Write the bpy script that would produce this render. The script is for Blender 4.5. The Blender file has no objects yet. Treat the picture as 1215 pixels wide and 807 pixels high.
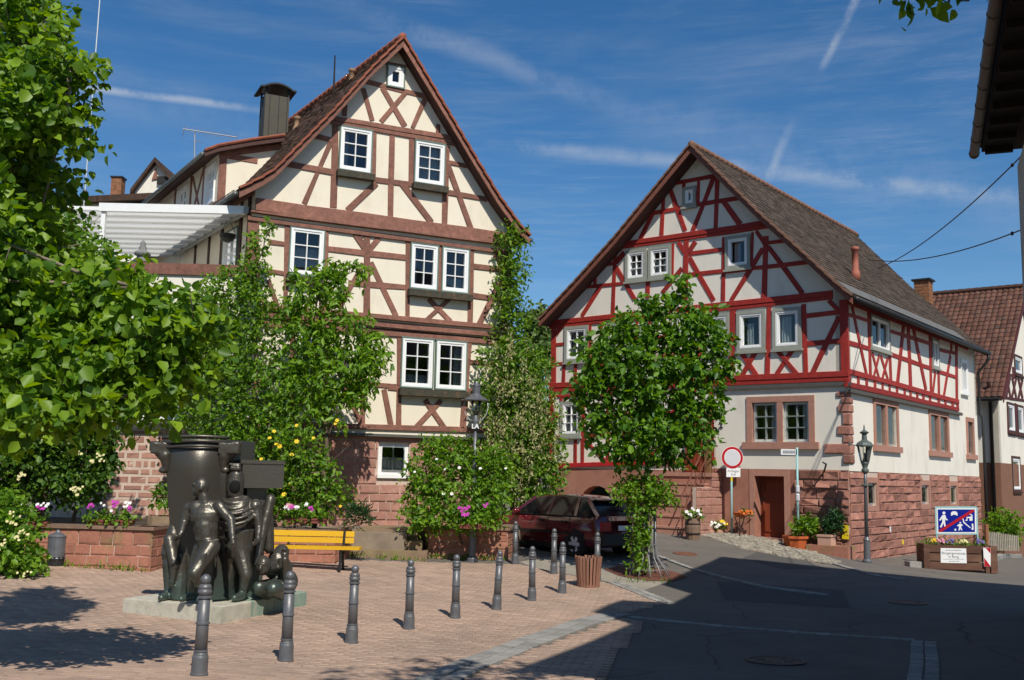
import bpy, math, random
import numpy as np
from mathutils import Vector
from mathutils.geometry import tessellate_polygon
random.seed(7); rng = np.random.default_rng(7)
R = math.radians
scene = bpy.context.scene
C = scene.collection

# ------------------------------------------------------------------ camera
EYE = np.array([0.0, 0.0, 1.75]); FPX = 1215.0; CX, CY = 607.5, 403.5
TILT = math.atan(159/1215.0); ROLL = math.atan(0.0215)
R0 = np.array([1.0,0,0]); FW = np.array([0,math.cos(TILT),math.sin(TILT)]); U0 = np.array([0,-math.sin(TILT),math.cos(TILT)])
RT = math.cos(ROLL)*R0 + math.sin(ROLL)*U0; UP = math.cos(ROLL)*U0 - math.sin(ROLL)*R0
cam = bpy.data.cameras.new('camera'); cam.sensor_width = 36; cam.sensor_fit = 'HORIZONTAL'; cam.lens = 36*FPX/1215.0
cam.clip_start = 0.1; cam.clip_end = 3000
camo = bpy.data.objects.new('camera', cam); C.objects.link(camo)
from mathutils import Matrix
camo.matrix_world = Matrix(((RT[0],UP[0],-FW[0],EYE[0]),(RT[1],UP[1],-FW[1],EYE[1]),(RT[2],UP[2],-FW[2],EYE[2]),(0,0,0,1)))
scene.camera = camo

# ------------------------------------------------------------------ sun and sky
SUN_EL = R(47.0); SAZ = (0.32, -0.947)
n_ = math.hypot(*SAZ)
SDIR = Vector((SAZ[0]/n_*math.cos(SUN_EL), SAZ[1]/n_*math.cos(SUN_EL), math.sin(SUN_EL)))
sl = bpy.data.lights.new('sun', 'SUN'); sl.energy = 5.0; sl.angle = R(0.53); sl.color = (1.0, 0.945, 0.85)
so = bpy.data.objects.new('sun', sl); C.objects.link(so); so.rotation_euler = SDIR.to_track_quat('Z','Y').to_euler(); so.location = (20,-40,60)
scene.view_settings.view_transform = 'Standard'; scene.view_settings.look = 'None'
scene.view_settings.exposure = -0.06; scene.view_settings.gamma = 1.0; scene.view_settings.use_curve_mapping = False
SKY_STRENGTH = 0.060

def ray(px, py):
    d = FW + RT*(px-CX)/FPX + UP*(CY-py)/FPX
    return d
def at(px, py, D):                      # point on the sight line at depth D (metres along +Y)
    d = ray(px, py); return EYE + d*(D/d[1])
def ang(px, py):                        # unit direction for the sky
    d = ray(px, py); return d/np.linalg.norm(d)

world = bpy.data.worlds.new('World'); scene.world = world; world.use_nodes = True
def build_sky():
    nt = world.node_tree; N = nt.nodes; L = nt.links; N.clear()
    out = N.new('ShaderNodeOutputWorld'); bg = N.new('ShaderNodeBackground'); bg.inputs['Strength'].default_value = SKY_STRENGTH
    sky = N.new('ShaderNodeTexSky'); sky.sky_type = 'NISHITA'; sky.sun_disc = False
    sky.sun_elevation = SUN_EL; sky.sun_rotation = math.atan2(SDIR.x, SDIR.y)
    sky.air_density = 1.0; sky.dust_density = 0.35; sky.ozone_density = 4.0; sky.altitude = 200
    hs = N.new('ShaderNodeHueSaturation'); hs.inputs['Saturation'].default_value = 1.27; hs.inputs['Value'].default_value = 1.74
    L.new(sky.outputs[0], hs.inputs['Color'])
    tc = N.new('ShaderNodeTexCoord')
    def math_(op, a, b=None, clamp=False):
        m = N.new('ShaderNodeMath'); m.operation = op; m.use_clamp = clamp
        for i, v in enumerate((a, b)):
            if v is None: continue
            if isinstance(v, (int, float)): m.inputs[i].default_value = v
            else: L.new(v, m.inputs[i])
        return m.outputs[0]
    def dot(v):
        m = N.new('ShaderNodeVectorMath'); m.operation = 'DOT_PRODUCT'; L.new(tc.outputs['Generated'], m.inputs[0]); m.inputs[1].default_value = tuple(v); return m.outputs['Value']
    def smooth(x, a, b):
        m = N.new('ShaderNodeMapRange'); m.interpolation_type = 'SMOOTHSTEP'; L.new(x, m.inputs['Value'])
        m.inputs['From Min'].default_value = a; m.inputs['From Max'].default_value = b; return m.outputs['Result']
    def noise(scale, detail, stretch=(1,1,1), rot=(0,0,0), rough=0.6, dist=0.0):
        mp = N.new('ShaderNodeMapping'); mp.inputs['Scale'].default_value = stretch; mp.inputs['Rotation'].default_value = rot
        L.new(tc.outputs['Generated'], mp.inputs['Vector'])
        t = N.new('ShaderNodeTexNoise'); t.inputs['Scale'].default_value = scale; t.inputs['Detail'].default_value = detail
        t.inputs['Roughness'].default_value = rough; t.inputs['Distortion'].default_value = dist
        L.new(mp.outputs[0], t.inputs['Vector']); return t.outputs['Fac']
    cover = None
    wob = noise(14, 9, rough=0.68)
    # condensation trails and long cirrus bands: strips along great circles of the sky
    trails = [  # two sky directions (given by where they stand above the square), half width, strength, soft ends
        (( 60,100),(340,134),0.0036,0.42,0.03),
        ((540,166),(1300,245),0.0075,0.27,0.10),
        ((380,-4),(765,140),0.0105,0.20,0.10),
        ((973, 86),(1030,-30),0.0038,0.42,0.02),
        ((905,228),(942,140),0.0042,0.24,0.03),
        ((-200,60),(420,180),0.030,0.08,0.1),
        ((700,130),(1500,330),0.030,0.10,0.1),
    ]
    for a, b, w, s, se in trails:
        A = ang(*a); B = ang(*b); n = np.cross(A, B); n /= np.linalg.norm(n); t = B-A; t /= np.linalg.norm(t)
        d = math_('ADD', dot(n), math_('MULTIPLY', math_('SUBTRACT', wob, 0.5), w*1.6))
        d = math_('ABSOLUTE', d)
        m = math_('SUBTRACT', 1.0, smooth(d, 0.0, w*1.5))
        ta, tb = float(np.dot(A,t)), float(np.dot(B,t))
        along = dot(t)
        m = math_('MULTIPLY', m, smooth(along, ta-se*0.2, ta+se))
        m = math_('MULTIPLY', m, math_('SUBTRACT', 1.0, smooth(along, tb-se, tb+se*0.2)))
        m = math_('MULTIPLY', m, math_('MULTIPLY', smooth(wob, 0.30, 0.62), s))
        cover = m if cover is None else math_('ADD', cover, m)
    fib = math_('MULTIPLY', smooth(noise(26.0, 9, (0.35,1.0,5.0), (0.15,-0.30,0.1), 0.7, 0.3), 0.42, 0.80), smooth(noise(2.4, 5, (1,1,2.2), (0.1,-0.1,0)), 0.42, 0.66))
    wisps = math_('MULTIPLY', smooth(noise(3.2, 9, (1.0,1.0,5.5), (0.25,0.1,0), 0.62, 0.6), 0.46, 0.92), 0.20)
    wisps2 = math_('MULTIPLY', smooth(noise(7.0, 8, (0.6,1.0,7.0), (0.1,-0.28,0.2), 0.6, 0.4), 0.46, 0.95), 0.14)
    up = smooth(dot((0,0,1)), 0.0, 0.12)
    cover = math_('ADD', cover, math_('MULTIPLY', math_('ADD', math_('ADD', wisps, wisps2), math_('MULTIPLY', fib, 0.17)), up), clamp=True)
    mix = N.new('ShaderNodeMixRGB'); L.new(cover, mix.inputs['Fac']); L.new(hs.outputs[0], mix.inputs['Color1'])
    mix.inputs['Color2'].default_value = (10.5, 11.2, 12.0, 1)
    L.new(mix.outputs[0], bg.inputs['Color']); L.new(bg.outputs[0], out.inputs[0])
build_sky()

# ------------------------------------------------------------------ helpers: scene tree
def tag(o, label=None, cat=None, group=None, kind=None):
    if label: o['label'] = label
    if cat: o['category'] = cat
    if group: o['group'] = group
    if kind: o['kind'] = kind
    return o
def thing(name, label, cat, loc=(0,0,0), group=None, rotz=0.0):
    o = bpy.data.objects.new(name, None); C.objects.link(o); o.empty_display_size = 0.2
    o.location = Vector([float(v) for v in loc]); o.rotation_euler = (0,0,rotz)
    return tag(o, label, cat, group)
def worldloc(o):
    p = Vector((0,0,0))
    while o is not None: p += o.location; o = o.parent
    return p
def mk(name, V, F, mat, parent=None, smooth=False, rnd=None, local=False):
    """one mesh object; V is in world coordinates unless local"""
    V = np.asarray(V, dtype=float).reshape(-1,3)
    if parent is not None and not local: V = V - np.array(worldloc(parent))
    me = bpy.data.meshes.new(name); me.from_pydata(V.tolist(), [], [list(map(int,f)) for f in F])
    if smooth: me.polygons.foreach_set('use_smooth', [True]*len(me.polygons))
    if rnd is not None:
        a = me.attributes.new('rnd', 'FLOAT', 'FACE'); a.data.foreach_set('value', np.asarray(rnd, dtype=np.float32))
    if mat is not None:
        me.materials.append(mat)
    me.update()
    o = bpy.data.objects.new(name, me); C.objects.link(o)
    if parent is not None: o.parent = parent
    return o
def mk_np(name, V, loops, per, mat, parent=None, rnd=None, smooth=False):
    """fast mesh from an (n,3) vertex array and an (m,per) face array; V in world coordinates"""
    V = np.asarray(V, dtype=np.float32)
    if parent is not None: V = V - np.array(worldloc(parent), dtype=np.float32)
    me = bpy.data.meshes.new(name); m = len(loops)
    me.vertices.add(len(V)); me.vertices.foreach_set('co', V.ravel())
    me.loops.add(m*per); me.loops.foreach_set('vertex_index', np.asarray(loops, dtype=np.int32).ravel())
    me.polygons.add(m); me.polygons.foreach_set('loop_start', np.arange(0, m*per, per, dtype=np.int32))
    try: me.polygons.foreach_set('loop_total', np.full(m, per, dtype=np.int32))
    except Exception: pass
    if smooth: me.polygons.foreach_set('use_smooth', np.ones(m, dtype=bool))
    me.update(calc_edges=True)
    if rnd is not None:
        a = me.attributes.new('rnd', 'FLOAT', 'FACE'); a.data.foreach_set('value', np.asarray(rnd, dtype=np.float32))
    me.materials.append(mat); me.validate()
    o = bpy.data.objects.new(name, me); C.objects.link(o)
    if parent is not None: o.parent = parent
    return o
def copy_tree(o, parent=None):
    c = o.copy(); C.objects.link(c)
    if parent is not None: c.parent = parent
    for ch in [x for x in bpy.data.objects if x.parent == o]: copy_tree(ch, c)
    return c

class MB:
    """collects shapes into one mesh"""
    def __init__(s): s.V = []; s.F = []
    def add(s, V, F):
        b = len(s.V); s.V += [tuple(map(float,v)) for v in V]; s.F += [tuple(i+b for i in f) for f in F]; return s
    def box(s, c, size, ax=None, ay=None, az=(0,0,1)):
        c = np.array(c, float); ax = np.array(ax if ax is not None else (1,0,0), float)
        az = np.array(az, float); ay = np.array(ay, float) if ay is not None else np.cross(az, ax)
        hx, hy, hz = ax*size[0]/2, ay*size[1]/2, az*size[2]/2
        V = [c+a*hx+b*hy+d*hz for d in (-1,1) for a, b in ((-1,-1),(1,-1),(1,1),(-1,1))]
        return s.add(V, [(3,2,1,0),(4,5,6,7),(0,1,5,4),(1,2,6,5),(2,3,7,6),(3,0,4,7)])
    def tube(s, pts, rad, n=8, cap=True):
        pts = [np.array(p, float) for p in pts]
        if isinstance(rad, (int, float)): rad = [rad]*len(pts)
        rings = []; prev = None
        for i, p in enumerate(pts):
            t = pts[min(i+1,len(pts)-1)] - pts[max(i-1,0)]; t = t/(np.linalg.norm(t)+1e-9)
            if prev is None:
                a = np.array([0,0,1.0]) if abs(t[2]) < 0.9 else np.array([1.0,0,0])
                x = np.cross(a, t)
            else: x = prev - t*np.dot(prev, t)
            x = x/(np.linalg.norm(x)+1e-9); y = np.cross(t, x); prev = x
            rings.append([p + rad[i]*(math.cos(k*2*math.pi/n)*x + math.sin(k*2*math.pi/n)*y) for k in range(n)])
        V = [v for r in rings for v in r]; F = []
        for i in range(len(rings)-1):
            for k in range(n):
                F.append((i*n+k, i*n+(k+1)%n, (i+1)*n+(k+1)%n, (i+1)*n+k))
        if cap: F.append(tuple(range(n-1,-1,-1))); F.append(tuple((len(rings)-1)*n+k for k in range(n)))
        return s.add(V, F)
    def lathe(s, c, prof, n=16, axis=None):
        """prof: (radius, height) from bottom to top"""
        c = np.array(c, float); V = []; F = []
        for r, h in prof:
            for k in range(n):
                a = k*2*math.pi/n; V.append(c + np.array([r*math.cos(a), r*math.sin(a), h]))
        m = len(prof)
        for i in range(m-1):
            for k in range(n): F.append((i*n+k, i*n+(k+1)%n, (i+1)*n+(k+1)%n, (i+1)*n+k))
        F.append(tuple(range(n-1,-1,-1))); F.append(tuple((m-1)*n+k for k in range(n)))
        return s.add(V, F)
    def prism(s, poly, off):
        """poly: list of 3-D points; off: extrusion vector"""
        n = len(poly); off = np.array(off, float); P = [np.array(p, float) for p in poly]
        return s.add(P + [p+off for p in P], [tuple(range(n-1,-1,-1)), tuple(range(n,2*n))] + [(i,(i+1)%n,(i+1)%n+n,i+n) for i in range(n)])
    def ell(s, c, r, n=10, m=7):
        c = np.array(c, float); V = [c+np.array([0,0,-r[2]])]; F = []
        for i in range(1, m):
            t = -math.pi/2 + math.pi*i/m
            for k in range(n):
                a = 2*math.pi*k/n; V.append(c + np.array([r[0]*math.cos(t)*math.cos(a), r[1]*math.cos(t)*math.sin(a), r[2]*math.sin(t)]))
        V.append(c+np.array([0,0,r[2]]))
        for k in range(n): F.append((0, 1+(k+1)%n, 1+k))
        for i in range(m-2):
            for k in range(n): F.append((1+i*n+k, 1+i*n+(k+1)%n, 1+(i+1)*n+(k+1)%n, 1+(i+1)*n+k))
        for k in range(n): F.append((1+(m-2)*n+k, 1+(m-2)*n+(k+1)%n, len(V)-1))
        return s.add(V, F)
    def build(s, name, mat, parent=None, smooth=False, local=False, rnd=None):
        return mk(name, s.V, s.F, mat, parent, smooth, rnd, local)

# ------------------------------------------------------------------ materials
MATS = {}
def mat(name, col, rough=0.8, var=0.12, scale=6.0, bump=0.15, bscale=40.0, obj_rand=0.0, face_rand=0.0, metallic=0.0,
        col2=None, mixscale=1.3, mixlo=0.5, mixhi=0.7, spec=0.3, stretch=None, streak=None, coat=0.0):
    """procedural principled material: base colour, broad mottling, optional second tone, fine relief"""
    if name in MATS: return MATS[name]
    m = bpy.data.materials.new(name); m.use_nodes = True; nt = m.node_tree; N = nt.nodes; L = nt.links
    b = N['Principled BSDF']; b.inputs['Roughness'].default_value = rough; b.inputs['Metallic'].default_value = metallic
    b.inputs['Specular IOR Level'].default_value = spec; b.inputs['Coat Weight'].default_value = coat; b.inputs['Coat Roughness'].default_value = 0.06
    tc = N.new('ShaderNodeTexCoord'); vec = tc.outputs['Object']
    if stretch:
        mp = N.new('ShaderNodeMapping'); mp.inputs['Scale'].default_value = stretch; L.new(vec, mp.inputs[0]); vec = mp.outputs[0]
    def noise(sc, det=5, rough_=0.6):
        t = N.new('ShaderNodeTexNoise'); t.inputs['Scale'].default_value = sc; t.inputs['Detail'].default_value = det; t.inputs['Roughness'].default_value = rough_
        L.new(vec, t.inputs['Vector']); return t.outputs['Fac']
    def mr(x, a, b_, lo, hi):
        q = N.new('ShaderNodeMapRange'); L.new(x, q.inputs[0]); q.inputs[1].default_value = a; q.inputs[2].default_value = b_
        q.inputs[3].default_value = lo; q.inputs[4].default_value = hi; return q.outputs[0]
    def mul(x, y):
        q = N.new('ShaderNodeMath'); q.operation = 'MULTIPLY'; L.new(x, q.inputs[0]); L.new(y, q.inputs[1]); return q.outputs[0]
    rgb = N.new('ShaderNodeRGB'); rgb.outputs[0].default_value = (*col, 1); cur = rgb.outputs[0]
    if col2 is not None:
        q = N.new('ShaderNodeMixRGB'); q.inputs[2].default_value = (*col2, 1); L.new(mr(noise(mixscale, 8, 0.65), mixlo, mixhi, 0, 1), q.inputs[0]); L.new(cur, q.inputs[1]); cur = q.outputs[0]
    fac = mr(noise(scale, 7), 0.3, 0.7, 1-var, 1+var)
    if obj_rand:
        oi = N.new('ShaderNodeObjectInfo'); fac = mul(fac, mr(oi.outputs['Random'], 0, 1, 1-obj_rand, 1+obj_rand))
    if face_rand:
        at_ = N.new('ShaderNodeAttribute'); at_.attribute_name = 'rnd'; fac = mul(fac, mr(at_.outputs['Fac'], 0, 1, 1-face_rand, 1+face_rand))
    q = N.new('ShaderNodeVectorMath'); q.operation = 'SCALE'; L.new(cur, q.inputs[0]); L.new(fac, q.inputs['Scale']); cur = q.outputs[0]
    L.new(cur, b.inputs['Base Color'])
    if bump:
        bp = N.new('ShaderNodeBump'); bp.inputs['Strength'].default_value = bump; bp.inputs['Distance'].default_value = 0.02
        L.new(noise(bscale, 6, 0.7), bp.inputs['Height']); L.new(bp.outputs[0], b.inputs['Normal'])
    MATS[name] = m; return m
def leaf_mat(name, c1, c2, trans=0.35, rough=0.45):
    if name in MATS: return MATS[name]
    m = bpy.data.materials.new(name); m.use_nodes = True; nt = m.node_tree; N = nt.nodes; L = nt.links
    b = N['Principled BSDF']; b.inputs['Roughness'].default_value = rough; b.inputs['Specular IOR Level'].default_value = 0.35
    a = N.new('ShaderNodeAttribute'); a.attribute_name = 'rnd'
    mx = N.new('ShaderNodeMixRGB'); mx.inputs[1].default_value = (*c1,1); mx.inputs[2].default_value = (*c2,1); L.new(a.outputs['Fac'], mx.inputs[0])
    L.new(mx.outputs[0], b.inputs['Base Color'])
    t = N.new('ShaderNodeBsdfTranslucent'); hs = N.new('ShaderNodeHueSaturation'); hs.inputs['Hue'].default_value = 0.485; hs.inputs['Value'].default_value = 1.7; hs.inputs['Saturation'].default_value = 1.1
    L.new(mx.outputs[0], hs.inputs['Color']); L.new(hs.outputs[0], t.inputs['Color'])
    ms = N.new('ShaderNodeMixShader'); ms.inputs[0].default_value = trans; L.new(b.outputs[0], ms.inputs[1]); L.new(t.outputs[0], ms.inputs[2])
    L.new(ms.outputs[0], N['Material Output'].inputs[0]); MATS[name] = m; return m
def glass_mat(name, tint=(0.55,0.6,0.6), rough=0.02):
    if name in MATS: return MATS[name]
    m = bpy.data.materials.new(name); m.use_nodes = True; nt = m.node_tree; N = nt.nodes; L = nt.links
    N.remove(N['Principled BSDF'])
    t = N.new('ShaderNodeBsdfTransparent'); t.inputs[0].default_value = (*tint,1)
    g = N.new('ShaderNodeBsdfGlossy'); g.inputs['Roughness'].default_value = rough; g.inputs[0].default_value = (0.95,0.97,1,1)
    f = N.new('ShaderNodeFresnel'); f.inputs[0].default_value = 1.52
    ad = N.new('ShaderNodeMath'); ad.operation = 'MULTIPLY_ADD'; L.new(f.outputs[0], ad.inputs[0]); ad.inputs[1].default_value = 1.15; ad.inputs[2].default_value = 0.02
    ms = N.new('ShaderNodeMixShader'); L.new(ad.outputs[0], ms.inputs[0]); L.new(t.outputs[0], ms.inputs[1]); L.new(g.outputs[0], ms.inputs[2])
    L.new(ms.outputs[0], N['Material Output'].inputs[0]); MATS[name] = m; return m
M_CREAM = mat('cream_plaster', (0.76,0.69,0.55), 0.9, 0.04, 1.4, 0.18, 50, col2=(0.63,0.56,0.43), mixscale=1.5, mixlo=0.52, mixhi=0.82, stretch=(1,1,0.45))
M_WHITEPL = mat('pale_plaster', (0.76,0.715,0.615), 0.9, 0.035, 1.0, 0.12, 60, col2=(0.57,0.53,0.45), mixscale=1.4, mixlo=0.53, mixhi=0.84, stretch=(1,1,0.45))
M_BROWN = mat('brown_timber', (0.205,0.094,0.066), 0.75, 0.24, 11, 0.5, 45, obj_rand=0.14, col2=(0.30,0.135,0.095), mixscale=3.0, mixlo=0.45, mixhi=0.75)
M_REDW = mat('red_timber', (0.32,0.028,0.020), 0.6, 0.20, 11, 0.45, 45, obj_rand=0.14, col2=(0.22,0.022,0.018), mixscale=2.2, mixlo=0.5, mixhi=0.8)
M_DKBROWN = mat('dark_timber', (0.07,0.032,0.025), 0.7, 0.2, 8, 0.3, 40, obj_rand=0.1)
M_WHITE = mat('white_paint', (0.80,0.80,0.78), 0.45, 0.03, 5, 0.05, 60)
M_GREENFR = mat('green_grey_frame', (0.13,0.19,0.155), 0.6, 0.08, 8, 0.1, 50)
M_GREYFR = mat('grey_frame', (0.30,0.31,0.26), 0.65, 0.08, 8, 0.1, 50)
M_BOX = mat('weathered_box', (0.055,0.05,0.035), 0.8, 0.3, 12, 0.3, 40, col2=(0.12,0.075,0.04), mixscale=4)
M_GLASS = glass_mat('window_glass')
M_CURT = mat('curtain_cloth', (0.62,0.64,0.64), 0.9, 0.05, 8, 0.0)
M_DARK = mat('dark_interior', (0.03,0.028,0.026), 0.9, 0.1, 3, 0.0)
M_SAND1 = mat('pink_sandstone', (0.37,0.185,0.14), 0.9, 0.14, 9, 0.4, 30, obj_rand=0.16, col2=(0.45,0.27,0.21), mixscale=2.5, mixlo=0.45, mixhi=0.75)
M_SAND = mat('red_sandstone', (0.33,0.150,0.110), 0.9, 0.20, 9, 0.6, 30, obj_rand=0.27, col2=(0.42,0.22,0.16), mixscale=3.0, mixlo=0.5, mixhi=0.8)
M_SANDTRIM = mat('dressed_sandstone', (0.40,0.205,0.15), 0.85, 0.10, 7, 0.25, 50, obj_rand=0.05)
M_SANDMOSS = mat('mossy_sandstone', (0.36,0.155,0.105), 0.9, 0.15, 9, 0.5, 30, obj_rand=0.16, col2=(0.22,0.17,0.075), mixscale=2.2, mixlo=0.5, mixhi=0.66)
M_MORTAR = mat('mortar', (0.56,0.43,0.35), 0.95, 0.1, 14, 0.4, 60)
M_TILE_BR = mat('brown_roof_tile', (0.078,0.055,0.04), 0.85, 0.25, 3, 0.3, 40, face_rand=0.35, col2=(0.115,0.085,0.06), mixscale=2, mixlo=0.45, mixhi=0.75)
M_TILE_RED = mat('red_roof_tile', (0.20,0.062,0.038), 0.85, 0.25, 3, 0.3, 40, face_rand=0.3, col2=(0.085,0.05,0.035), mixscale=3, mixlo=0.42, mixhi=0.65)
M_TILE_DK = mat('old_roof_tile', (0.115,0.062,0.04), 0.9, 0.25, 3, 0.3, 40, face_rand=0.35, col2=(0.06,0.045,0.032), mixscale=2.6, mixlo=0.42, mixhi=0.65)
M_ZINC = mat('zinc', (0.16,0.17,0.16), 0.5, 0.12, 5, 0.1, 40, metallic=0.6)
M_DKMETAL = mat('dark_metal', (0.035,0.035,0.035), 0.45, 0.15, 8, 0.1, 40, metallic=0.4)
M_WHITESTUFF = mat('white_board', (0.70,0.71,0.70), 0.6, 0.05, 3, 0.05, 40)
# ------------------------------------------------------------------ terrain: a gently sloping square, low at the street
CTRL = np.array([(0,0,.05),(0,5,0),(-6,3,.08),(6,3,-.05),(-2.74,9,-.10),(-1.84,11.8,-.25),(-1.36,13.5,-.33),(-.25,15.85,-.36),(.89,18.2,-.37),
  (.85,20.6,-.25),(.06,22.3,-.21),(-.87,22.4,-.17),(-3.5,21.4,-.10),(-4.5,20,-.09),(-3.7,13,-.24),(-5.2,13.6,-.20),(-3,14.8,-.17),(-7.4,18,-.02),(-10,17,.05),
  (1.48,23,-.10),(2.7,20.8,-.25),(5.26,29.9,.14),(6.4,30.0,.25),(7.2,29.2,.09),(9.17,27.7,-.25),(9.9,28.4,-.48),(10.2,25.1,-.42),(13.7,33.5,-.48),(20,45,-1.15),(28,52,-1.5),
  (5.2,10.5,-.25),(9,14,-.30),(12,20,-.38),(1.5,30,.35),(-3,30,.5),(-12,30,1.0),(-12,8,.12),(12,4,-.2),(20,28,-.8),(1,12,-.30),(4,17,-.33),(5.5,24,-.22),(-8,40,1.6),(4,42,.9)], float)
def _tps(r2): return np.where(r2 > 1e-9, r2*np.log(r2+1e-12), 0.0)
_n = len(CTRL); _d2 = ((CTRL[:,None,:2]-CTRL[None,:,:2])**2).sum(-1)
_A = np.zeros((_n+3,_n+3)); _A[:_n,:_n] = _tps(_d2) + 6.0*np.eye(_n); _A[:_n,_n:] = np.c_[np.ones(_n), CTRL[:,:2]]; _A[_n:,:_n] = _A[:_n,_n:].T
_W = np.linalg.solve(_A, np.r_[CTRL[:,2], 0,0,0])
def gz(x, y):
    x = np.asarray(x, float); y = np.asarray(y, float); shp = x.shape; xf = x.ravel(); yf = y.ravel()
    xc = np.clip(xf, -16, 30); yc = np.clip(yf, -6, 55)
    d2 = (xc[:,None]-CTRL[None,:,0])**2 + (yc[:,None]-CTRL[None,:,1])**2
    z = _tps(d2)@_W[:_n] + _W[_n] + _W[_n+1]*xc + _W[_n+2]*yc
    return z.reshape(shp) if shp else float(z[0])
def ground(px, py, dz=0.0):            # where a sight line meets the ground
    d = ray(px, py); t = 3.0
    for _ in range(400):
        p = EYE + d*t
        if p[2] <= gz(p[0], p[1]) + dz: break
        t += 0.15
    lo, hi = t-0.15, t
    for _ in range(24):
        mid = (lo+hi)/2; p = EYE + d*mid
        if p[2] <= gz(p[0], p[1]) + dz: hi = mid
        else: lo = mid
    p = EYE + d*hi; return np.array([p[0], p[1], gz(p[0],p[1])+dz])

M_ASPH = mat('asphalt', (0.142,0.126,0.108), 0.9, 0.10, 1.4, 0.5, 110, col2=(0.172,0.152,0.128), mixscale=0.5, mixlo=0.45, mixhi=0.7)
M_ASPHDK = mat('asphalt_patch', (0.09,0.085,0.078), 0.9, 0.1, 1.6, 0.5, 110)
M_PAVE = mat('paving_brick', (0.395,0.275,0.205), 0.9, 0.10, 0.9, 0.2, 60, face_rand=0.13, col2=(0.34,0.245,0.185), mixscale=0.55, mixlo=0.42, mixhi=0.66)
M_PAVE1 = mat('paving_brick_single', (0.395,0.275,0.205), 0.9, 0.10, 2.0, 0.2, 60, obj_rand=0.13, col2=(0.34,0.245,0.185), mixscale=0.55, mixlo=0.42, mixhi=0.66)
M_BED = mat('sand_joint', (0.27,0.20,0.15), 0.95, 0.2, 8, 0.3, 60, col2=(0.12,0.12,0.06), mixscale=1.0, mixlo=0.5, mixhi=0.7)
M_GRANITE = mat('granite_sett', (0.33,0.315,0.285), 0.85, 0.15, 14, 0.4, 60, obj_rand=0.18, face_rand=0.18)
M_COBBLE = mat('cobble', (0.28,0.25,0.20), 0.9, 0.2, 10, 0.4, 60, face_rand=0.25)
M_EARTH = mat('bark_soil', (0.16,0.062,0.04), 0.95, 0.3, 20, 0.8, 70)
M_LAWN = mat('grass_ground', (0.05,0.085,0.03), 0.95, 0.3, 4, 0.5, 60)

def crack_asphalt(m):
    nt = m.node_tree; N = nt.nodes; L = nt.links; b = N['Principled BSDF']; src = b.inputs['Base Color'].links[0].from_socket
    tc = N.new('ShaderNodeTexCoord'); nz = N.new('ShaderNodeTexNoise'); nz.inputs['Scale'].default_value = 1.6; nz.inputs['Detail'].default_value = 6; L.new(tc.outputs['Object'], nz.inputs['Vector'])
    mx = N.new('ShaderNodeMixRGB'); mx.inputs[0].default_value = 0.22; L.new(tc.outputs['Object'], mx.inputs[1]); L.new(nz.outputs['Color'], mx.inputs[2])
    vo = N.new('ShaderNodeTexVoronoi'); vo.feature = 'DISTANCE_TO_EDGE'; vo.inputs['Scale'].default_value = 0.42; L.new(mx.outputs[0], vo.inputs['Vector'])
    mr = N.new('ShaderNodeMapRange'); L.new(vo.outputs['Distance'], mr.inputs[0]); mr.inputs[1].default_value = 0.0015; mr.inputs[2].default_value = 0.006; mr.inputs[3].default_value = 0.62; mr.inputs[4].default_value = 1.0
    gr = N.new('ShaderNodeTexNoise'); gr.inputs['Scale'].default_value = 55; gr.inputs['Detail'].default_value = 3; L.new(tc.outputs['Object'], gr.inputs['Vector'])
    m2 = N.new('ShaderNodeMapRange'); L.new(gr.outputs['Fac'], m2.inputs[0]); m2.inputs[1].default_value = 0.3; m2.inputs[2].default_value = 0.7; m2.inputs[3].default_value = 0.86; m2.inputs[4].default_value = 1.14
    mu = N.new('ShaderNodeMath'); mu.operation = 'MULTIPLY'; L.new(mr.outputs[0], mu.inputs[0]); L.new(m2.outputs[0], mu.inputs[1])
    sc = N.new('ShaderNodeVectorMath'); sc.operation = 'SCALE'; L.new(src, sc.inputs[0]); L.new(mu.outputs[0], sc.inputs['Scale']); L.new(sc.outputs[0], b.inputs['Base Color'])
crack_asphalt(M_ASPH)
def build_ground():
    def axis(lo, hi, a, b, st):
        core = np.arange(a, b+1e-6, st); left = a - np.geomspace(1, a-lo, 14)[::-1]; right = b + np.geomspace(1, hi-b, 14)
        return np.r_[left, core, right]
    X = axis(-900, 900, -18, 32, 0.6); Y = axis(-300, 1600, -8, 58, 0.6)
    GX, GY = np.meshgrid(X, Y); Z = gz(GX, GY)
    V = np.c_[GX.ravel(), GY.ravel(), Z.ravel()]; w = len(X); h = len(Y)
    I = np.arange(w*h).reshape(h, w); F = np.c_[I[:-1,:-1].ravel(), I[:-1,1:].ravel(), I[1:,1:].ravel(), I[1:,:-1].ravel()]
    o = mk_np('street_asphalt', V, F, 4, M_ASPH, smooth=True); tag(o, kind='structure')
build_ground()

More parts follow.
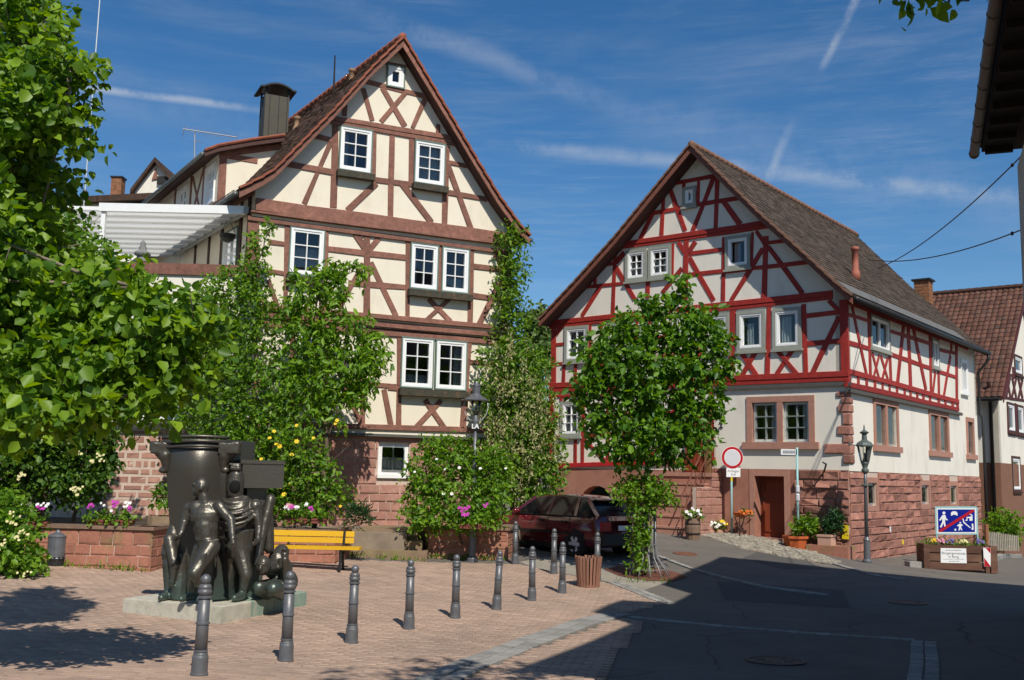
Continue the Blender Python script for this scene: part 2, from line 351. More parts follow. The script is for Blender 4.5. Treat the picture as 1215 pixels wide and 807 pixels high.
def inpoly(P, poly):
    P = np.asarray(P); x, y = P[:,0], P[:,1]; c = np.zeros(len(P), bool); n = len(poly)
    for i in range(n):
        x1, y1 = poly[i]; x2, y2 = poly[(i+1)%n]
        if y1 == y2: continue
        t = ((y1 > y) != (y2 > y)) & (x < (x2-x1)*(y-y1)/(y2-y1)+x1); c ^= t
    return c
def sheet(name, poly, dz, mat_, step=0.5, parent=None):
    """a thin sheet that follows the ground inside a polygon"""
    from mathutils.geometry import delaunay_2d_cdt
    pts = []
    n = len(poly)
    for i in range(n):
        a = np.array(poly[i]); b = np.array(poly[(i+1)%n]); k = max(1, int(np.linalg.norm(b-a)/step))
        for j in range(k): pts.append(a+(b-a)*j/k)
    nb = len(pts); P = np.array(pts); lo = P.min(0); hi = P.max(0)
    gx, gy = np.meshgrid(np.arange(lo[0]+step/2, hi[0], step), np.arange(lo[1]+step/2, hi[1], step)); G = np.c_[gx.ravel(), gy.ravel()]
    G = G[inpoly(G, [tuple(p) for p in poly])]
    allp = [Vector(p) for p in P] + [Vector(p) for p in G]
    v, e, f, *_ = delaunay_2d_cdt(allp, [], [list(range(nb))], 1, 1e-5)
    V = np.array([(q.x, q.y, gz(q.x,q.y)+dz) for q in v])
    F = [ff if (V[ff[1],0]-V[ff[0],0])*(V[ff[2],1]-V[ff[0],1])-(V[ff[1],1]-V[ff[0],1])*(V[ff[2],0]-V[ff[0],0]) > 0 else ff[::-1] for ff in f]
    return mk(name, V, F, mat_, parent)

# the brick paved square: outline taken on the ground
KERB = [(515,812),(560,790),(626,764),(690,741),(733,730)]          # light stone strip along the street
plaza_px = [(505,815),(556,790),(622,764),(686,741),(728,731),(790,716),(757,704),(729,694),(640,676),(612,670)]
plaza = [tuple(ground(*p)[:2]) for p in plaza_px] + [(-0.6,22.35),(-2.2,22.0),(-4.3,21.3),(-5.2,20.2),(-6.2,18.6),(-9.5,18.2),(-13,17.5),(-13,3.5),(-2.2,3.5)]
bed = sheet('plaza_bed', plaza, 0.004, M_BED, 0.5); tag(bed, kind='structure')
street_pave = [tuple(ground(*p)[:2]) for p in ((533,818),(575,797),(640,770),(700,748),(738,735),(762,738),(735,770),(700,815))] + [(0.2,7.5),(-0.6,7.5)]
bed2 = sheet('street_bed', street_pave, 0.004, M_BED, 0.5); tag(bed2, kind='structure')
def build_paving():
    root = thing('plaza_paving', 'reddish brick paving of the village square', None); tag(root, kind='structure')
    if 'category' in root: del root['category']
    a = R(-9); ux = np.array([math.cos(a), math.sin(a)]); uy = np.array([-math.sin(a), math.cos(a)])
    L_, W_ = 0.212, 0.112
    cen = []
    for j in range(-20, 260):
        for i in range(-120, 80):
            cen.append(ux*((i + 0.5*(j % 2))*L_) + uy*(j*W_))
    cen = np.array(cen); keep = (inpoly(cen, plaza) | inpoly(cen, street_pave)) & (cen[:,1] > 5.2)
    # stay in view (with a margin)
    rel = cen[:,0]/np.maximum(cen[:,1],0.1); keep &= (rel > -0.62) & (rel < 0.45)
    cen = cen[keep]; n = len(cen)
    yaw = rng.normal(0, 0.012, n); tl = rng.normal(0, 0.0010, (n,4)); hz = rng.normal(0, 0.0010, n)
    ca, sa = np.cos(a+yaw), np.sin(a+yaw)
    bl, bw = L_/2-0.004-rng.random(n)*0.002, W_/2-0.004-rng.random(n)*0.002
    def ring(k, z0, tilt):
        out = []
        for q, (sx, sy) in enumerate(((-1,-1),(1,-1),(1,1),(-1,1))):
            x = cen[:,0] + sx*bl*k*ca - sy*bw*k*sa; y = cen[:,1] + sx*bl*k*sa + sy*bw*k*ca
            out.append(np.c_[x, y, gz(x, y) + z0 + (tl[:,q]+hz if tilt else 0)])
        return np.stack(out, 1)
    lo = ring(1.0, 0.002, False); mid = ring(1.0, 0.016, True); top = ring(0.955, 0.020, True)
    V = np.concatenate([lo, mid, top], 1)             # n,12,3
    f = np.array([(8,9,10,11)] + [(i,(i+1)%4,(i+1)%4+4,i+4) for i in range(4)] + [(i+4,(i+1)%4+4,(i+1)%4+8,i+8) for i in range(4)])
    # the 300 bricks that show largest (nearest, in frame) are single parts
    vis = (cen[:,0]/cen[:,1] > -0.48) & (cen[:,0]/cen[:,1] < -0.06) & (cen[:,1] > 8.55)
    order = np.argsort(np.where(vis, cen[:,1], 1e9))[:300]; single = np.zeros(n, bool); single[order] = True
    Vs = V[~single]; m = len(Vs)
    Fs = (f[None] + (np.arange(m)*12)[:,None,None]).reshape(-1,4)
    rest = mk_np('brick_field', Vs.reshape(-1,3), Fs, 4, M_PAVE, root, rnd=np.repeat(rng.random(m), 9)); tag(rest, kind='stuff')
    for k in order:
        mk('brick', V[k], f, M_PAVE1, root)
build_paving()

# stone strips: granite setts laid as kerb lines
def sett_line(name, pts2, w, l, dz, mat_, rows=1, hgt=0.03, jit=0.01):
    """a row of setts along a ground polyline, each a part of the strip"""
    root = thing(name, None, None); tag(root, kind='structure'); 
    pts2 = [np.array(p[:2], float) for p in pts2]
    segs = [np.linalg.norm(pts2[i+1]-pts2[i]) for i in range(len(pts2)-1)]; tot = sum(segs); s = 0.0
    def P(s):
        for i, g in enumerate(segs):
            if s <= g or i == len(segs)-1: return pts2[i] + (pts2[i+1]-pts2[i])*(s/g), (pts2[i+1]-pts2[i])/g
            s -= g
    while s < tot:
        ll = l*random.uniform(0.8, 1.25)
        p, t = P(min(s+ll/2, tot)); nrm = np.array([-t[1], t[0]])
        for r_ in range(rows):
            c = p + nrm*((r_-(rows-1)/2)*(w+0.012)); hx, hy = ll/2-0.006, w/2-random.uniform(0,0.006)
            b = MB(); pts = []
            for zz, k in ((-0.03,1.0),(hgt-0.006,1.0),(hgt,0.9)):
                for sx, sy in ((-1,-1),(1,-1),(1,1),(-1,1)):
                    q = c + t*sx*hx*k + nrm*sy*hy*k + np.random.default_rng(int(s*1000)+r_*7).normal(0, jit*0.2, 2); pts.append((q[0], q[1], gz(q[0],q[1])+dz+zz+(random.gauss(0,0.002) if zz > 0 else 0)))
            mk('sett', pts, [(8,9,10,11)]+[(i,(i+1)%4,(i+1)%4+4,i+4) for i in range(4)]+[(i+4,(i+1)%4+4,(i+1)%4+8,i+8) for i in range(4)], mat_, root)
        s += ll
    return root
kp = [ground(*p) for p in KERB]
sett_line('kerb_strip', kp, 0.20, 0.34, 0.004, M_GRANITE, rows=2)
sett_line('kerb_strip', [ground(*p) for p in ((728,692),(757,703),(790,716))], 0.13, 0.18, 0.004, M_GRANITE, rows=2)
sett_line('kerb_strip', [ground(*p) for p in ((757,652),(790,664),(822,676),(850,684),(905,697),(980,707))], 0.13, 0.2, 0.004, M_GRANITE, rows=1)
sett_line('kerb_strip', [ground(*p) for p in ((735,731),(840,742),(960,752),(1085,760))], 0.12, 0.22, 0.004, M_GRANITE, rows=1, hgt=0.012)
sett_line('gutter_strip', [ground(*p) for p in ((1095,812),(1097,785),(1096,762))], 0.15, 0.16, 0.004, M_GRANITE, rows=2, hgt=0.012)
sett_line('kerb_strip', [ground(*p) for p in ((985,668),(1040,684),(1062,687))], 0.14, 0.5, 0.004, M_GRANITE, rows=1)
sett_line('kerb_strip', [ground(*p) for p in ((1180,665),(1212,660))], 0.2, 0.9, 0.004, M_GRANITE, rows=1, hgt=0.13)

def path_patch():
    # grey footpath of small setts between square and tree pit, and rough cobbles by the cellar door
    p = [tuple(ground(*q)[:2]) for q in ((616,667),(650,661),(730,672),(760,680),(815,683),(758,703),(729,692),(640,675))]
    o = sheet('footpath', p, 0.004, mat('footpath_stone', (0.30,0.265,0.215), 0.9, 0.15, 2.5, 0.5, 60), 0.4); tag(o, kind='structure')
    p = [tuple(ground(*q)[:2]) for q in ((820,632),(870,634),(900,638),(940,642),(985,664),(1000,668),(985,670),(930,661),(880,651))]
    base = sheet('cobble_bed', p, 0.004, M_BED, 0.3); tag(base, kind='structure')
    lo = np.min(p,0); hi = np.max(p,0); V = []; F = []; rn = []
    y = lo[1]; j = 0
    while y < hi[1]:
        x = lo[0] + (j%2)*0.08
        while x < hi[0]:
            w, d = random.uniform(.055,.085), random.uniform(.05,.07); c = np.array([x+random.gauss(0,.012), y+random.gauss(0,.01)])
            if inpoly([c], p)[0]:
                b = len(V); z = gz(c[0],c[1])+random.gauss(0.03,.006)
                for zz, k in ((-.03,1),(0,0.92),(.012,.5)):
                    for q in range(6):
                        a = q*math.pi/3+.3; V.append((c[0]+w*k*math.cos(a), c[1]+d*k*math.sin(a), z+zz))
                fs = [tuple(b+12+q for q in range(6))]+[(b+q,b+(q+1)%6,b+(q+1)%6+6,b+q+6) for q in range(6)]+[(b+q+6,b+(q+1)%6+6,b+(q+1)%6+12,b+q+12) for q in range(6)]
                F += fs; rn += [random.random()]*len(fs)
            x += 0.165
        y += 0.13; j += 1
    o = mk('cobbles', V, F, M_COBBLE, None, rnd=rn); tag(o, 'rough cobblestones laid before the cellar door', None, kind='stuff')
path_patch()

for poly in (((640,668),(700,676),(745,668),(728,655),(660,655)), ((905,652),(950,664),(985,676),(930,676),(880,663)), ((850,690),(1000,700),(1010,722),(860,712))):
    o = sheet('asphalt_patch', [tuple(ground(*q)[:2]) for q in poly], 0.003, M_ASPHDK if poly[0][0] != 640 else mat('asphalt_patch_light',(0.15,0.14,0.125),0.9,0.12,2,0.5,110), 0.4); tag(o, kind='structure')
# ------------------------------------------------------------------ facades
class Facade:
    """a vertical wall plane: foot point on the sight line px at depth D, horizontal direction yaw (degrees from +Y towards +X)"""
    def __init__(s, px, D, yaw, side, org=None):
        p = at(px, 560, D) if org is None else np.array(org, float)
        s.O = np.array([p[0], p[1]]); s.d = np.array([math.sin(R(yaw)), math.cos(R(yaw))])
        n = np.array([s.d[1], -s.d[0]])*side; s.n = n
    def uz(s, px, py, off=0.0):
        r_ = ray(px, py); o = s.O + s.n*off
        t = ((o - EYE[:2])@s.n)/(r_[:2]@s.n); p = EYE + r_*t
        return np.array([(p[:2]-s.O)@s.d, p[2]])
    def P(s, u, z, off=0.0):
        q = s.O + s.d*u + s.n*off; return np.array([q[0], q[1], z])
    @property
    def d3(s): return np.array([s.d[0], s.d[1], 0.0])
    @property
    def n3(s): return np.array([s.n[0], s.n[1], 0.0])
Z = 7.594
def zp(reg, x, y): return (reg[0]+x/Z, reg[1]+y/Z)

BEAMN = [0]
def beam_uz(fc, a, b, w, parent, m, prot=0.03, name='timber', wob=0.006, w2=None, back=0.03):
    a = np.array(a); b = np.array(b); t = b-a; L = np.linalg.norm(t); t = t/L; nn = np.array([-t[1], t[0]])
    BEAMN[0] += 1; prot = prot + (BEAMN[0] % 13)*0.0011
    k = max(2, min(6, int(L/0.7)+1)); V = []; F = []
    rr = np.random.default_rng(BEAMN[0])
    for i in range(k):
        c = a + t*L*i/(k-1); ww = w + ((w2 or w)-w)*i/(k-1)
        j = rr.normal(0, wob, 2)
        p1 = c - nn*(ww/2+j[0]); p2 = c + nn*(ww/2+j[1])
        V += [fc.P(*p1, -back), fc.P(*p1, prot-0.006), fc.P(*(p1+nn*0.008), prot), fc.P(*(p2-nn*0.008), prot), fc.P(*p2, prot-0.006), fc.P(*p2, -back)]
    for i in range(k-1):
        for q in range(5): F.append((i*6+q, i*6+q+1, (i+1)*6+q+1, (i+1)*6+q))
    F.append(tuple(range(5,-1,-1))); F.append(tuple((k-1)*6+q for q in range(6)))
    return mk(name, V, F, m, parent)
def beam(fc, p1, p2, wz, parent, m, prot=0.03, name='timber', **kw):
    """p1, p2: picture points of the beam's axis; wz: its width in 1/7.594 picture pixels"""
    a = fc.uz(*p1); b = fc.uz(*p2); mid = ((p1[0]+p2[0])/2, (p1[1]+p2[1])/2)
    # metres per picture pixel at the beam, across its axis
    q = np.array(p2)-np.array(p1); q = q/np.linalg.norm(q); nn = np.array([-q[1], q[0]])*0.5
    e1 = fc.uz(mid[0]+nn[0], mid[1]+nn[1]); e0 = fc.uz(mid[0]-nn[0], mid[1]-nn[1])
    t = (b-a)/np.linalg.norm(b-a); w = abs(np.dot(e1-e0, np.array([-t[1], t[0]])))*wz/Z
    return beam_uz(fc, a, b, w, parent, m, prot, name, **kw)
def wall_sheet(name, fc, poly, holes, m, parent, thick=0.3, off=0.0):
    """a wall with real openings: front sheet, back sheet and reveals"""
    loops = [[Vector((u, z, 0)) for u, z in poly]] + [[Vector((u, z, 0)) for u, z in h] for h in holes]
    flat = [p for l in loops for p in l]; tris = tessellate_polygon(loops); n = len(flat)
    V = [fc.P(p.x, p.y, off) for p in flat] + [fc.P(p.x, p.y, off-thick) for p in flat]
    F = []
    for t in tris:
        A, B, Cc = (V[i] for i in t); nrm = np.cross(B-A, Cc-A)
        f = tuple(t) if nrm@fc.n3 > 0 else tuple(t)[::-1]
        F.append(f); F.append(tuple(i+n for i in f[::-1]))
    b = 0
    for l in loops:
        k = len(l)
        for i in range(k): F.append((b+i, b+(i+1)%k, b+(i+1)%k+n, b+i+n))
        b += k
    return mk(name, V, F, m, parent)
def rect_of(fc, quad, off=0.0):
    q = [fc.uz(*p, off) for p in quad]          # tl, tr, br, bl
    return ((q[0][0]+q[3][0])/2, (q[1][0]+q[2][0])/2, (q[2][1]+q[3][1])/2, (q[0][1]+q[1][1])/2)   # u0,u1,z0,z1
def bar(b, fc, u0, u1, z0, z1, o0, o1):
    b.box(fc.P((u0+u1)/2, (z0+z1)/2, (o0+o1)/2), (abs(u1-u0), abs(o1-o0), abs(z1-z0)), fc.d3, fc.n3)
def frame_ring(b, fc, u0, u1, z0, z1, w, o0, o1):
    bar(b, fc, u0, u1, z1-w, z1, o0, o1); bar(b, fc, u0, u1, z0, z0+w, o0, o1)
    bar(b, fc, u0, u0+w, z0+w, z1-w, o0, o1); bar(b, fc, u1-w, u1, z0+w, z1-w, o0, o1)
def curtain(fc, u0, u1, z0, z1, off, parent, m, amp=0.025, folds=9, name='curtain'):
    n = folds*4; V = []; F = []
    for i in range(n+1):
        u = u0+(u1-u0)*i/n; o = off + amp*math.sin(i*math.pi/2+0.3) + amp*0.3*math.sin(i*0.7)
        V += [fc.P(u, z0, o), fc.P(u, z1, o)]
    for i in range(n): F.append((2*i, 2*i+2, 2*i+3, 2*i+1))
    return mk(name, V, F, m, parent, smooth=True)
def window(fc, rect, parent, outer=None, rows=3, cols=2, sash=0.07, casing=0.05, off=0.035, curt=None, depth=0.05, munt=0.022, sill=None, sashmat=None, thick=0.3):
    """casing > sash, pane, muntin, curtain; returns the window part"""
    u0, u1, z0, z1 = rect; sm = sashmat or M_WHITE
    b = MB(); frame_ring(b, fc, u0, u1, z0, z1, casing, -0.10, off+0.012)
    w = b.build('window', outer or M_GREENFR, parent)
    a0, a1, c0, c1 = u0+casing, u1-casing, z0+casing, z1-casing
    b = MB(); frame_ring(b, fc, a0, a1, c0, c1, sash*0.55, -0.09, off)
    frame_ring(b, fc, a0+sash*0.55, a1-sash*0.55, c0+sash*0.55, c1-sash*0.55, sash*0.5, -0.09, off-0.018)
    b.build('sash', sm, w)
    g0, g1, h0, h1 = a0+sash*1.05, a1-sash*1.05, c0+sash*1.05, c1-sash*1.05
    mk('pane', [fc.P(g0-0.01,h0-0.01,-0.03), fc.P(g1+0.01,h0-0.01,-0.03), fc.P(g1+0.01,h1+0.01,-0.03), fc.P(g0-0.01,h1+0.01,-0.03)], [(0,1,2,3)], M_GLASS, w)
    for i in range(1, cols):
        u = g0+(g1-g0)*i/cols; b = MB(); bar(b, fc, u-munt/2, u+munt/2, h0, h1, -0.05, off-0.024); b.build('muntin', sm, w)
    for j in range(1, rows):
        z = h0+(h1-h0)*j/rows; b = MB(); bar(b, fc, g0, g1, z-munt/2, z+munt/2, -0.048, off-0.026); b.build('muntin', sm, w)
    if curt:
        for (f0, f1, k0, k1) in curt:
            curtain(fc, g0+(g1-g0)*f0, g0+(g1-g0)*f1, h0+(h1-h0)*k0, h0+(h1-h0)*k1, -0.14, w, M_CURT, folds=max(2,int(6*(f1-f0))))
    if sill:
        b = MB(); bar(b, fc, u0-0.04, u1+0.04, z0-0.07, z0-0.002, 0.0, sill); b.build('sill', outer or M_GREENFR, w)
    return w
def hole(rect, inset=0.02):
    u0, u1, z0, z1 = rect; return [(u0+inset,z0+inset),(u1-inset,z0+inset),(u1-inset,z1-inset),(u0+inset,z1-inset)]
def stones(fc, u0, u1, z0, z1, parent, m, course=0.2, lmin=0.25, lmax=0.55, joint=0.018, prot=0.03, rough=0.012, skip=(), name='stone', zfun=None, seed=3, chance=1.0, top=None):
    """courses of single stones on a wall plane; skip: rectangles left free"""
    rr = random.Random(seed); z = z0; row = 0
    while z < z1-0.04:
        h = min(course*rr.uniform(0.85, 1.2), z1-z)
        if z1-(z+h) < 0.07: h = z1-z
        u = u0 - (rr.random()*lmax*0.6 if row % 2 else 0)
        while u < u1:
            l = rr.uniform(lmin, lmax); a, b_ = max(u, u0), min(u+l, u1)
            if u1-b_ < 0.1: b_ = u1
            u = b_ if b_ == u1 else u+l
            pieces = [(a, b_)]
            for (s0, s1, t0, t1) in skip:
                if t0 < z+h-0.01 and t1 > z+0.01:
                    nw = []
                    for (x0, x1) in pieces:
                        if x1 <= s0 or x0 >= s1: nw.append((x0, x1))
                        else:
                            if x0 < s0: nw.append((x0, s0))
                            if x1 > s1: nw.append((s1, x1))
                    pieces = nw
            for (x0, x1) in pieces:
                if x1-x0 < 0.07: continue
                if rr.random() > chance: continue
                if zfun is not None and z+h < zfun((x0+x1)/2): continue
                j = joint/2; p = prot*rr.uniform(0.6, 1.35); V = []
                q = [(x0+j, z+j), (x1-j, z+j), (x1-j, z+h-j), (x0+j, z+h-j)]
                q = [(x+rr.gauss(0,0.004), y+rr.gauss(0,0.004)) for x, y in q]
                cx, cz = (x0+x1)/2, z+h/2
                for (x, y) in q: V.append(fc.P(x, y, -0.04))
                for (x, y) in q: V.append(fc.P(x, y, p*0.55))
                for (x, y) in q: V.append(fc.P(cx+(x-cx)*0.90, cz+(y-cz)*0.80, p+rr.gauss(0, rough)))
                F = [(8,9,10,11)]+[(i,(i+1)%4,(i+1)%4+4,i+4) for i in range(4)]+[(i+4,(i+1)%4+4,(i+1)%4+8,i+8) for i in range(4)]
                mk(name, V, F, m, parent)
        z += h; row += 1
def roof_tiles(name, origin, run, up_pts, length, m, parent, tw=0.19, th=0.17, lift=0.022, pan=False, seed=1, sag=0.0):
    """rows of tiles on a roof slope. origin: 3-D eave corner; run: unit vector along the eave; up_pts: list of 3-D offsets from eave to ridge"""
    rr = np.random.default_rng(seed); run = np.array(run, float); up_pts = [np.array(p, float) for p in up_pts]
    seg = [np.linalg.norm(up_pts[i+1]-up_pts[i]) for i in range(len(up_pts)-1)]; tot = sum(seg)
    def at_s(s):
        for i, g in enumerate(seg):
            if s <= g or i == len(seg)-1:
                d = (up_pts[i+1]-up_pts[i])/g; return up_pts[i] + d*s, d
            s -= g
    nrow = int(tot/th); ncol = int(length/tw); V = []; F = []; rn = []
    for j in range(nrow+1):
        s = j*tot/(nrow+1); p0, d = at_s(s); p1, _ = at_s(min(tot, s+th*1.12)); nrm = np.cross(run, d); nrm /= np.linalg.norm(nrm)
        if nrm[2] < 0: nrm = -nrm
        off = 0.5*(j%2) if not pan else 0
        for i in range(ncol+1):
            a = (i-off)*tw; b = a+tw*0.97
            a, b = max(a,0), min(b,length)
            if b-a < 0.03: continue
            base = np.array(origin) ; q = rr.normal(0, 0.004, 3); k = len(V)
            cols = [(a,0),(b,0)] if not pan else [(a,-0.02),(a+tw*0.3,0.02),(a+tw*0.62,0.024),(b,-0.015)]
            lo_t = [base + run*x + p0 + nrm*(lift+hh+q[0]) for x, hh in cols]; hi_t = [base + run*x + p1 + nrm*(0.004+hh+q[1]) for x, hh in cols]
            lo_b = [base + run*x + p0 + nrm*(-0.004) for x, hh in cols]
            V += lo_t + hi_t + lo_b; n = len(cols); r_ = rr.random()
            for c in range(n-1):
                F.append((k+c, k+c+1, k+n+c+1, k+n+c)); F.append((k+2*n+c, k+2*n+c+1, k+c+1, k+c)); rn += [r_, r_]
            F.append((k, k+n, k+2*n)); rn.append(r_)
    V = np.array(V)
    me = mk(name, V, F, m, parent, rnd=rn); tag(me, kind='stuff'); return me
# ------------------------------------------------------------------ brown timbered house
F1 = Facade(480, 26.0, 64.0, 1)
RD1 = np.array([-math.sin(R(33)), math.cos(R(33)), 0.0])       # ridge runs back and to the left
b_,c_,d_,e_,f_,g_,h_,i_,j_,k_ = (380,30),(260,130),(390,130),(500,190),(260,220),(400,220),(480,280),(400,310),(460,390),(400,470)
UL1 = F1.uz(299,300)[0]; UR1 = F1.uz(606,320)[0]
TERR = 0.45                                                   # level of the terrace in front
house1 = thing('timbered_house', 'tall cream house with brown timber framing and steep gable, left of the narrow lane', 'house', F1.P(0, TERR))
OV1 = 0.38
pl1 = [F1.uz(x,y,OV1) for x,y in ((478,45),(440,82),(397,130),(326,201.5),(312,210.5),(284,224.5))]
pr1 = [F1.uz(x,y,OV1) for x,y in ((478,45),(532.5,136),(564.5,190),(591,233.5),(614.6,266),(628,281))]
def clean(pr, first):
    pr = [np.array(p) for p in pr]; pr[0] = np.array(first); return pr
apex1 = (pl1[0]+pr1[0])/2
pl1 = clean(pl1, apex1); pr1 = clean(pr1, apex1)

def gable_roof(fc, rd, pl, pr, ov, length, parent, m_tile, m_board, m_under, thick=0.13, boardw=0.20, tw=0.19, th=0.17, tiles='both', seed=1, back_ov=0.3, m_verge=None):
    """slab, tiles, bargeboards and ridge of a gabled roof whose front profile is given in the facade's plane"""
    def P3(q, dz=0.0, off=0.0, back=0.0): return fc.P(q[0], q[1]+dz, ov+off) + rd*back
    prof = [p for p in pl[::-1]] + [p for p in pr[1:]]
    b = MB(); n = len(prof); V = []
    for back in (0.0, length):
        for dz in (-0.02, -thick-0.02): V += [P3(p, dz, -0.03, back) for p in prof]
    F = []
    for i in range(n-1):
        F += [(i, i+1, 2*n+i+1, 2*n+i), (n+i+1, n+i, 3*n+i, 3*n+i+1), (i+1, i, n+i, n+i+1), (2*n+i, 2*n+i+1, 3*n+i+1, 3*n+i)]
    F += [(0,2*n,3*n,n), (n-1,2*n-1,4*n-1,3*n-1)]
    rf = mk('roof', V, F, m_under, parent)
    for side, pp in (('l', pl), ('r', pr)):
        if tiles in ('both', side):
            eave = P3(pp[-1]); ups = [P3(q)-eave for q in pp[::-1]]
            roof_tiles('tiles', eave, rd, ups, length, m_tile, rf, tw, th, seed=seed+(side=='r'))
        # bargeboard under the verge
        V = []; F = []; k = len(pp)
        for off in (0.0, 0.035):
            for dz in (-0.05, -0.05-boardw):
                V += [P3(q, dz*(1.0 if i else 1.15), off) for i, q in enumerate(pp)]
        for i in range(k-1):
            F += [(2*k+i,2*k+i+1,3*k+i+1,3*k+i), (i+1,i,k+i,k+i+1), (i,i+1,2*k+i+1,2*k+i), (k+i+1,k+i,3*k+i,3*k+i+1)]
        F += [(k-1,2*k-1,4*k-1,3*k-1),(0,2*k,3*k,k)]
        mk('bargeboard', V, F, m_board, parent)
        # verge tiles: one overlapping cap after the other
        mb = MB()
        for i in range(k-1):
            a, c = P3(pp[i], 0.02, 0.03), P3(pp[i+1], 0.02, 0.03); L = np.linalg.norm(c-a); t = (c-a)/L; m_ = max(1, int(L/0.3)); upv = np.cross(t, fc.n3); upv /= np.linalg.norm(upv)
            if upv[2] < 0: upv = -upv
            for q in range(m_):
                cc = a + t*L*(q+0.5)/m_; tilt = t + upv*0.06; tilt /= np.linalg.norm(tilt); uu = np.cross(tilt, fc.n3); uu /= np.linalg.norm(uu)
                mb.box(cc, (L/m_*1.03, 0.14, 0.055), tilt, fc.n3, uu)
        mb.build('verge', m_verge or m_tile, parent)
    # ridge caps
    mb = MB(); q = 0.0; top = P3(pl[0])
    while q < length:
        p = top + rd*q; mb.tube([p+rd*(-0.02)+np.array([0,0,0.035]), p+rd*0.36+np.array([0,0,0.02])], [0.105,0.09], 10); q += 0.34
    mb.build('ridge', m_verge or m_tile, parent, smooth=True)
    return rf
M_VERGE1 = mat('verge_tile', (0.26,0.085,0.05), 0.85, 0.25, 5, 0.2, 40)
gable_roof(F1, RD1, pl1, pr1, OV1, 11.0, house1, M_TILE_DK, M_BROWN, M_DKBROWN, seed=11, m_verge=M_VERGE1, boardw=0.17)

# windows of the gable wall (outer casing corners: tl, tr, br, bl)
W1 = {
 'top':  [zp(b_,600,350), zp(b_,762,385), zp(b_,755,585), zp(b_,590,550)],
 'g1':   [zp(d_,95,140), zp(d_,395,190), zp(d_,383,590), zp(d_,85,545)],
 'g2':   [zp(d_,772,265), zp(d_,1050,320), zp(d_,1042,700), zp(d_,762,665)],
 'a':    [zp(f_,632,365), zp(f_,955,400), zp(f_,940,830), zp(f_,620,810)],
 'b1':   [zp(h_,52,50), zp(h_,308,88), zp(h_,292,495), zp(h_,38,470)],
 'b2':   [zp(h_,333,92), zp(h_,585,122), zp(h_,573,535), zp(h_,325,505)],
 'c1':   [zp(j_,120,68), zp(j_,415,92), zp(j_,407,550), zp(j_,108,530)],
 'c2':   [zp(j_,427,92), zp(j_,715,122), zp(j_,702,562), zp(j_,417,550)],
 'd':    [(353,388),(385,390.5),(383.5,454),(351,452.5)],
}
rects1 = {k: rect_of(F1, q) for k, q in W1.items()}
# put neighbours on common sills
for a, b2 in (('b1','b2'),('c1','c2')):
    za = (rects1[a][2]+rects1[b2][2])/2; zb = (rects1[a][3]+rects1[b2][3])/2
    rects1[a] = rects1[a][:2]+(za,zb); rects1[b2] = rects1[b2][:2]+(za,zb)
ZD = F1.uz(493,516.5)[1]                       # drip ledge level
poly1 = [(UL1,ZD),(UR1,ZD)]
for p in pr1[::-1]:
    if p[0] < UR1: poly1.append((p[0], p[1]-0.12))
    elif p is pr1[-1]:
        t = [q for q in pr1 if q[0] < UR1][-1]; k = [i for i,q in enumerate(pr1) if q[0] < UR1][-1]; q2 = pr1[k+1]; s = (UR1-t[0])/(q2[0]-t[0]); poly1.append((UR1, t[1]+(q2[1]-t[1])*s-0.12))
for p in pl1[1:]:
    if p[0] > UL1: poly1.append((p[0], p[1]-0.12))
t = [q for q in pl1 if q[0] > UL1][-1]; k = [i for i,q in enumerate(pl1) if q[0] > UL1][-1]; q2 = pl1[k+1]; s = (UL1-t[0])/(q2[0]-t[0]); poly1.append((UL1, t[1]+(q2[1]-t[1])*s-0.12))
wall_sheet('gable_wall', F1, poly1, [hole(r) for r in rects1.values()], M_CREAM, house1)
def box_sub(fc, w, rect, m, h=0.16, dep=0.22, drop=0.03, ext=0.05):
    u0, u1, z0, z1 = rect; b = MB()
    zb = z0-drop-h
    bar(b, fc, u0-ext, u1+ext, zb, zb+0.025, 0.045, dep); bar(b, fc, u0-ext, u1+ext, zb+0.026, zb+h, dep-0.025, dep-0.001)
    bar(b, fc, u0-ext, u1+ext, zb+0.026, zb+h, 0.045, 0.07)
    bar(b, fc, u0-ext, u0-ext+0.03, zb+0.027, zb+h-0.002, 0.071, dep-0.026); bar(b, fc, u1+ext-0.03, u1+ext, zb+0.027, zb+h-0.002, 0.071, dep-0.026)
    return b.build('flower_box', m, w)
for k, r_ in rects1.items():
    big = k != 'top'
    cur = {'g1':[(0,.25,0,1)], 'g2':[(0,1,0,1)], 'a':[(0,1,.1,.62)], 'b1':[(0,.22,0,1)], 'b2':[(0,1,0,.28)], 'c1':[(0,1,0,.22)], 'c2':[(.72,1,0,1)], 'd':[(0,1,0,.6)], 'top':None}[k]
    w = window(F1, r_, house1, rows=3 if big else 1, cols=2 if big else 1, sash=0.10 if big else 0.12, casing=0.035, off=0.05, curt=cur, munt=0.024)
    if k in ('g1','g2','a'): box_sub(F1, w, r_, M_BOX)
for a, b2 in (('b1','b2'),('c1','c2')):
    rr_ = (rects1[a][0], rects1[b2][1], rects1[a][2], rects1[a][3]); box_sub(F1, house1, rr_, M_BOX, h=0.17)

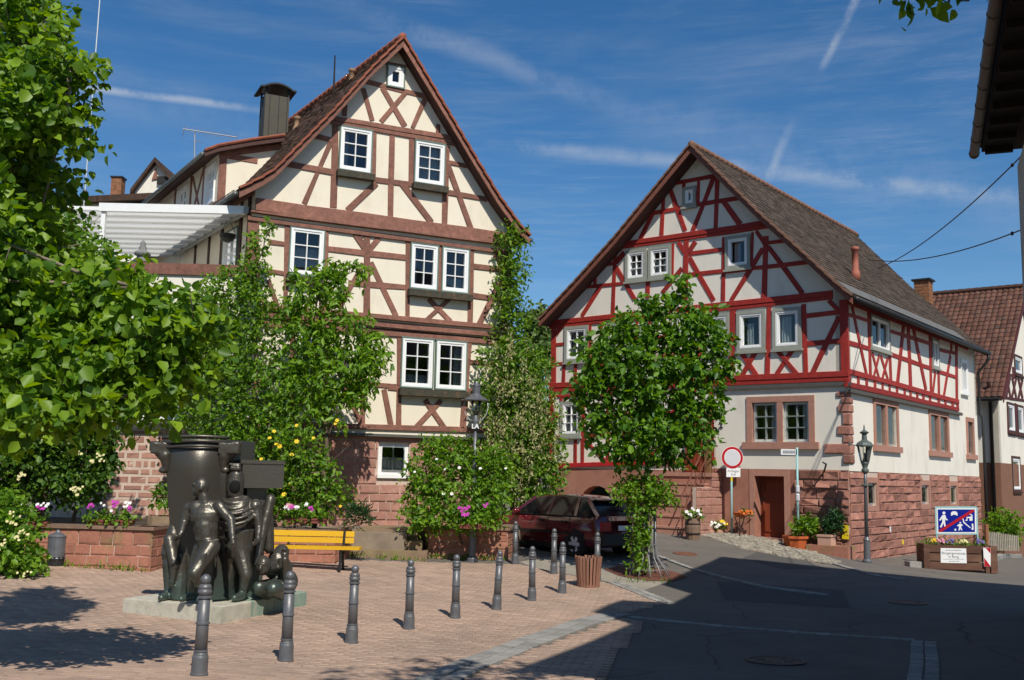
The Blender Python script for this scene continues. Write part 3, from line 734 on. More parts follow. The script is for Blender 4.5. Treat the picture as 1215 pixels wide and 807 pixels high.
# timber frame, each timber by its axis in the picture
def B1(p, q, w, prot=0.022, m=M_BROWN, **kw): beam(F1, p, q, w, house1, m, prot, **kw)
B1(zp(b_,380,500), zp(b_,960,645), 42); B1(zp(b_,585,340), zp(b_,775,372), 30)
B1(zp(b_,390,570), zp(d_,392,100), 42); B1(zp(b_,558,565), zp(d_,685,150), 45); B1(zp(b_,775,600), zp(d_,470,110), 45)
B1(zp(b_,950,650), zp(d_,752,165), 42); B1(zp(d_,145,-40), zp(d_,140,60), 45); B1(zp(d_,985,135), zp(d_,982,225), 42)
B1(zp(d_,20,80), zp(d_,1125,262), 42, 0.05); B1(zp(d_,20,118), zp(d_,1150,315), 34, 0.035)
B1(zp(c_,860,240), zp(c_,1015,275), 42); B1(zp(c_,590,488), zp(c_,1030,568), 50)
B1(zp(c_,1050,145), zp(f_,1030,200), 58); B1(zp(c_,1010,290), zp(f_,765,165), 48)
B1(zp(d_,412,200), zp(d_,402,645), 42); B1(zp(d_,570,230), zp(g_,480,285), 48); B1(zp(d_,748,262), zp(d_,740,655), 46); B1(zp(d_,1067,330), zp(g_,965,355), 48)
B1(zp(d_,390,632), zp(d_,760,678), 48); B1(zp(d_,425,665), zp(g_,95,225), 55); B1(zp(d_,655,665), zp(g_,845,335), 52)
B1(zp(e_,225,18), zp(e_,420,58), 42); B1(zp(e_,225,290), zp(e_,590,352), 46); B1(zp(e_,235,45), zp(e_,445,622), 48)
# storey beams: broad sill beam, moulded sub-beam
B1(zp(f_,325,175), zp(e_,745,712), 105, 0.10); B1(zp(f_,280,240), zp(e_,742,760), 24, 0.13)
B1(zp(f_,255,283), zp(h_,905,135), 20, 0.03, M_DKBROWN); B1(zp(f_,255,302), zp(h_,905,150), 34, 0.07)
# first floor
B1(zp(f_,308,315), (299.5,372), 105); B1(zp(f_,440,508), zp(f_,605,532), 42); B1(zp(f_,415,768), zp(f_,600,795), 40)
B1(zp(f_,612,350), (338.5,366), 42); B1(zp(f_,968,415), (385,372), 40); B1(zp(f_,980,572), zp(g_,615,650), 50)
B1((318,332),(330,366),36); B1((303,345),(318,366),30)
B1(zp(g_,268,440), zp(i_,265,468), 56); B1(zp(g_,165,440), zp(g_,262,585), 52); B1(zp(g_,375,475), zp(g_,285,590), 52)
B1(zp(i_,235,20), zp(i_,15,425), 45); B1(zp(i_,300,10), zp(i_,528,495), 48); B1(zp(i_,100,195), zp(i_,612,236), 52)
B1(zp(g_,637,505), zp(i_,630,500), 40); B1(zp(h_,320,90), zp(h_,312,505), 24); B1(zp(h_,602,130), zp(h_,588,790), 46)
B1(zp(h_,215,570), zp(h_,415,775), 42); B1(zp(h_,400,570), zp(h_,200,752), 42)
B1(zp(h_,615,275), zp(h_,900,308), 46); B1(zp(h_,615,538), zp(h_,910,578), 46); B1(zp(h_,912,140), (598.5,387), 60)
B1(zp(h_,900,330), zp(h_,672,795), 50); B1(zp(h_,815,165), zp(h_,905,285), 52)
# storey beams below the first floor
B1((297,362.5), (600,389.6), 40, 0.10); B1((297,368), (600,396), 14, 0.03, M_DKBROWN); B1((297,372.5), (600,398.8), 38, 0.085)
B1((297,378), (600,403.5), 14, 0.02, M_DKBROWN); B1((297,383), (600,407.5), 44, 0.05)
# ground floor
B1(zp(j_,103,70), zp(k_,553,262), 46); B1(zp(k_,418,-60), zp(k_,485,262), 46); B1(zp(j_,0,535), zp(j_,100,540), 42)
B1(zp(k_,790,35), zp(k_,965,285), 48); B1(zp(k_,935,40), zp(k_,715,275), 48); B1(zp(j_,727,130), zp(k_,1130,300), 50)
B1(zp(j_,720,300), zp(j_,1000,322), 42); B1(zp(j_,720,556), zp(j_,1000,580), 42); B1((598,402),(594,508),60)
B1((389,392),(387,506),42); B1((347,390),(346,505),42); B1((300,385),(298,505),80); B1((431,392),(430,508),44); B1((387,452),(474,459),42)
B1((300,448),(347,451),40); B1((390,410),(429,505),42)
B1((296,502.5), (604,511.5), 50, 0.05)
# corner and drip ledge, stone base
bm = MB(); bar(bm, F1, UL1-0.08, UR1+0.05, ZD-0.07, ZD-0.001, -0.2, 0.13); bm.build('drip_ledge', mat('slate_ledge',(0.10,0.10,0.085),0.7,0.15,6,0.2,40), house1)
winb = rect_of(F1, [zp(k_,378,408), zp(k_,655,425), zp(k_,645,715), zp(k_,368,700)])
base_poly = [(UL1-0.05,-0.6),(UR1,-0.6),(UR1,ZD-0.07),(UL1-0.05,ZD-0.07)]
wall_sheet('base_wall', F1, base_poly, [hole(winb, 0.0)], M_MORTAR, house1, 0.35, -0.02)
stones(F1, UL1-0.05, UR1, -0.3, ZD-0.075, house1, M_SAND1, 0.205, 0.26, 0.55, 0.026, 0.010, 0.004, skip=[(winb[0]-0.02,winb[1]+0.02,winb[2]-0.12,winb[3]+0.2)], seed=5)
wb = window(F1, winb, house1, outer=M_WHITE, rows=2, cols=2, sash=0.06, casing=0.06, off=-0.10, curt=[(0,1,.0,.55)])
bm = MB(); bar(bm, F1, winb[0]-0.03, winb[1]+0.03, winb[2]-0.09, winb[2]-0.005, -0.12, 0.05); bm.build('sill', M_WHITE, wb)
bm = MB(); bar(bm, F1, winb[0]-0.06, winb[1]+0.06, winb[3]+0.003, winb[3]+0.18, -0.1, 0.012); bm.build('lintel', M_SANDTRIM, house1)
# side wall, back and right walls (closed body)
CL = F1.P(UL1, 0)[:2]; CR = F1.P(UR1, 0)[:2]
F1s = Facade(0,0,-33.0,-1, org=(CL[0],CL[1],0))          # left side, u runs back
zE = float(t[1]) - 0.15
sw = [ (1.1,2.3,zE-1.95,zE-0.75) ]
wall_sheet('side_wall', F1s, [(0,-0.5),(10.6,-0.5),(10.6,zE),(0,zE)], [hole(r) for r in sw], M_CREAM, house1, 0.25, -0.01)
for r_ in sw: window(F1s, r_, house1, rows=2, cols=2, sash=0.07, casing=0.04, off=0.03, curt=[(0,1,0,1)])
for u in (0.35, 0.95, 2.45, 3.6, 4.9): beam_uz(F1s, (u, zE-3.0), (u, zE-0.1), 0.17, house1, M_DKBROWN, 0.015)
beam_uz(F1s, (0, zE-2.1), (8, zE-2.1), 0.16, house1, M_DKBROWN, 0.02); beam_uz(F1s, (0, zE-0.08), (8, zE-0.08), 0.2, house1, M_BROWN, 0.03)
F1r = Facade(0,0,-33.0,1, org=(CR[0],CR[1],0))
wall_sheet('side_wall', F1r, [(0,-0.5),(10.6,-0.5),(10.6,zE),(0,zE)], [], M_CREAM, house1, 0.25, -0.01)
F1b = Facade(0,0,64.0,-1, org=(CL+RD1[:2]*10.6).tolist()+[0])
wall_sheet('back_wall', F1b, [(0,-0.5),(UR1-UL1,-0.5),(UR1-UL1,zE),(apex1[0]-UL1,apex1[1]-0.9),(0,zE)], [], M_CREAM, house1, 0.2)
# eaves gutter on the left side
def P1(q, back, dz=0, off=0): return F1.P(q[0], q[1]+dz, OV1+off) + RD1*back
bm = MB(); e0 = P1(pl1[-1], 0.05, -0.10) - F1.d3*0.06; bm.tube([e0, e0+RD1*10.5], 0.065, 8); bm.build('gutter', M_ZINC, house1, smooth=True)
bm = MB(); e1 = P1(pr1[-1], 0.05, -0.08) + F1.d3*0.06; bm.tube([e1-RD1*0.05, e1+RD1*10.5], 0.065, 8); bm.build('gutter', M_ZINC, house1, smooth=True)
# snow guard rods along the eave
bm = MB()
for q in np.arange(0.9, 4.2, 0.45):
    p = P1(pl1[-1], q, 0.05)+F1.d3*0.15; bm.tube([p, p+np.array([0,0,0.16])], 0.012, 5)
p = P1(pl1[-1], 0.9, 0.2)+F1.d3*0.15; bm.tube([p, p+RD1*3.2], 0.012, 5); bm.build('snow_guard', M_DKMETAL, house1)

# shed dormer on the left slope
TD = 3.1; dO = CL+RD1[:2]*TD
F1d = Facade(0,0,64.0,1, org=(dO[0],dO[1],0)); F1ds = Facade(0,0,-33.0,-1, org=(dO[0],dO[1],0))
dv = [F1d.uz(x,y,0.3) for x,y in ((338,161.5),(300,166.5),(260,173.5),(243,179.5))]
dz0 = zE-0.3; dl = [q for q in dv]
dormer_top = [(q[0], q[1]-0.16) for q in dv if q[0] > 0.02]
zc = np.interp(0.0, [q[0] for q in dv[::-1]], [q[1] for q in dv[::-1]])-0.16
wall_sheet('dormer_cheek', F1d, [(0,dz0),(dv[0][0],dz0+2.0),(dv[0][0],dv[0][1]-0.16)]+dormer_top[1:]+[(0,zc)], [], M_CREAM, house1, 0.15)
beam_uz(F1d, (0.09,dz0), (0.09,zc), 0.20, house1, M_BROWN, 0.02)
beam_uz(F1d, F1d.uz(*zp(c_,0,410)), F1d.uz(*zp(c_,345,465)), 0.15, house1, M_BROWN, 0.02)
beam_uz(F1d, (0.0,zc-0.02), (dv[0][0],dv[0][1]-0.22), 0.16, house1, M_BROWN, 0.03)
dwin = [(0.28,1.2,zc-1.25,zc-0.12),(3.0,4.1,zc-1.25,zc-0.12)]
wall_sheet('dormer_wall', F1ds, [(0,dz0),(6.4,dz0),(6.4,zc+0.05),(0,zc+0.05)], [hole(r) for r in dwin], M_CREAM, house1, 0.15)
for r_ in dwin: window(F1ds, r_, house1, outer=M_WHITE, rows=3, cols=2, sash=0.07, casing=0.05, off=0.03, curt=None)
for u0,u1 in ((1.45,2.5),(2.5,1.45)): beam_uz(F1ds, (u0,zc-1.4), (u1,zc-0.05), 0.10, house1, M_BROWN, 0.015)
for u in (1.35,2.62,4.3): beam_uz(F1ds, (u,dz0), (u,zc), 0.13, house1, M_BROWN, 0.02)
beam_uz(F1ds, (0,zc-1.36), (6.2,zc-1.36), 0.13, house1, M_BROWN, 0.025)
V = []; n = len(dv)
for back in (0.0, 7.2):
    for dz in (0.0,-0.14): V += [F1d.P(q[0], q[1]+dz, 0.3)+RD1*back for q in dv]
F = []
for i in range(n-1): F += [(i+1,i,2*n+i,2*n+i+1),(n+i,n+i+1,3*n+i+1,3*n+i),(i,i+1,n+i+1,n+i),(2*n+i+1,2*n+i,3*n+i,3*n+i+1)]
F += [(n-1,2*n-1,4*n-1,3*n-1),(0,2*n,3*n,n)]
dr = mk('dormer_roof', V, F, M_DKBROWN, house1)
ev = F1d.P(dv[-1][0], dv[-1][1]+0.01, 0.3); roof_tiles('tiles', ev, RD1, [F1d.P(q[0], q[1]+0.01, 0.3)-ev for q in dv[::-1]], 7.2, M_TILE_RED, dr, seed=31)
bm = MB(); q0 = F1d.P(dv[-1][0]-0.05, dv[-1][1]-0.08, 0.32); bm.tube([q0, q0+RD1*7.1], 0.06, 8); bm.build('gutter', M_ZINC, house1, smooth=True)
bm = MB(); vv = [F1d.P(q[0], q[1]+0.03, 0.31) for q in dv]; bm.tube(vv, 0.045, 6); bm.build('verge', M_VERGE1, house1)

# chimney clad in metal with a curved cowl
chim = at(325,140,29.6); cx_, cy_ = chim[0], chim[1]; z1c = at(325,118,29.6)[2]
M_CLAD = mat('brown_cladding', (0.075,0.068,0.05), 0.5, 0.1, 4, 0.1, 30, metallic=0.3)
bm = MB(); bm.box((cx_,cy_,z1c-1.5), (0.72,0.72,3.0), F1.d3, None); ch = bm.build('chimney', M_CLAD, house1)
bm = MB()
for s_ in (-0.22,0.05,0.3): bm.box(np.array([cx_,cy_,z1c-1.5])+F1.d3*s_+F1.n3*0.366, (0.02,0.02,3.0), F1.d3, None); bm.box(np.array([cx_,cy_,z1c-1.5])-F1.d3*0.366+F1.n3*s_, (0.02,0.02,3.0), F1.d3, None)
bm.build('cladding_seam', M_DKMETAL, ch)
bm = MB(); ns = 10; V = []
for i in range(ns+1):
    a = -1+2*i/ns; up = 0.22*(1-a*a)+0.16*max(0,abs(a)-0.86)*3
    for s_, t_ in ((-0.5,0),(0.5,0),(0.5,0.05),(-0.5,0.05)): V.append(np.array([cx_,cy_,z1c+0.08+up+t_])+F1.d3*a*0.53+F1.n3*s_)
F = []
for i in range(ns):
    for q in range(4): F.append((i*4+q, i*4+(q+1)%4, (i+1)*4+(q+1)%4, (i+1)*4+q))
F += [(3,2,1,0), tuple(ns*4+q for q in range(4))]
mk('chimney_cowl', V, F, M_DKMETAL, ch, smooth=False)
for a in (-0.33,0.33):
    for s_ in (-0.33,0.33):
        bm = MB(); bm.tube([np.array([cx_,cy_,z1c-0.02])+F1.d3*a+F1.n3*s_, np.array([cx_,cy_,z1c+0.3])+F1.d3*a+F1.n3*s_], 0.03, 6); bm.build('cowl_post', M_DKMETAL, ch)
# clay vents and lightning rod on the roof
for px, py, h in ((417,100,0.55),(352,152,0.45)):
    p = at(px, py, 27.2 if px > 400 else 28.6); bm = MB(); bm.lathe(p-np.array([0,0,0.2]), [(0.13,0),(0.11,0.2),(0.075,0.3),(0.075,h),(0.095,h+0.01),(0.095,h+0.08),(0.06,h+0.1)], 10); bm.build('roof_vent', mat('clay_vent',(0.28,0.17,0.10),0.85,0.2,6,0.2,40), house1, smooth=True)
p = at(396,108,27.6); q = at(397.5,66,27.6); bm = MB(); bm.tube([p, q], [0.03,0.022], 6); bm.build('lightning_rod', M_DKMETAL, house1)
# television aerial
p = at(232,185,29.5); q = at(231,160,29.5); bm = MB(); bm.tube([p-np.array([0,0,0.6]), q], 0.022, 6); a0 = at(217,153,29.5); a1 = at(281,163,29.9); bm.tube([a0,a1],0.016,6)
for s_ in np.linspace(0.05,1,17):
    m_ = a0+(a1-a0)*s_; bm.tube([m_-np.array([0,0,0.12]), m_+np.array([0,0,0.12])], 0.007, 4)
for dz in (0.2,0.35): bm.tube([a0+np.array([0.0,0,-dz*0.8]), a0+np.array([-0.05,0.3,dz*0.6])], 0.008, 4)
bm.tube([q, a0+(a1-a0)*0.2], 0.012, 5); bm.tube([at(239,168,29.5), at(232,168,29.5)], 0.012, 5)
aer = bm.build('roof_aerial', mat('aluminium',(0.45,0.46,0.47),0.4,0.05,5,0.0,40,metallic=0.8), house1)
# ------------------------------------------------------------------ red timbered corner house
l_,m_,n2,o_,p_,q_,r2,s_2,t_2,u_2,v_2 = (640,280),(640,370),(740,170),(720,250),(860,250),(860,340),(1000,340),(860,440),(1000,440),(840,530),(990,540)
PC2 = at(1007.5, 560, 28.0)                      # the street corner
F2 = Facade(0,0,-51.7,-1, org=(PC2[0],PC2[1],0)); F2s = Facade(0,0,38.3,1, org=(PC2[0],PC2[1],0))     # u runs away from the corner on both
RD2 = np.array([F2s.d[0], F2s.d[1], 0.0])
UL2 = F2.uz(653,480)[0]; US2 = F2s.uz(1160,520)[0]
house2 = thing('timbered_house', 'red and white half-timbered corner house with brown tiled roof and sandstone base', 'house', F2.P(0,-0.3))
OV2 = 0.62
# profile: F2's u grows to the left
pr2 = [F2.uz(x,y,OV2) for x,y in ((820,172),(898,250),(960,306),(990,334),(1012,352))]
pl2 = [F2.uz(x,y,OV2) for x,y in ((820,172),(731,281),(683.5,334),(660,359),(640,380.5))]
ap2 = (pr2[0]+pl2[0])/2; pr2[0] = ap2; pl2[0] = ap2
gable_roof(F2, RD2, pl2, pr2, OV2, US2+0.75, house2, M_TILE_BR, mat('red_bargeboard',(0.20,0.075,0.05),0.7,0.15,8,0.2,40), M_DKBROWN, tw=0.2, th=0.185, seed=21, boardw=0.16, m_verge=mat('brown_verge',(0.20,0.105,0.07),0.85,0.2,5,0.2,40))

def Q(reg, *pts): return [zp(reg, x, y) for x, y in pts]
W2 = {
 'top': Q(n2,(540,405),(658,382),(655,562),(530,582)),
 'g1': Q(l_,(778,138),(972,110),(970,392),(780,418)), 'g2': Q(l_,(988,102),(1195,78),(1192,370),(984,398)),
 'g3': [(860.8,281.5),(891.5,277),(890,317.5),(861,320.5)],
 'e0': [(837,375.5),(866,372),(866,417.5),(837,420.5)],
 'e1': Q(q_,(112,232),(368,204),(368,572),(112,594)), 'e2': Q(q_,(432,206),(695,180),(695,548),(436,582)),
 'f': Q(m_,(232,140),(452,112),(440,445),(232,466)),
 'f2': [(722,383),(751,380),(751,424),(722,427)],
 'lo': [(666,477),(690,475),(690,517),(666,519)],
}
r2s = {k: rect_of(F2, q) for k, q in W2.items()}
r2s = {k: (min(a,b), max(a,b), z0, z1) for k, (a,b,z0,z1) in r2s.items()}
for a, b2 in (('g1','g2'),('e1','e2')):
    za = (r2s[a][2]+r2s[b2][2])/2; zb = (r2s[a][3]+r2s[b2][3])/2
    r2s[a] = r2s[a][:2]+(za,zb); r2s[b2] = r2s[b2][:2]+(za,zb)
for k in ('e0','f2','f'): r2s[k] = r2s[k][:2]+r2s['e1'][2:]
ZS2 = F2.uz(960,455)[1]                          # underside of the timber storey
def roof_z(prL, prR, u):
    xs = [p[0] for p in prR[::-1]]+[p[0] for p in prL[1:]]; zs = [p[1] for p in prR[::-1]]+[p[1] for p in prL[1:]]
    return float(np.interp(u, xs, zs))
poly2 = [(0,ZS2),(UL2,ZS2),(UL2,roof_z(pl2,pr2,UL2)-0.15)] + [(p[0],p[1]-0.15) for p in pl2[::-1] if p[0] < UL2-0.05] + [(p[0],p[1]-0.15) for p in pr2[1:] if p[0] > 0.05] + [(0,roof_z(pl2,pr2,0)-0.15)]
upper = ('top','g1','g2','g3','e0','e1','e2','f','f2')
wall_sheet('gable_wall', F2, poly2, [hole(r2s[k]) for k in upper], M_WHITEPL, house2)
for k in upper:
    cur = {'g1':[(0,.42,0,.62),(.58,1,0,.62)], 'g2':[(0,.42,0,.62),(.58,1,0,.62)], 'f':[(0,1,0,.4)], 'f2':[(0,1,0,.4)], 'e1':[(.45,.85,0,.8)], 'e2':[(.35,.95,0,.95)], 'e0':[(.1,.6,0,.9)], 'g3':[(.45,.9,0,.95)]}.get(k)
    small = k in ('g1','g2','f','f2')
    window(F2, r2s[k], house2, outer=M_GREYFR, rows=3 if small else 1, cols=2 if small else 1, sash=0.085, casing=0.10, off=0.05, curt=cur, sill=0.10)
def B2(p, q, w, prot=0.022, m=M_REDW, **kw): beam(F2, p, q, w, house2, m, prot, **kw)
def zz(reg, x1,y1,x2,y2, w, prot=0.022, m=M_REDW): B2(zp(reg,x1,y1), zp(reg,x2,y2), w, prot, m)
zz(n2,375,375,840,292,38); B2(zp(n2,365,380),zp(o_,495,222),36); zz(n2,408,385,555,790,40); zz(n2,545,362,540,412,28); zz(n2,676,336,668,565,26)
zz(n2,812,312,625,790,38); zz(n2,846,300,830,768,38); zz(n2,110,658,535,582,34); zz(n2,655,556,1075,486,38); B2(zp(n2,265,632),zp(o_,303,258),36); zz(n2,900,525,1050,732,52)
# collar beams
B2(zp(o_,50,318),zp(p_,395,108),40,0.06); B2(zp(o_,20,350),zp(p_,400,142),34,0.035)
B2(zp(o_,78,360),zp(l_,660,712),32); zz(l_,520,267,668,250,28); zz(l_,507,290,500,452,26); zz(l_,345,468,775,424,30); zz(l_,548,458,385,718,34); zz(l_,690,280,862,575,40); zz(l_,768,150,690,240,44)
zz(l_,980,400,975,560,38); B2((768.5,303),(775,300),10); zz(o_,597,295,592,640,20)
zz(o_,720,265,708,800,44); zz(o_,645,285,705,378,42); zz(o_,802,280,735,380,42); zz(o_,745,420,965,812,44); zz(o_,680,520,500,740,40)
zz(o_,740,386,1055,348,38); zz(o_,730,578,1055,543,38); zz(o_,1056,240,1048,812,34); B2(zp(p_,10,555),zp(p_,235,525),30)
zz(p_,252,195,240,520,24); zz(p_,372,230,356,785,48); zz(p_,285,185,380,325,42); zz(p_,345,340,60,812,38); zz(p_,392,325,705,745,46); zz(p_,235,522,770,462,38); zz(p_,390,292,580,268,34)
# beam under the gable
B2((652,383.5),zp(q_,975,60),46,0.06); B2((652,388.5),zp(q_,975,102),30,0.04)
# timber storey
zz(q_,1072,120,1085,800,76,0.035); zz(q_,940,125,1040,232,46); zz(q_,735,266,1030,232,42); zz(q_,740,517,1050,490,46); zz(q_,1030,270,782,800,44)
zz(q_,712,160,732,790,44); zz(q_,76,210,60,810,56); zz(q_,400,180,386,790,42)
zz(q_,140,575,292,802,42); zz(q_,292,570,158,802,42); zz(q_,462,565,652,790,42); zz(q_,618,562,470,790,42)
zz(m_,130,110,130,690,44); zz(m_,212,112,150,205,44); zz(m_,150,297,228,289,30); zz(m_,150,471,226,464,30); zz(m_,224,470,216,655,26); zz(m_,326,470,325,655,26); zz(m_,455,120,450,650,30); zz(m_,545,270,545,650,26)
zz(m_,455,292,560,284,28); zz(m_,455,470,640,455,28)
for x in (697,714,756,771,789,812,829): B2((x,384-(x-697)*0.1),(x,453-(x-697)*0.03),22)
B2((715,426),(866,418),30); B2((752,403),(836,396),28)
B2((652,457.5),(1007.5,443.5),48,0.055); B2((652,463.5),(1007.5,449.8),40,0.035)
# lower left: timber storey down to the plinth
XS = F2.uz(849,480)[0]                            # where plaster begins
ZR = F2.uz(690,556)[1]
polyl = [(XS,ZR),(UL2,ZR),(UL2,ZS2-0.002),(XS,ZS2-0.002)]
wall_sheet('lower_wall', F2, polyl, [hole(r2s['lo'])], M_WHITEPL, house2)
window(F2, r2s['lo'], house2, outer=M_GREYFR, rows=3, cols=2, sash=0.08, casing=0.09, off=0.05, curt=[(0,1,0,.5)], sill=0.1)
for p, q, w in (((654.5,466),(654.5,556),40),((667,466),(666,476),26),((655,494),(666,493),28),((656,519),(800,512),28),((692,466),(691,552),30),((683,522),(683,552),26),((722,466),(721,552),30),((760,466),(759,552),30),((800,466),(799,552),36),((845,464),(845,552),40),((693,494),(845,487),26),((692,520),(722,550),26),((760,548),(799,520),26)):
    B2(p, q, w)
B2((652,470.5),(849,462.5),26,0.03); B2((652,553),(849,546),42,0.06, mat('bright_red_paint',(0.42,0.02,0.025),0.5,0.08,6,0.15,40))
# plastered ground floor with sandstone-framed double window
ZB2 = F2.uz(970,557.5)[1]; ZGL = -0.9
XD0, XD1 = F2.uz(931,600)[0], F2.uz(896,600)[0]
gw = rect_of(F2, Q(s_2,(200,236),(810,220),(815,640),(200,645))); gw = (min(gw[:2]),max(gw[:2]),gw[2],gw[3])
fw = 0.17; mid = (gw[0]+gw[1])/2
o1 = (gw[0]+fw, mid-0.085, gw[2]+0.005, gw[3]-fw); o2 = (mid+0.085, gw[1]-fw, gw[2]+0.005, gw[3]-fw)
wall_sheet('ground_wall', F2, [(0,ZB2),(XS-0.003,ZB2),(XS-0.003,ZS2-0.002),(0,ZS2-0.002)], [hole(o1,-0.0), hole(o2,-0.0)], M_WHITEPL, house2, 0.35, 0.008)
for o in (o1,o2): window(F2, o, house2, outer=M_WHITE, rows=3, cols=2, sash=0.05, casing=0.03, off=-0.13, curt=[(0,.25,0,1)], munt=0.03)
bm = MB(); bar(bm, F2, gw[0], gw[1], gw[3]-fw, gw[3], -0.12, 0.045); bm.build('lintel', M_SANDTRIM, house2)
for a, b2 in ((gw[0],gw[0]+fw),(mid-0.085,mid+0.085),(gw[1]-fw,gw[1])):
    bm = MB(); bar(bm, F2, a, b2, gw[2], gw[3]-fw-0.003, -0.12, 0.042); bm.build('jamb', M_SANDTRIM, house2)
bm = MB(); bar(bm, F2, gw[0]-0.12, gw[1]+0.12, gw[2]-0.20, gw[2]-0.003, -0.1, 0.11); bm.build('sill', M_SANDTRIM, house2)
# base: smooth sandstone plinth around the cellar door, quarry-faced stone to the corner
ZDT = F2.uz(912,565)[1]
door = (XD0, XD1, F2.uz(912,637.5)[1], ZDT)
M_REDPL = mat('red_base_plaster', (0.36,0.17,0.12), 0.9, 0.12, 2.2, 0.25, 40, col2=(0.29,0.125,0.085), mixscale=1.4, mixlo=0.45, mixhi=0.7)
wall_sheet('plinth_wall', F2, [(F2.uz(944,600)[0],ZGL),(XS+0.35,ZGL),(XS+0.35,ZB2-0.002),(F2.uz(944,600)[0],ZB2-0.002)], [[(door[0],door[2]-0.05),(door[1],door[2]-0.05),(door[1],door[3]),(door[0],door[3])]], M_REDPL, house2, 0.5, 0.01)
bm = MB(); bar(bm, F2, door[0]-0.16, door[1]+0.16, door[3]+0.002, door[3]+0.19, -0.1, 0.03)
bm.build('door_lintel', M_SANDTRIM, house2)
for a, b2 in ((door[0]-0.16,door[0]-0.002),(door[1]+0.002,door[1]+0.16)):
    bm = MB(); bar(bm, F2, a, b2, door[2]-0.3, door[3], -0.1, 0.028); bm.build('door_jamb', M_SANDTRIM, house2)
M_DOOR = mat('red_brown_door', (0.22,0.045,0.018), 0.55, 0.12, 7, 0.2, 40, stretch=(1,1,0.2))
bm = MB(); bar(bm, F2, door[0]-0.02, door[1]+0.02, door[2]-0.03, door[3]+0.02, -0.42, -0.37); dr2 = bm.build('door', M_DOOR, house2)
for z0, z1 in ((0.08,0.62),(0.70,0.94)):
    bm = MB(); frame_ring(bm, F2, door[0]+0.08, door[1]-0.08, door[2]+(door[3]-door[2])*z0, door[2]+(door[3]-door[2])*z1, 0.06, -0.372, -0.345); bm.build('door_panel', M_DOOR, dr2)
bm = MB(); zh = door[2]+(door[3]-door[2])*0.55; bar(bm, F2, door[1]-0.08, door[1]-0.04, zh, zh+0.16, -0.371, -0.34); bar(bm, F2, door[1]-0.16, door[1]-0.06, zh+0.08, zh+0.105, -0.338, -0.315); bm.build('door_handle', M_DKMETAL, dr2)
bm = MB(); bar(bm, F2, door[0]-0.12, door[1]+0.12, door[2]-0.2, door[2]-0.02, -0.4, 0.12); bm.build('door_step', M_SANDTRIM, house2)
UQ = F2.uz(944,600)[0]
wall_sheet('base_wall', F2, [(0.0,ZGL),(UQ,ZGL),(UQ,ZB2),(0.0,ZB2)], [], M_MORTAR, house2, 0.3, -0.012)
stones(F2, 0.0, UQ-0.004, -0.75, ZB2, house2, M_SAND, 0.225, 0.3, 0.75, 0.026, 0.060, 0.028, seed=9)
# side: stone base with three small windows
ZB2s = F2s.uz(1080,562)[1]
cel = [rect_of(F2s, Q(v_2,(300,250),(380,252),(378,456),(300,456))), rect_of(F2s, Q(v_2,(783,270),(852,273),(850,442),(783,442))), rect_of(F2s, Q(v_2,(1045,275),(1103,278),(1100,442),(1045,442)))]
wall_sheet('base_wall', F2s, [(0.0,-1.5),(US2,-1.5),(US2,ZB2s),(0.0,ZB2s)], [hole(c,0) for c in cel], M_MORTAR, house2, 0.35, -0.012)
stones(F2s, 0.0, US2, -0.85, ZB2s, house2, M_SAND, 0.215, 0.35, 0.95, 0.020, 0.042, 0.020, skip=[(c[0]-0.16,c[1]+0.16,c[2]-0.16,c[3]+0.16) for c in cel], seed=10)
for c in cel:
    window(F2s, c, house2, outer=M_WHITE, rows=1, cols=1, sash=0.05, casing=0.03, off=-0.17)
    bm = MB(); frame_ring(bm, F2s, c[0]-0.155, c[1]+0.155, c[2]-0.155, c[3]+0.155, 0.153, -0.1, 0.022); bm.build('window_surround', M_SANDTRIM, house2)
# side ground floor plaster with sandstone windows
gws = [rect_of(F2s, Q(t_2,(268,240),(485,285),(505,690),(275,640))), rect_of(F2s, Q(t_2,(770,345),(945,385),(955,735),(775,700))), rect_of(F2s, Q(t_2,(1105,405),(1172,425),(1185,770),(1112,745)))]
ZS2s = F2s.uz(1010,461)[1]
gws = [(r[0],r[1],F2s.uz(1050,529)[1],F2s.uz(1050,475)[1]) for r in gws]
holes = []; lights = []
for r_ in gws:
    k = 2 if r_[1]-r_[0] > 1.1 else 1; f2 = 0.16; ww = (r_[1]-r_[0]-f2*(k+1))/k
    for i in range(k): lights.append((r_[0]+f2+i*(ww+f2), r_[0]+f2+i*(ww+f2)+ww, r_[2]+0.004, r_[3]-f2))
wall_sheet('ground_wall', F2s, [(0.0,ZB2s),(US2,ZB2s),(US2,ZS2s),(0.0,ZS2s)], [hole(c,0) for c in lights], M_WHITEPL, house2, 0.35, 0.008)
for c in lights: window(F2s, c, house2, outer=M_WHITE, rows=3, cols=2, sash=0.05, casing=0.03, off=-0.16)
for r_ in gws:
    bm = MB(); bar(bm, F2s, r_[0], r_[1], r_[3]-0.16, r_[3], -0.12, 0.05); bm.build('lintel', M_SANDTRIM, house2)
    k = 2 if r_[1]-r_[0] > 1.1 else 1; ww = (r_[1]-r_[0]-0.16*(k+1))/k
    for i in range(k+1):
        a = r_[0]+i*(ww+0.16); bm = MB(); bar(bm, F2s, a, a+0.16, r_[2], r_[3]-0.163, -0.12, 0.047); bm.build('jamb', M_SANDTRIM, house2)
    bm = MB(); bar(bm, F2s, r_[0]-0.1, r_[1]+0.1, r_[2]-0.18, r_[2]-0.003, -0.1, 0.11); bm.build('sill', M_SANDTRIM, house2)
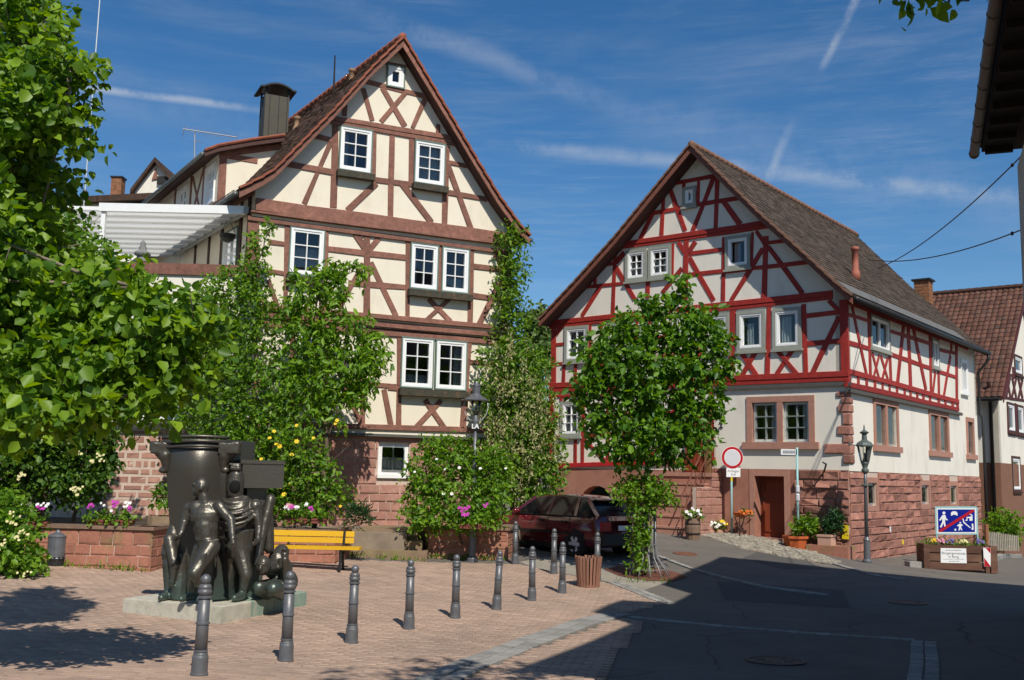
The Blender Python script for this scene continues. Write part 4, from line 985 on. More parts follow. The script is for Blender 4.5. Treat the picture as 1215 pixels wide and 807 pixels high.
# quoins at the corner
def quoin(z0, z1, lu, ls):
    p = 0.05+random.uniform(-.01,.02); V = []
    for z in (z0+0.01, z1-0.01):
        for a, bb in ((lu,0),(0,0),(0,ls)): pass
    q = [F2.P(lu,0,0.0), F2.P(lu,0,p), np.array([*(F2.O+F2.n*p+F2s.n*p),0]), F2s.P(ls,0,p), F2s.P(ls,0,0.0), np.array([*F2.O,0])-0.1*F2.n3-0.1*F2s.n3]
    for z, sc in ((z0+0.012,1),(z0+0.04,1.0),(z1-0.04,1.0),(z1-0.012,1)):
        for i, w in enumerate(q):
            ww = w.copy()
            if sc == 1 and z in (z0+0.012, z1-0.012) and i in (1,2,3): ww = ww - (F2.n3+F2s.n3)*0.02
            V.append((ww[0]+random.gauss(0,.006), ww[1]+random.gauss(0,.006), z))
    F = [(5,4,3,2,1,0), tuple(18+i for i in range(6))]+[(k*6+i, k*6+(i+1)%6, (k+1)*6+(i+1)%6, (k+1)*6+i) for k in range(3) for i in range(6)]
    mk('quoin', V, F, M_SAND, house2)
zt = [F2.uz(1006,440+y/Z)[1] for y in (182,238,298,378,492,580,655,752,840)]
lu = [F2.uz(860+x/Z,480)[0] for x in (1020,1060,1030,1090,1020,1075,900,1075)]
for i in range(8): quoin(zt[i+1], zt[i], max(0.12,lu[i]), random.uniform(.12,.3))
# side timber storey
zE2 = roof_z(pl2,pr2,0)-0.15
sww = [rect_of(F2s, Q(r2,(238,258),(408,300),(415,605),(245,548))), rect_of(F2s, Q(r2,(792,458),(852,474),(860,755),(800,722))), rect_of(F2s, Q(r2,(1052,615),(1112,640),(1115,900),(1060,870)))]
sww = [(r[0],r[1],sww[0][2],sww[0][3]) for r in sww]; sww[2] = (sww[2][0],sww[2][1],sww[0][2]-0.6,sww[0][3]-0.35)
wall_sheet('side_wall', F2s, [(0.0,ZS2s+0.002),(US2,ZS2s+0.002),(US2,zE2+0.1),(0.0,zE2+0.1)], [hole(c) for c in sww], M_WHITEPL, house2, 0.3)
for i, c in enumerate(sww): window(F2s, c, house2, outer=M_GREYFR if i < 2 else M_WHITE, rows=1, cols=2, sash=0.06, casing=0.07, off=0.05, munt=0.07, sill=0.1)
def B2s(reg, x1,y1,x2,y2, w, prot=0.022): beam(F2s, zp(reg,x1,y1), zp(reg,x2,y2), w, house2, M_REDW, prot)
EUS = F2s.uz(1136,450)[0]
B2s(r2,45,252,240,315,30); B2s(r2,405,395,795,520,32); B2s(r2,855,566,1030,608,30)
B2s(r2,45,505,245,562,40); B2s(r2,425,610,805,742,36); B2s(r2,860,765,1030,822,32)
B2s(r2,228,200,247,830,20); B2s(r2,408,290,430,870,20); B2s(r2,585,345,608,920,24); B2s(r2,782,420,792,980,18); B2s(r2,855,470,862,1000,16); B2s(r2,1020,510,1024,1030,18)
B2s(r2,75,160,212,810,18); B2s(r2,545,345,487,880,22); B2s(r2,625,350,745,935,20); B2s(r2,975,500,975,600,16); B2s(r2,968,620,905,1000,18)
B2s(r2,262,600,330,850,16); B2s(r2,325,620,270,840,16); B2s(r2,340,630,412,870,16); B2s(r2,400,650,345,860,16); B2s(r2,830,770,808,960,14)
B2s(t_2,35,2,1035,280,42,0.05); B2s(t_2,20,120,1035,350,42,0.05)
for x in (55,135,210,285,355,418,485,553,606,667,722,782,860,920,985,1030):
    y0 = 2+(x-35)*0.278; y1 = 120+(x-20)*0.2266
    B2s(t_2, x, y0, x+2, y1, 17, 0.02)
B2s(r2,30,140,1120,560,28,0.03)
bm = MB(); bar(bm, F2s, -0.12, EUS, ZS2s-0.14, ZS2s-0.04, 0.0, 0.14); bm.build('drip_ledge', mat('dark_ledge',(0.09,0.085,0.075),0.8,0.1,6,0.1,40), house2)
bm = MB(); bar(bm, F2, -0.10, XS, ZS2-0.11, ZS2-0.02, 0.0, 0.09); bm.build('drip_ledge', MATS['dark_ledge'], house2)
# back and far walls, red base below the timber at left
CL2 = F2.P(UL2,0)[:2]
F2b = Facade(0,0,38.3,-1, org=(CL2[0],CL2[1],0)); wall_sheet('back_wall', F2b, [(0,-0.5),(US2,-0.5),(US2,zE2),(0,zE2)], [], M_WHITEPL, house2, 0.2)
far = F2s.P(US2,0)[:2]; F2f = Facade(0,0,-51.7,1, org=(far[0],far[1],0)); wall_sheet('far_wall', F2f, [(0,-1.5),(UL2,-1.5),(UL2,zE2),(UL2/2,roof_z(pl2,pr2,UL2/2)-0.3),(0,zE2)], [], M_WHITEPL, house2, 0.2)
XA = F2.uz(757,570)[0]
arch = [(0.62*math.cos(a), 0.62*math.sin(a)) for a in np.linspace(0,math.pi,10)]
zA = F2.uz(700,597)[1]
wall_sheet('plinth_wall', F2, [(XS+0.352,-0.9),(UL2,-0.9),(UL2,ZR-0.003),(XS+0.352,ZR-0.003)], [[(F2.uz(708,590)[0]+x, zA+y*0.9) for x, y in arch]], M_REDPL, house2, 0.4, 0.01)
# gutters, downpipe, snow strip, stove pipe
def P2(q, back, dz=0, off=0): return F2.P(q[0], q[1]+dz, OV2+off) + RD2*back
bm = MB(); e0 = P2(pr2[-1], 0.0, -0.06) - F2.d3*0.07; bm.tube([e0, e0+RD2*(US2+0.7)], 0.075, 10); bm.build('gutter', M_DKMETAL, house2, smooth=True)
bm = MB(); qa = pr2[-1]*0.8+pr2[-2]*0.2; qb = pr2[-1]*0.05+pr2[-2]*0.95
for i in range(16):
    a0 = 0.12+i*(US2*0.86)/16; V = [P2(qa,a0,0.06),P2(qa,a0+US2*0.86/16-0.015,0.06),P2(qb,a0+US2*0.86/16-0.015,0.06),P2(qb,a0,0.06)]; bm.prism(V, (0,0,0.012))
sg = bm.build('eave_sheet', mat('weathered_sheet',(0.14,0.135,0.125),0.7,0.15,4,0.1,30), house2); tag(sg, kind='stuff')
p = at(1015,320,31.0); bm = MB(); bm.lathe(p-np.array([0,0,0.35]), [(0.15,0),(0.13,0.3),(0.10,0.32),(0.10,0.95),(0.125,0.96),(0.125,1.05),(0.09,1.07)], 12); bm.build('stove_pipe', mat('red_pipe',(0.33,0.11,0.07),0.7,0.15,6,0.1,40), house2, smooth=True)
pe = e0+RD2*(US2+0.55); w0 = F2s.P(US2+0.04,0,0.1); zl = F2s.uz(1160,492)[1]; w1 = F2s.P(US2+0.04,0,0.2)
bm = MB(); bm.tube([pe, pe+np.array([0,0,-0.25]), np.array([w0[0],w0[1],pe[2]-0.7]), np.array([w0[0],w0[1],zl]), np.array([w1[0],w1[1],zl-0.12]), np.array([w1[0],w1[1],-0.95])], 0.055, 8); bm.build('downpipe', M_DKMETAL, house2, smooth=True)
# brick chimney at the far ridge
c2 = at(1096,352,40.0); bm = MB(); bm.box((c2[0],c2[1],c2[2]-0.2), (0.55,0.55,1.6), F2.d3, None); chm = bm.build('chimney', mat('old_brick',(0.30,0.13,0.06),0.9,0.3,9,0.5,20,col2=(0.18,0.09,0.05),mixscale=7,mixlo=0.4,mixhi=0.6), house2)
for z_ in np.arange(-0.9,0.55,0.13):
    bm = MB(); bm.box((c2[0],c2[1],c2[2]+z_), (0.565,0.565,0.105), F2.d3, None); bm.build('brick_course', MATS['old_brick'], chm)
bm = MB(); bm.box((c2[0],c2[1],c2[2]+0.64), (0.72,0.72,0.07), F2.d3, None); bm.build('chimney_cap', M_DKMETAL, chm)

# wall-mounted bracket, house number, yellow markers, letter slips
bm = MB(); a = F2.P(*F2.uz(978,561),0.03); b2 = F2.P(*F2.uz(986,551),0.35); c3 = F2.P(*F2.uz(983,549),0.42); bm.tube([a,b2,c3],0.025,6); bm.build('wall_bracket', M_DKMETAL, house2, smooth=True)
def text(name, s, loc, xdir, zdir, size, m, parent, ext=0.002, align='CENTER', bold=0.0):
    cu = bpy.data.curves.new(name, 'FONT'); cu.body = s; cu.size = size; cu.extrude = ext; cu.align_x = align; cu.align_y = 'CENTER'; cu.offset = bold
    cu.materials.append(m); tmp = bpy.data.objects.new(name+'_t', cu); C.objects.link(tmp)
    x = Vector(xdir).normalized(); z = Vector(zdir).normalized(); n = x.cross(z)
    dg = bpy.context.evaluated_depsgraph_get(); me = bpy.data.meshes.new_from_object(tmp.evaluated_get(dg)); bpy.data.objects.remove(tmp)
    mw = Matrix(((x.x,z.x,n.x,0),(x.y,z.y,n.y,0),(x.z,z.z,n.z,0),(0,0,0,1))); me.transform(mw)
    pl = Vector(worldloc(parent)) if parent else Vector((0,0,0)); me.transform(Matrix.Translation(Vector([float(v) for v in loc])-pl))
    o = bpy.data.objects.new(name, me); C.objects.link(o); o.parent = parent
    if not me.materials: me.materials.append(m)
    return o
M_INK = mat('black_ink', (0.025,0.025,0.025), 0.6, 0.05, 5, 0.0)
text('house_number', '2', F2.P(*F2.uz(856,504.5),0.03), -F2.d3, (0,0,1), 0.26, M_INK, house2, 0.012, bold=0.004)
M_YEL = mat('yellow_plate', (0.75,0.58,0.02), 0.5, 0.06, 6, 0.05)
for py in (627,636): 
    q = F2.uz(1007.3,py); bm = MB(); bar(bm, F2, 0.02, 0.2, q[1]-0.085, q[1]+0.085, 0.07, 0.09); bm.build('marker_plate', M_YEL, house2)
for px, py, w, h, m_ in ((1054,628,0.1,0.16,M_WHITE),(1069,643,0.12,0.14,M_YEL)):
    q = F2s.uz(px,py); bm = MB(); bar(bm, F2s, q[0]-w/2, q[0]+w/2, q[1]-h/2, q[1]+h/2, 0.05, 0.065); bm.build('marker_plate', m_, house2)
# ------------------------------------------------------------------ stair of the red house
def stairs2():
    root = thing('entrance_stair', 'red sandstone steps with rusty railing up to the timbered house door', 'stairs', F2.P(F2.uz(820,600,0.8)[0], 0.1, 0.8))
    of = 0.62; zt = F2.uz(845,561,of)[1]; u0 = F2.uz(851,600,0.3)[0]; u1 = F2.uz(770,600,of)[0]; zg = 0.0
    b = MB(); bar(b, F2, u0, u1, zg-0.4, zt-0.12, 0.02, of); b.build('landing_block', M_REDPL, root)
    b = MB(); bar(b, F2, u0-0.03, u1, zt-0.118, zt, 0.03, of+0.04); b.build('landing_slab', M_SANDTRIM, root)
    n = 6; rise = (zt-0.08)/n; us = u0+0.12
    for k in range(n):
        z1 = zt-rise*(k+1); o0 = of+0.005+k*0.27
        b = MB(); bar(b, F2, us, u1, zg-0.5, z1-0.055, o0-0.3, o0+0.25); bar(b, F2, us-0.02, u1, z1-0.053, z1, o0-0.28, o0+0.275); b.build('step', M_SANDTRIM, root)
    # cheek wall of single stones beside the flight
    ck = Facade(0,0,-51.7-90,1, org=F2.P(u0+0.0,0,0.0)); ck.d = F2.n.copy(); ck.n = -F2.d.copy()
    b = MB(); bar(b, ck, 0.02, of+0.95, zg-0.5, zt-0.42, -0.12, -0.012); b.build('cheek_core', M_MORTAR, root)
    stones(ck, 0.02, of+0.95, zg-0.15, zt-0.42, root, M_SAND1, 0.2, 0.3, 0.6, 0.016, 0.02, 0.006, seed=15)
    stones(ck, 0.02, of+0.02, zt-0.42, zt-0.12, root, M_SAND1, 0.2, 0.3, 0.6, 0.016, 0.02, 0.006, seed=16)
    M_RUST = mat('rusty_rail', (0.16,0.06,0.035), 0.7, 0.2, 10, 0.2, 40)
    ur = us+0.05; run = n*0.27
    for h_, r_, nm in ((0.92,0.022,'handrail'),(0.45,0.016,'lower_rail')):
        b = MB(); b.tube([F2.P(ur, zt+h_, 0.1), F2.P(ur, zt+h_, of), F2.P(ur, zt-rise*n+h_+0.05, of+run)], r_, 6); b.build(nm, M_RUST, root)
    for o_, z_ in ((0.15,zt),(of,zt))+tuple((of+0.12+k*0.27, zt-rise*(k+1)) for k in range(0,n)):
        b = MB(); b.tube([F2.P(ur, z_-0.03, o_), F2.P(ur, z_+0.95, o_)], 0.013, 5); b.build('baluster', M_RUST, root)
    # porch: timber post, door and a small red gate at the top
    b = MB(); u = F2.uz(846,520,0.02)[0]; bar(b, F2, u+0.02, u+0.16, zt, zt+2.1, 0.06, 0.2); b.build('porch_post', mat('ochre_timber',(0.20,0.11,0.045),0.7,0.2,8,0.2,40), root)
    b = MB(); ua = F2.uz(845,540)[0]; ub = F2.uz(826,540)[0]; bar(b, F2, ua+0.2, ub+0.3, zt, zt+1.95, 0.075, 0.105); dd = b.build('door', M_DOOR, root)
    for q in range(5):
        b = MB(); w = (ub-ua+0.1)/5; bar(b, F2, ua+0.2+q*w+0.01, ua+0.2+(q+1)*w-0.01, zt+0.05, zt+1.9, 0.106, 0.118); b.build('board', M_DOOR, dd)
stairs2()

# ------------------------------------------------------------------ raised terrace, planter walls and steps
def low_wall(name, label, pts, ztop, zbot, th, m, cap, cat='wall', seed=1, course=0.16, lmin=0.22, lmax=0.5, capw=0.05):
    """a dressed stone wall along ground points, single stones on the seen faces and a coping"""
    root = thing(name, label, cat, (pts[0][0], pts[0][1], zbot))
    for i in range(len(pts)-1):
        a = np.array(pts[i]); b2 = np.array(pts[i+1]); L = np.linalg.norm(b2-a); yaw = math.degrees(math.atan2(b2[0]-a[0], b2[1]-a[1]))
        fc = Facade(0,0,yaw,1, org=(a[0],a[1],0))
        if fc.n[1] > 0.5 or (abs(fc.n[1]) <= 0.5 and fc.n@(np.array([0,0])-a) < 0): fc.n = -fc.n
        b = MB(); bar(b, fc, 0.002, L-0.002, zbot-0.35, ztop-0.001, -th, -0.012); b.build('core', M_MORTAR, root)
        stones(fc, 0, L, zbot-0.12, ztop, root, m, course, lmin, lmax, 0.014, 0.012, 0.003, seed=seed+i)
        if cap:
            nseg = max(1, int(L/0.9))
            for q in range(nseg):
                b = MB(); bar(b, fc, -capw+q*(L+2*capw)/nseg+0.003, -capw+(q+1)*(L+2*capw)/nseg-0.003, ztop+0.002, ztop+0.065, -th-0.03, capw); b.build('coping', M_CAP, root)
    return root
M_CAP = mat('weathered_coping', (0.215,0.135,0.095), 0.9, 0.2, 6, 0.3, 40, obj_rand=0.1, col2=(0.16,0.14,0.08), mixscale=2)
# left planter: front wall from hedge to statue
DL = 18.0
LP0 = np.array([at(-60,650,DL+0.2)[0], DL+0.2]); LP1 = np.array([at(179,650,DL)[0], DL])
zlp = at(110,628,DL)[2]
low_wall('planter_wall', 'low red sandstone planter wall behind the statue, with geranium boxes on top', [LP0, LP1, LP1+np.array([0.12,2.6])], zlp, -0.02, 0.25, M_SANDMOSS, True, seed=40)
DB = 20.75
zb0 = at(330,631,DB)[2]
low_wall('planter_wall', 'low sandstone wall behind the yellow bench', [(at(186,650,DB)[0],DB-0.05), (at(396,650,DB)[0],DB+0.1), (at(396,650,DB)[0]+0.1,DB+1.6)], zb0, -0.12, 0.25, M_SANDMOSS, True, seed=44)
# right planter with the rose bush: side face then front
DR = ground(555,664)[1]
RPa = np.array([at(509,650,DR-0.1)[0], DR-0.1]); RPb = np.array([at(602,650,DR+0.1)[0], DR+0.1])
zrp = at(560,629,DR)[2]
low_wall('planter_wall', 'red sandstone planter under the rose bush beside the lamp post', [RPa+np.array([-0.50,1.25]), RPa, RPb, RPb+np.array([0.25,1.5])], zrp, -0.2, 0.3, M_SANDMOSS, True, seed=48, course=0.15)
# steps up to the terrace
def terrace():
    root = thing('terrace_steps', 'three broad worn sandstone steps between the bench and the rose planter', 'steps', (-2.7,21.6,-0.1))
    M_STEP = mat('worn_step', (0.25,0.165,0.11), 0.9, 0.2, 4, 0.35, 40, col2=(0.20,0.17,0.07), mixscale=1.5, mixlo=0.45, mixhi=0.65)
    y0 = ground(450,663)[1]; xa = at(392,650,DB)[0]; xb = RPa[0]-0.02
    zt_ = (-0.14, 0.05, 0.24)
    for k in range(3):
        b = MB(); x1 = xb - 0.14*k; b.box(((xa+x1)/2+0.05, y0+0.38*k+1.2, zt_[k]+0.02), (x1-xa-0.1, 2.4-0.01*k, 0.37), (1,0.02,0)); b.build('step', M_STEP, root)
    b = MB(); p = at(498,625,y0+1.0); b.box((p[0]+0.1,y0+1.2,0.52), (0.5,0.3,0.26)); b.build('end_block', mat('pale_block',(0.26,0.23,0.16),0.9,0.2,5,0.3,40), root)
    xw = at(396,650,DB)[0]; xl = LP1[0]
    poly = [(-13,18.5),(xl-0.2,18.3),(xl-0.1,20.9),(xw-0.1,DB+0.3),(xw-0.05,22.5),(xb-0.5,22.6),(xb-0.3,DR+1.4),(RPb[0],DR+1.5),(1.2,27.3),(-4,31),(-14,31)]
    o = MB(); o.prism([(x,y,-0.5) for x,y in poly], (0,0,0.5+TERR-0.03)); t = o.build('terrace', mat('terrace_floor',(0.24,0.19,0.14),0.95,0.2,3,0.3,40)); tag(t, kind='structure')
    for poly, zz_ in (([(-12.8,18.3),(xl-0.2,18.15),(xl-0.15,20.9),(xl-0.1,23),(-13,23)], zlp-0.06),([(xl+0.05,DB+0.1),(xw-0.2,DB+0.2),(xw-0.1,23),(xl+0.05,23)], zb0-0.05),([(RPa[0]-0.2,DR+0.15),(RPb[0]-0.1,DR+0.25),(RPb[0],DR+1.4),(RPa[0]-0.4,DR+1.3)], zrp-0.06)):
        o = MB(); o.prism([(x,y,-0.3) for x,y in poly], (0,0,zz_+0.3)); t = o.build('planting_bed', mat('dark_soil',(0.06,0.045,0.03),0.95,0.3,8,0.6,50)); tag(t, kind='structure')
terrace()

# ------------------------------------------------------------------ annex with roof terrace, pergola
def annex():
    D = 23.8
    a = at(60,400,D); b2 = at(300,400,24.0)
    yaw = math.degrees(math.atan2(b2[0]-a[0], b2[1]-a[1])); fc = Facade(0,0,yaw,1, org=(a[0],a[1],0)); L = np.linalg.norm((b2-a)[:2])
    zt = at(250,326,D)[2]; zs = at(160,508,D)[2]
    root = thing('annex_building', 'white rendered annex with rubble sandstone base and roof terrace, left of the brown house', 'building', fc.P(L/2, TERR))
    b = MB(); bar(b, fc, 0, L, zs+0.002, zt, -5.5, 0.0); b.build('wall', M_WHITEPL, root)
    b = MB(); bar(b, fc, 0, L, -0.3, zs, -5.4, 0.03); b.build('base_wall', mat('pale_mortar',(0.56,0.44,0.36),0.95,0.1,10,0.4,50), root)
    fs = Facade(0,0,yaw,1, org=fc.P(0,0,0.03)); ux = fs.uz(118,550)[0]
    stones(fs, ux, L, TERR-0.2, zs-0.03, root, M_SAND1, 0.17, 0.14, 0.46, 0.06, 0.007, 0.006, seed=60)
    b = MB(); bar(b, fc, -0.1, L+0.05, zt+0.002, zt+0.27, -0.22, 0.06); b.build('parapet_beam', M_BROWN, root)
    # lean-to roof flap in white sheet below the terrace (seen through the branches)
    b = MB(); p = fc.uz(168,470); q = fc.uz(215,500); b.prism([fc.P(fc.uz(150,455)[0], p[1]+0.35, 0.02), fc.P(fc.uz(212,455)[0], p[1]+0.5, 0.02), fc.P(fc.uz(222,500)[0], q[1], 0.3), fc.P(fc.uz(140,500)[0], q[1], 0.3)], (0,0,-0.06)); b.build('canopy', M_WHITESTUFF, root)
    # pergola on the terrace
    pg = thing('terrace_pergola', 'white slatted pergola roof over the terrace beside the brown house', 'pergola', at(210,318,26))
    z = at(210,247,24.2)[2]; x1 = at(291,250,24.2)[0]; x0 = at(118,250,24.2)[0]
    M_AWN = bpy.data.materials.new('awning_white'); M_AWN.use_nodes = True; nt = M_AWN.node_tree; pb = nt.nodes['Principled BSDF']; pb.inputs['Base Color'].default_value = (0.78,0.78,0.76,1); pb.inputs['Roughness'].default_value = 0.7
    tr = nt.nodes.new('ShaderNodeBsdfTranslucent'); tr.inputs[0].default_value = (0.85,0.85,0.82,1); ms = nt.nodes.new('ShaderNodeMixShader'); ms.inputs[0].default_value = 0.55
    nt.links.new(pb.outputs[0], ms.inputs[1]); nt.links.new(tr.outputs[0], ms.inputs[2]); nt.links.new(ms.outputs[0], nt.nodes['Material Output'].inputs[0])
    b = MB(); b.box(((x0+x1)/2, 24.2, z-0.02), (x1-x0, 0.1, 0.2)); b.build('front_beam', M_WHITE, pg)
    g = np.array([-0.545,0.839,0])/1.0; n = 9; dy = 0.62
    for k in range(n):
        y = 24.3+dy*k; xr = x1 + g[0]/g[1]*(y-24.2); V = []; F = []
        for i in range(9):
            x = x0-1.5+(xr-0.08-x0+1.5)*i/8
            for j, (yy, zz_) in enumerate(((0.0,0.02),(0.2,-0.045),(0.4,-0.05),(dy-0.03,0.0))): V.append((x, y+yy, z-0.02+zz_))
        for i in range(8):
            for j in range(3): F.append((i*4+j,(i+1)*4+j,(i+1)*4+j+1,i*4+j+1))
        mk('slat', V, F, M_AWN, pg)
        b = MB(); b.box(((x0-1.5+xr-0.08)/2, y-0.01, z-0.03), (xr-x0+1.42, 0.05, 0.09)); b.build('rib', M_WHITE, pg)
    b = MB(); p0 = np.array([x1,24.2,z-0.02]); b.box(p0+g*3.1, (6.4,0.10,0.16), g, None); b.build('wall_plate', mat('grey_plate',(0.35,0.35,0.32),0.6,0.1,5,0.1,40), pg)
    for x in (x0+0.1, at(213,300,29)[0]):
        b = MB(); b.box((x, 24.25 if x < -9.6 and x == x0+0.1 else 29.4, (zt+z)/2-0.1), (0.1,0.1,z-zt)); b.build('post', M_WHITE, pg)
    # ornament on the parapet
    p = fc.P(fc.uz(167,312)[0], zt+0.28, -0.08); or_ = thing('garden_ornament', 'small grey stone ornament standing on the terrace parapet', 'ornament', p)
    b = MB(); b.lathe(p, [(0.16,0),(0.17,0.05),(0.12,0.08),(0.13,0.16),(0.2,0.2),(0.17,0.27),(0.08,0.3),(0.10,0.36),(0.06,0.42),(0.075,0.47),(0.03,0.53),(0.0,0.58)], 12); b.build('body', mat('grey_stone',(0.20,0.20,0.19),0.9,0.2,9,0.4,40), or_, smooth=True)
    # hanging lantern basket under the plate
    p = at(270,282,25.2); hb = thing('hanging_basket', 'dark hanging bowl under the pergola wall plate', 'basket', p)
    b = MB(); b.lathe(p-np.array([0,0,0.12]), [(0.05,0),(0.15,0.05),(0.2,0.14),(0.21,0.2)], 12); b.tube([p+np.array([0.2,0,0.08]), p+np.array([0,0,0.5])], 0.008, 4); b.tube([p-np.array([0.2,0,-0.08]), p+np.array([0,0,0.5])], 0.008, 4); b.build('bowl', M_DKMETAL, hb, smooth=True)
annex()

# ------------------------------------------------------------------ roofs far behind at left, mast
def far_left():
    r0 = at(125,240,40); h = thing('flat_roof_house', 'low dark-roofed house with brick chimney far behind the pergola', 'house', (r0[0]+1,r0[1],1.5))
    z = at(160,236,40)[2]; xa = at(60,240,40)[0]; xb = at(205,240,40)[0]
    b = MB(); b.box(((xa+xb)/2,43,z/2), (xb-xa,6,z-0.4)); b.build('wall', M_WHITEPL, h)
    b = MB(); b.prism([(xa-0.3,39.5,z-0.45),(xb+0.2,39.5,z-0.05),(xb+0.2,39.5,z+0.2),(xa-0.3,39.5,z-0.2)], (0,7,0.9)); b.build('roof', M_TILE_DK, h)
    c = at(140,222,40.5); b = MB(); b.box((c[0],c[1],c[2]-0.4), (0.42,0.42,1.5)); ch = b.build('chimney', MATS['old_brick'], h)
    b = MB(); b.box((c[0],c[1],c[2]+0.37), (0.5,0.5,0.06)); b.build('chimney_cap', M_DKMETAL, ch)
    g = thing('gabled_house', 'small distant house gable with brown bargeboards behind the dormer', 'house', (at(185,225,46)[0],46,2))
    P = lambda x,y,D=46: at(x,y,D)
    ap = P(186,192); l = P(160,226); r = P(206,216); b = MB(); b.prism([l-np.array([0,0,4]), r-np.array([0,0,4.4]), r, ap-np.array([0,0,0.1]), l], (0,4,0)); b.build('wall', M_WHITEPL, g)
    for A, B in ((ap,l),(ap,r)):
        b = MB(); t = (B-A); e = B+t*0.12; b.prism([A+np.array([0,-0.3,0.14]), e+np.array([0,-0.3,0.14]), e+np.array([0,-0.3,-0.08]), A+np.array([0,-0.3,-0.08])], (0,4.5,0)); b.build('roof', M_TILE_DK, g)
    b = MB(); tri = [ap-np.array([0,0.02,0.3]), (ap+l)/2-np.array([-0.3,0.02,0.2]), (ap+r)/2-np.array([0.3,0.02,0.35])]; b.prism(tri, (0,-0.05,0)); b.build('gable_boards', M_BROWN, g)
    p = P(193,214,45.9); b = MB(); b.box(p, (0.5,0.1,0.35)); b.build('window', M_DARK, g)
    # white wall between dormer and flat roof
    m0 = at(101,224,34); m1 = at(116,-30,34); o = MB(); o.tube([(m0[0],m0[1],0.8), (m0[0],m0[1],m1[2])], [0.030,0.020], 8)
    t = thing('flag_mast', 'tall thin pale mast rising behind the left trees', 'mast', (m0[0],m0[1],0.8)); o.build('pole', mat('pale_metal',(0.55,0.56,0.57),0.4,0.05,4,0,metallic=0.3), t)
    b = MB(); b.lathe((m0[0],m0[1],m0[2]-0.2), [(0.09,0),(0.09,0.12),(0.05,0.16)], 8); b.build('collar', M_ZINC, t)
far_left()

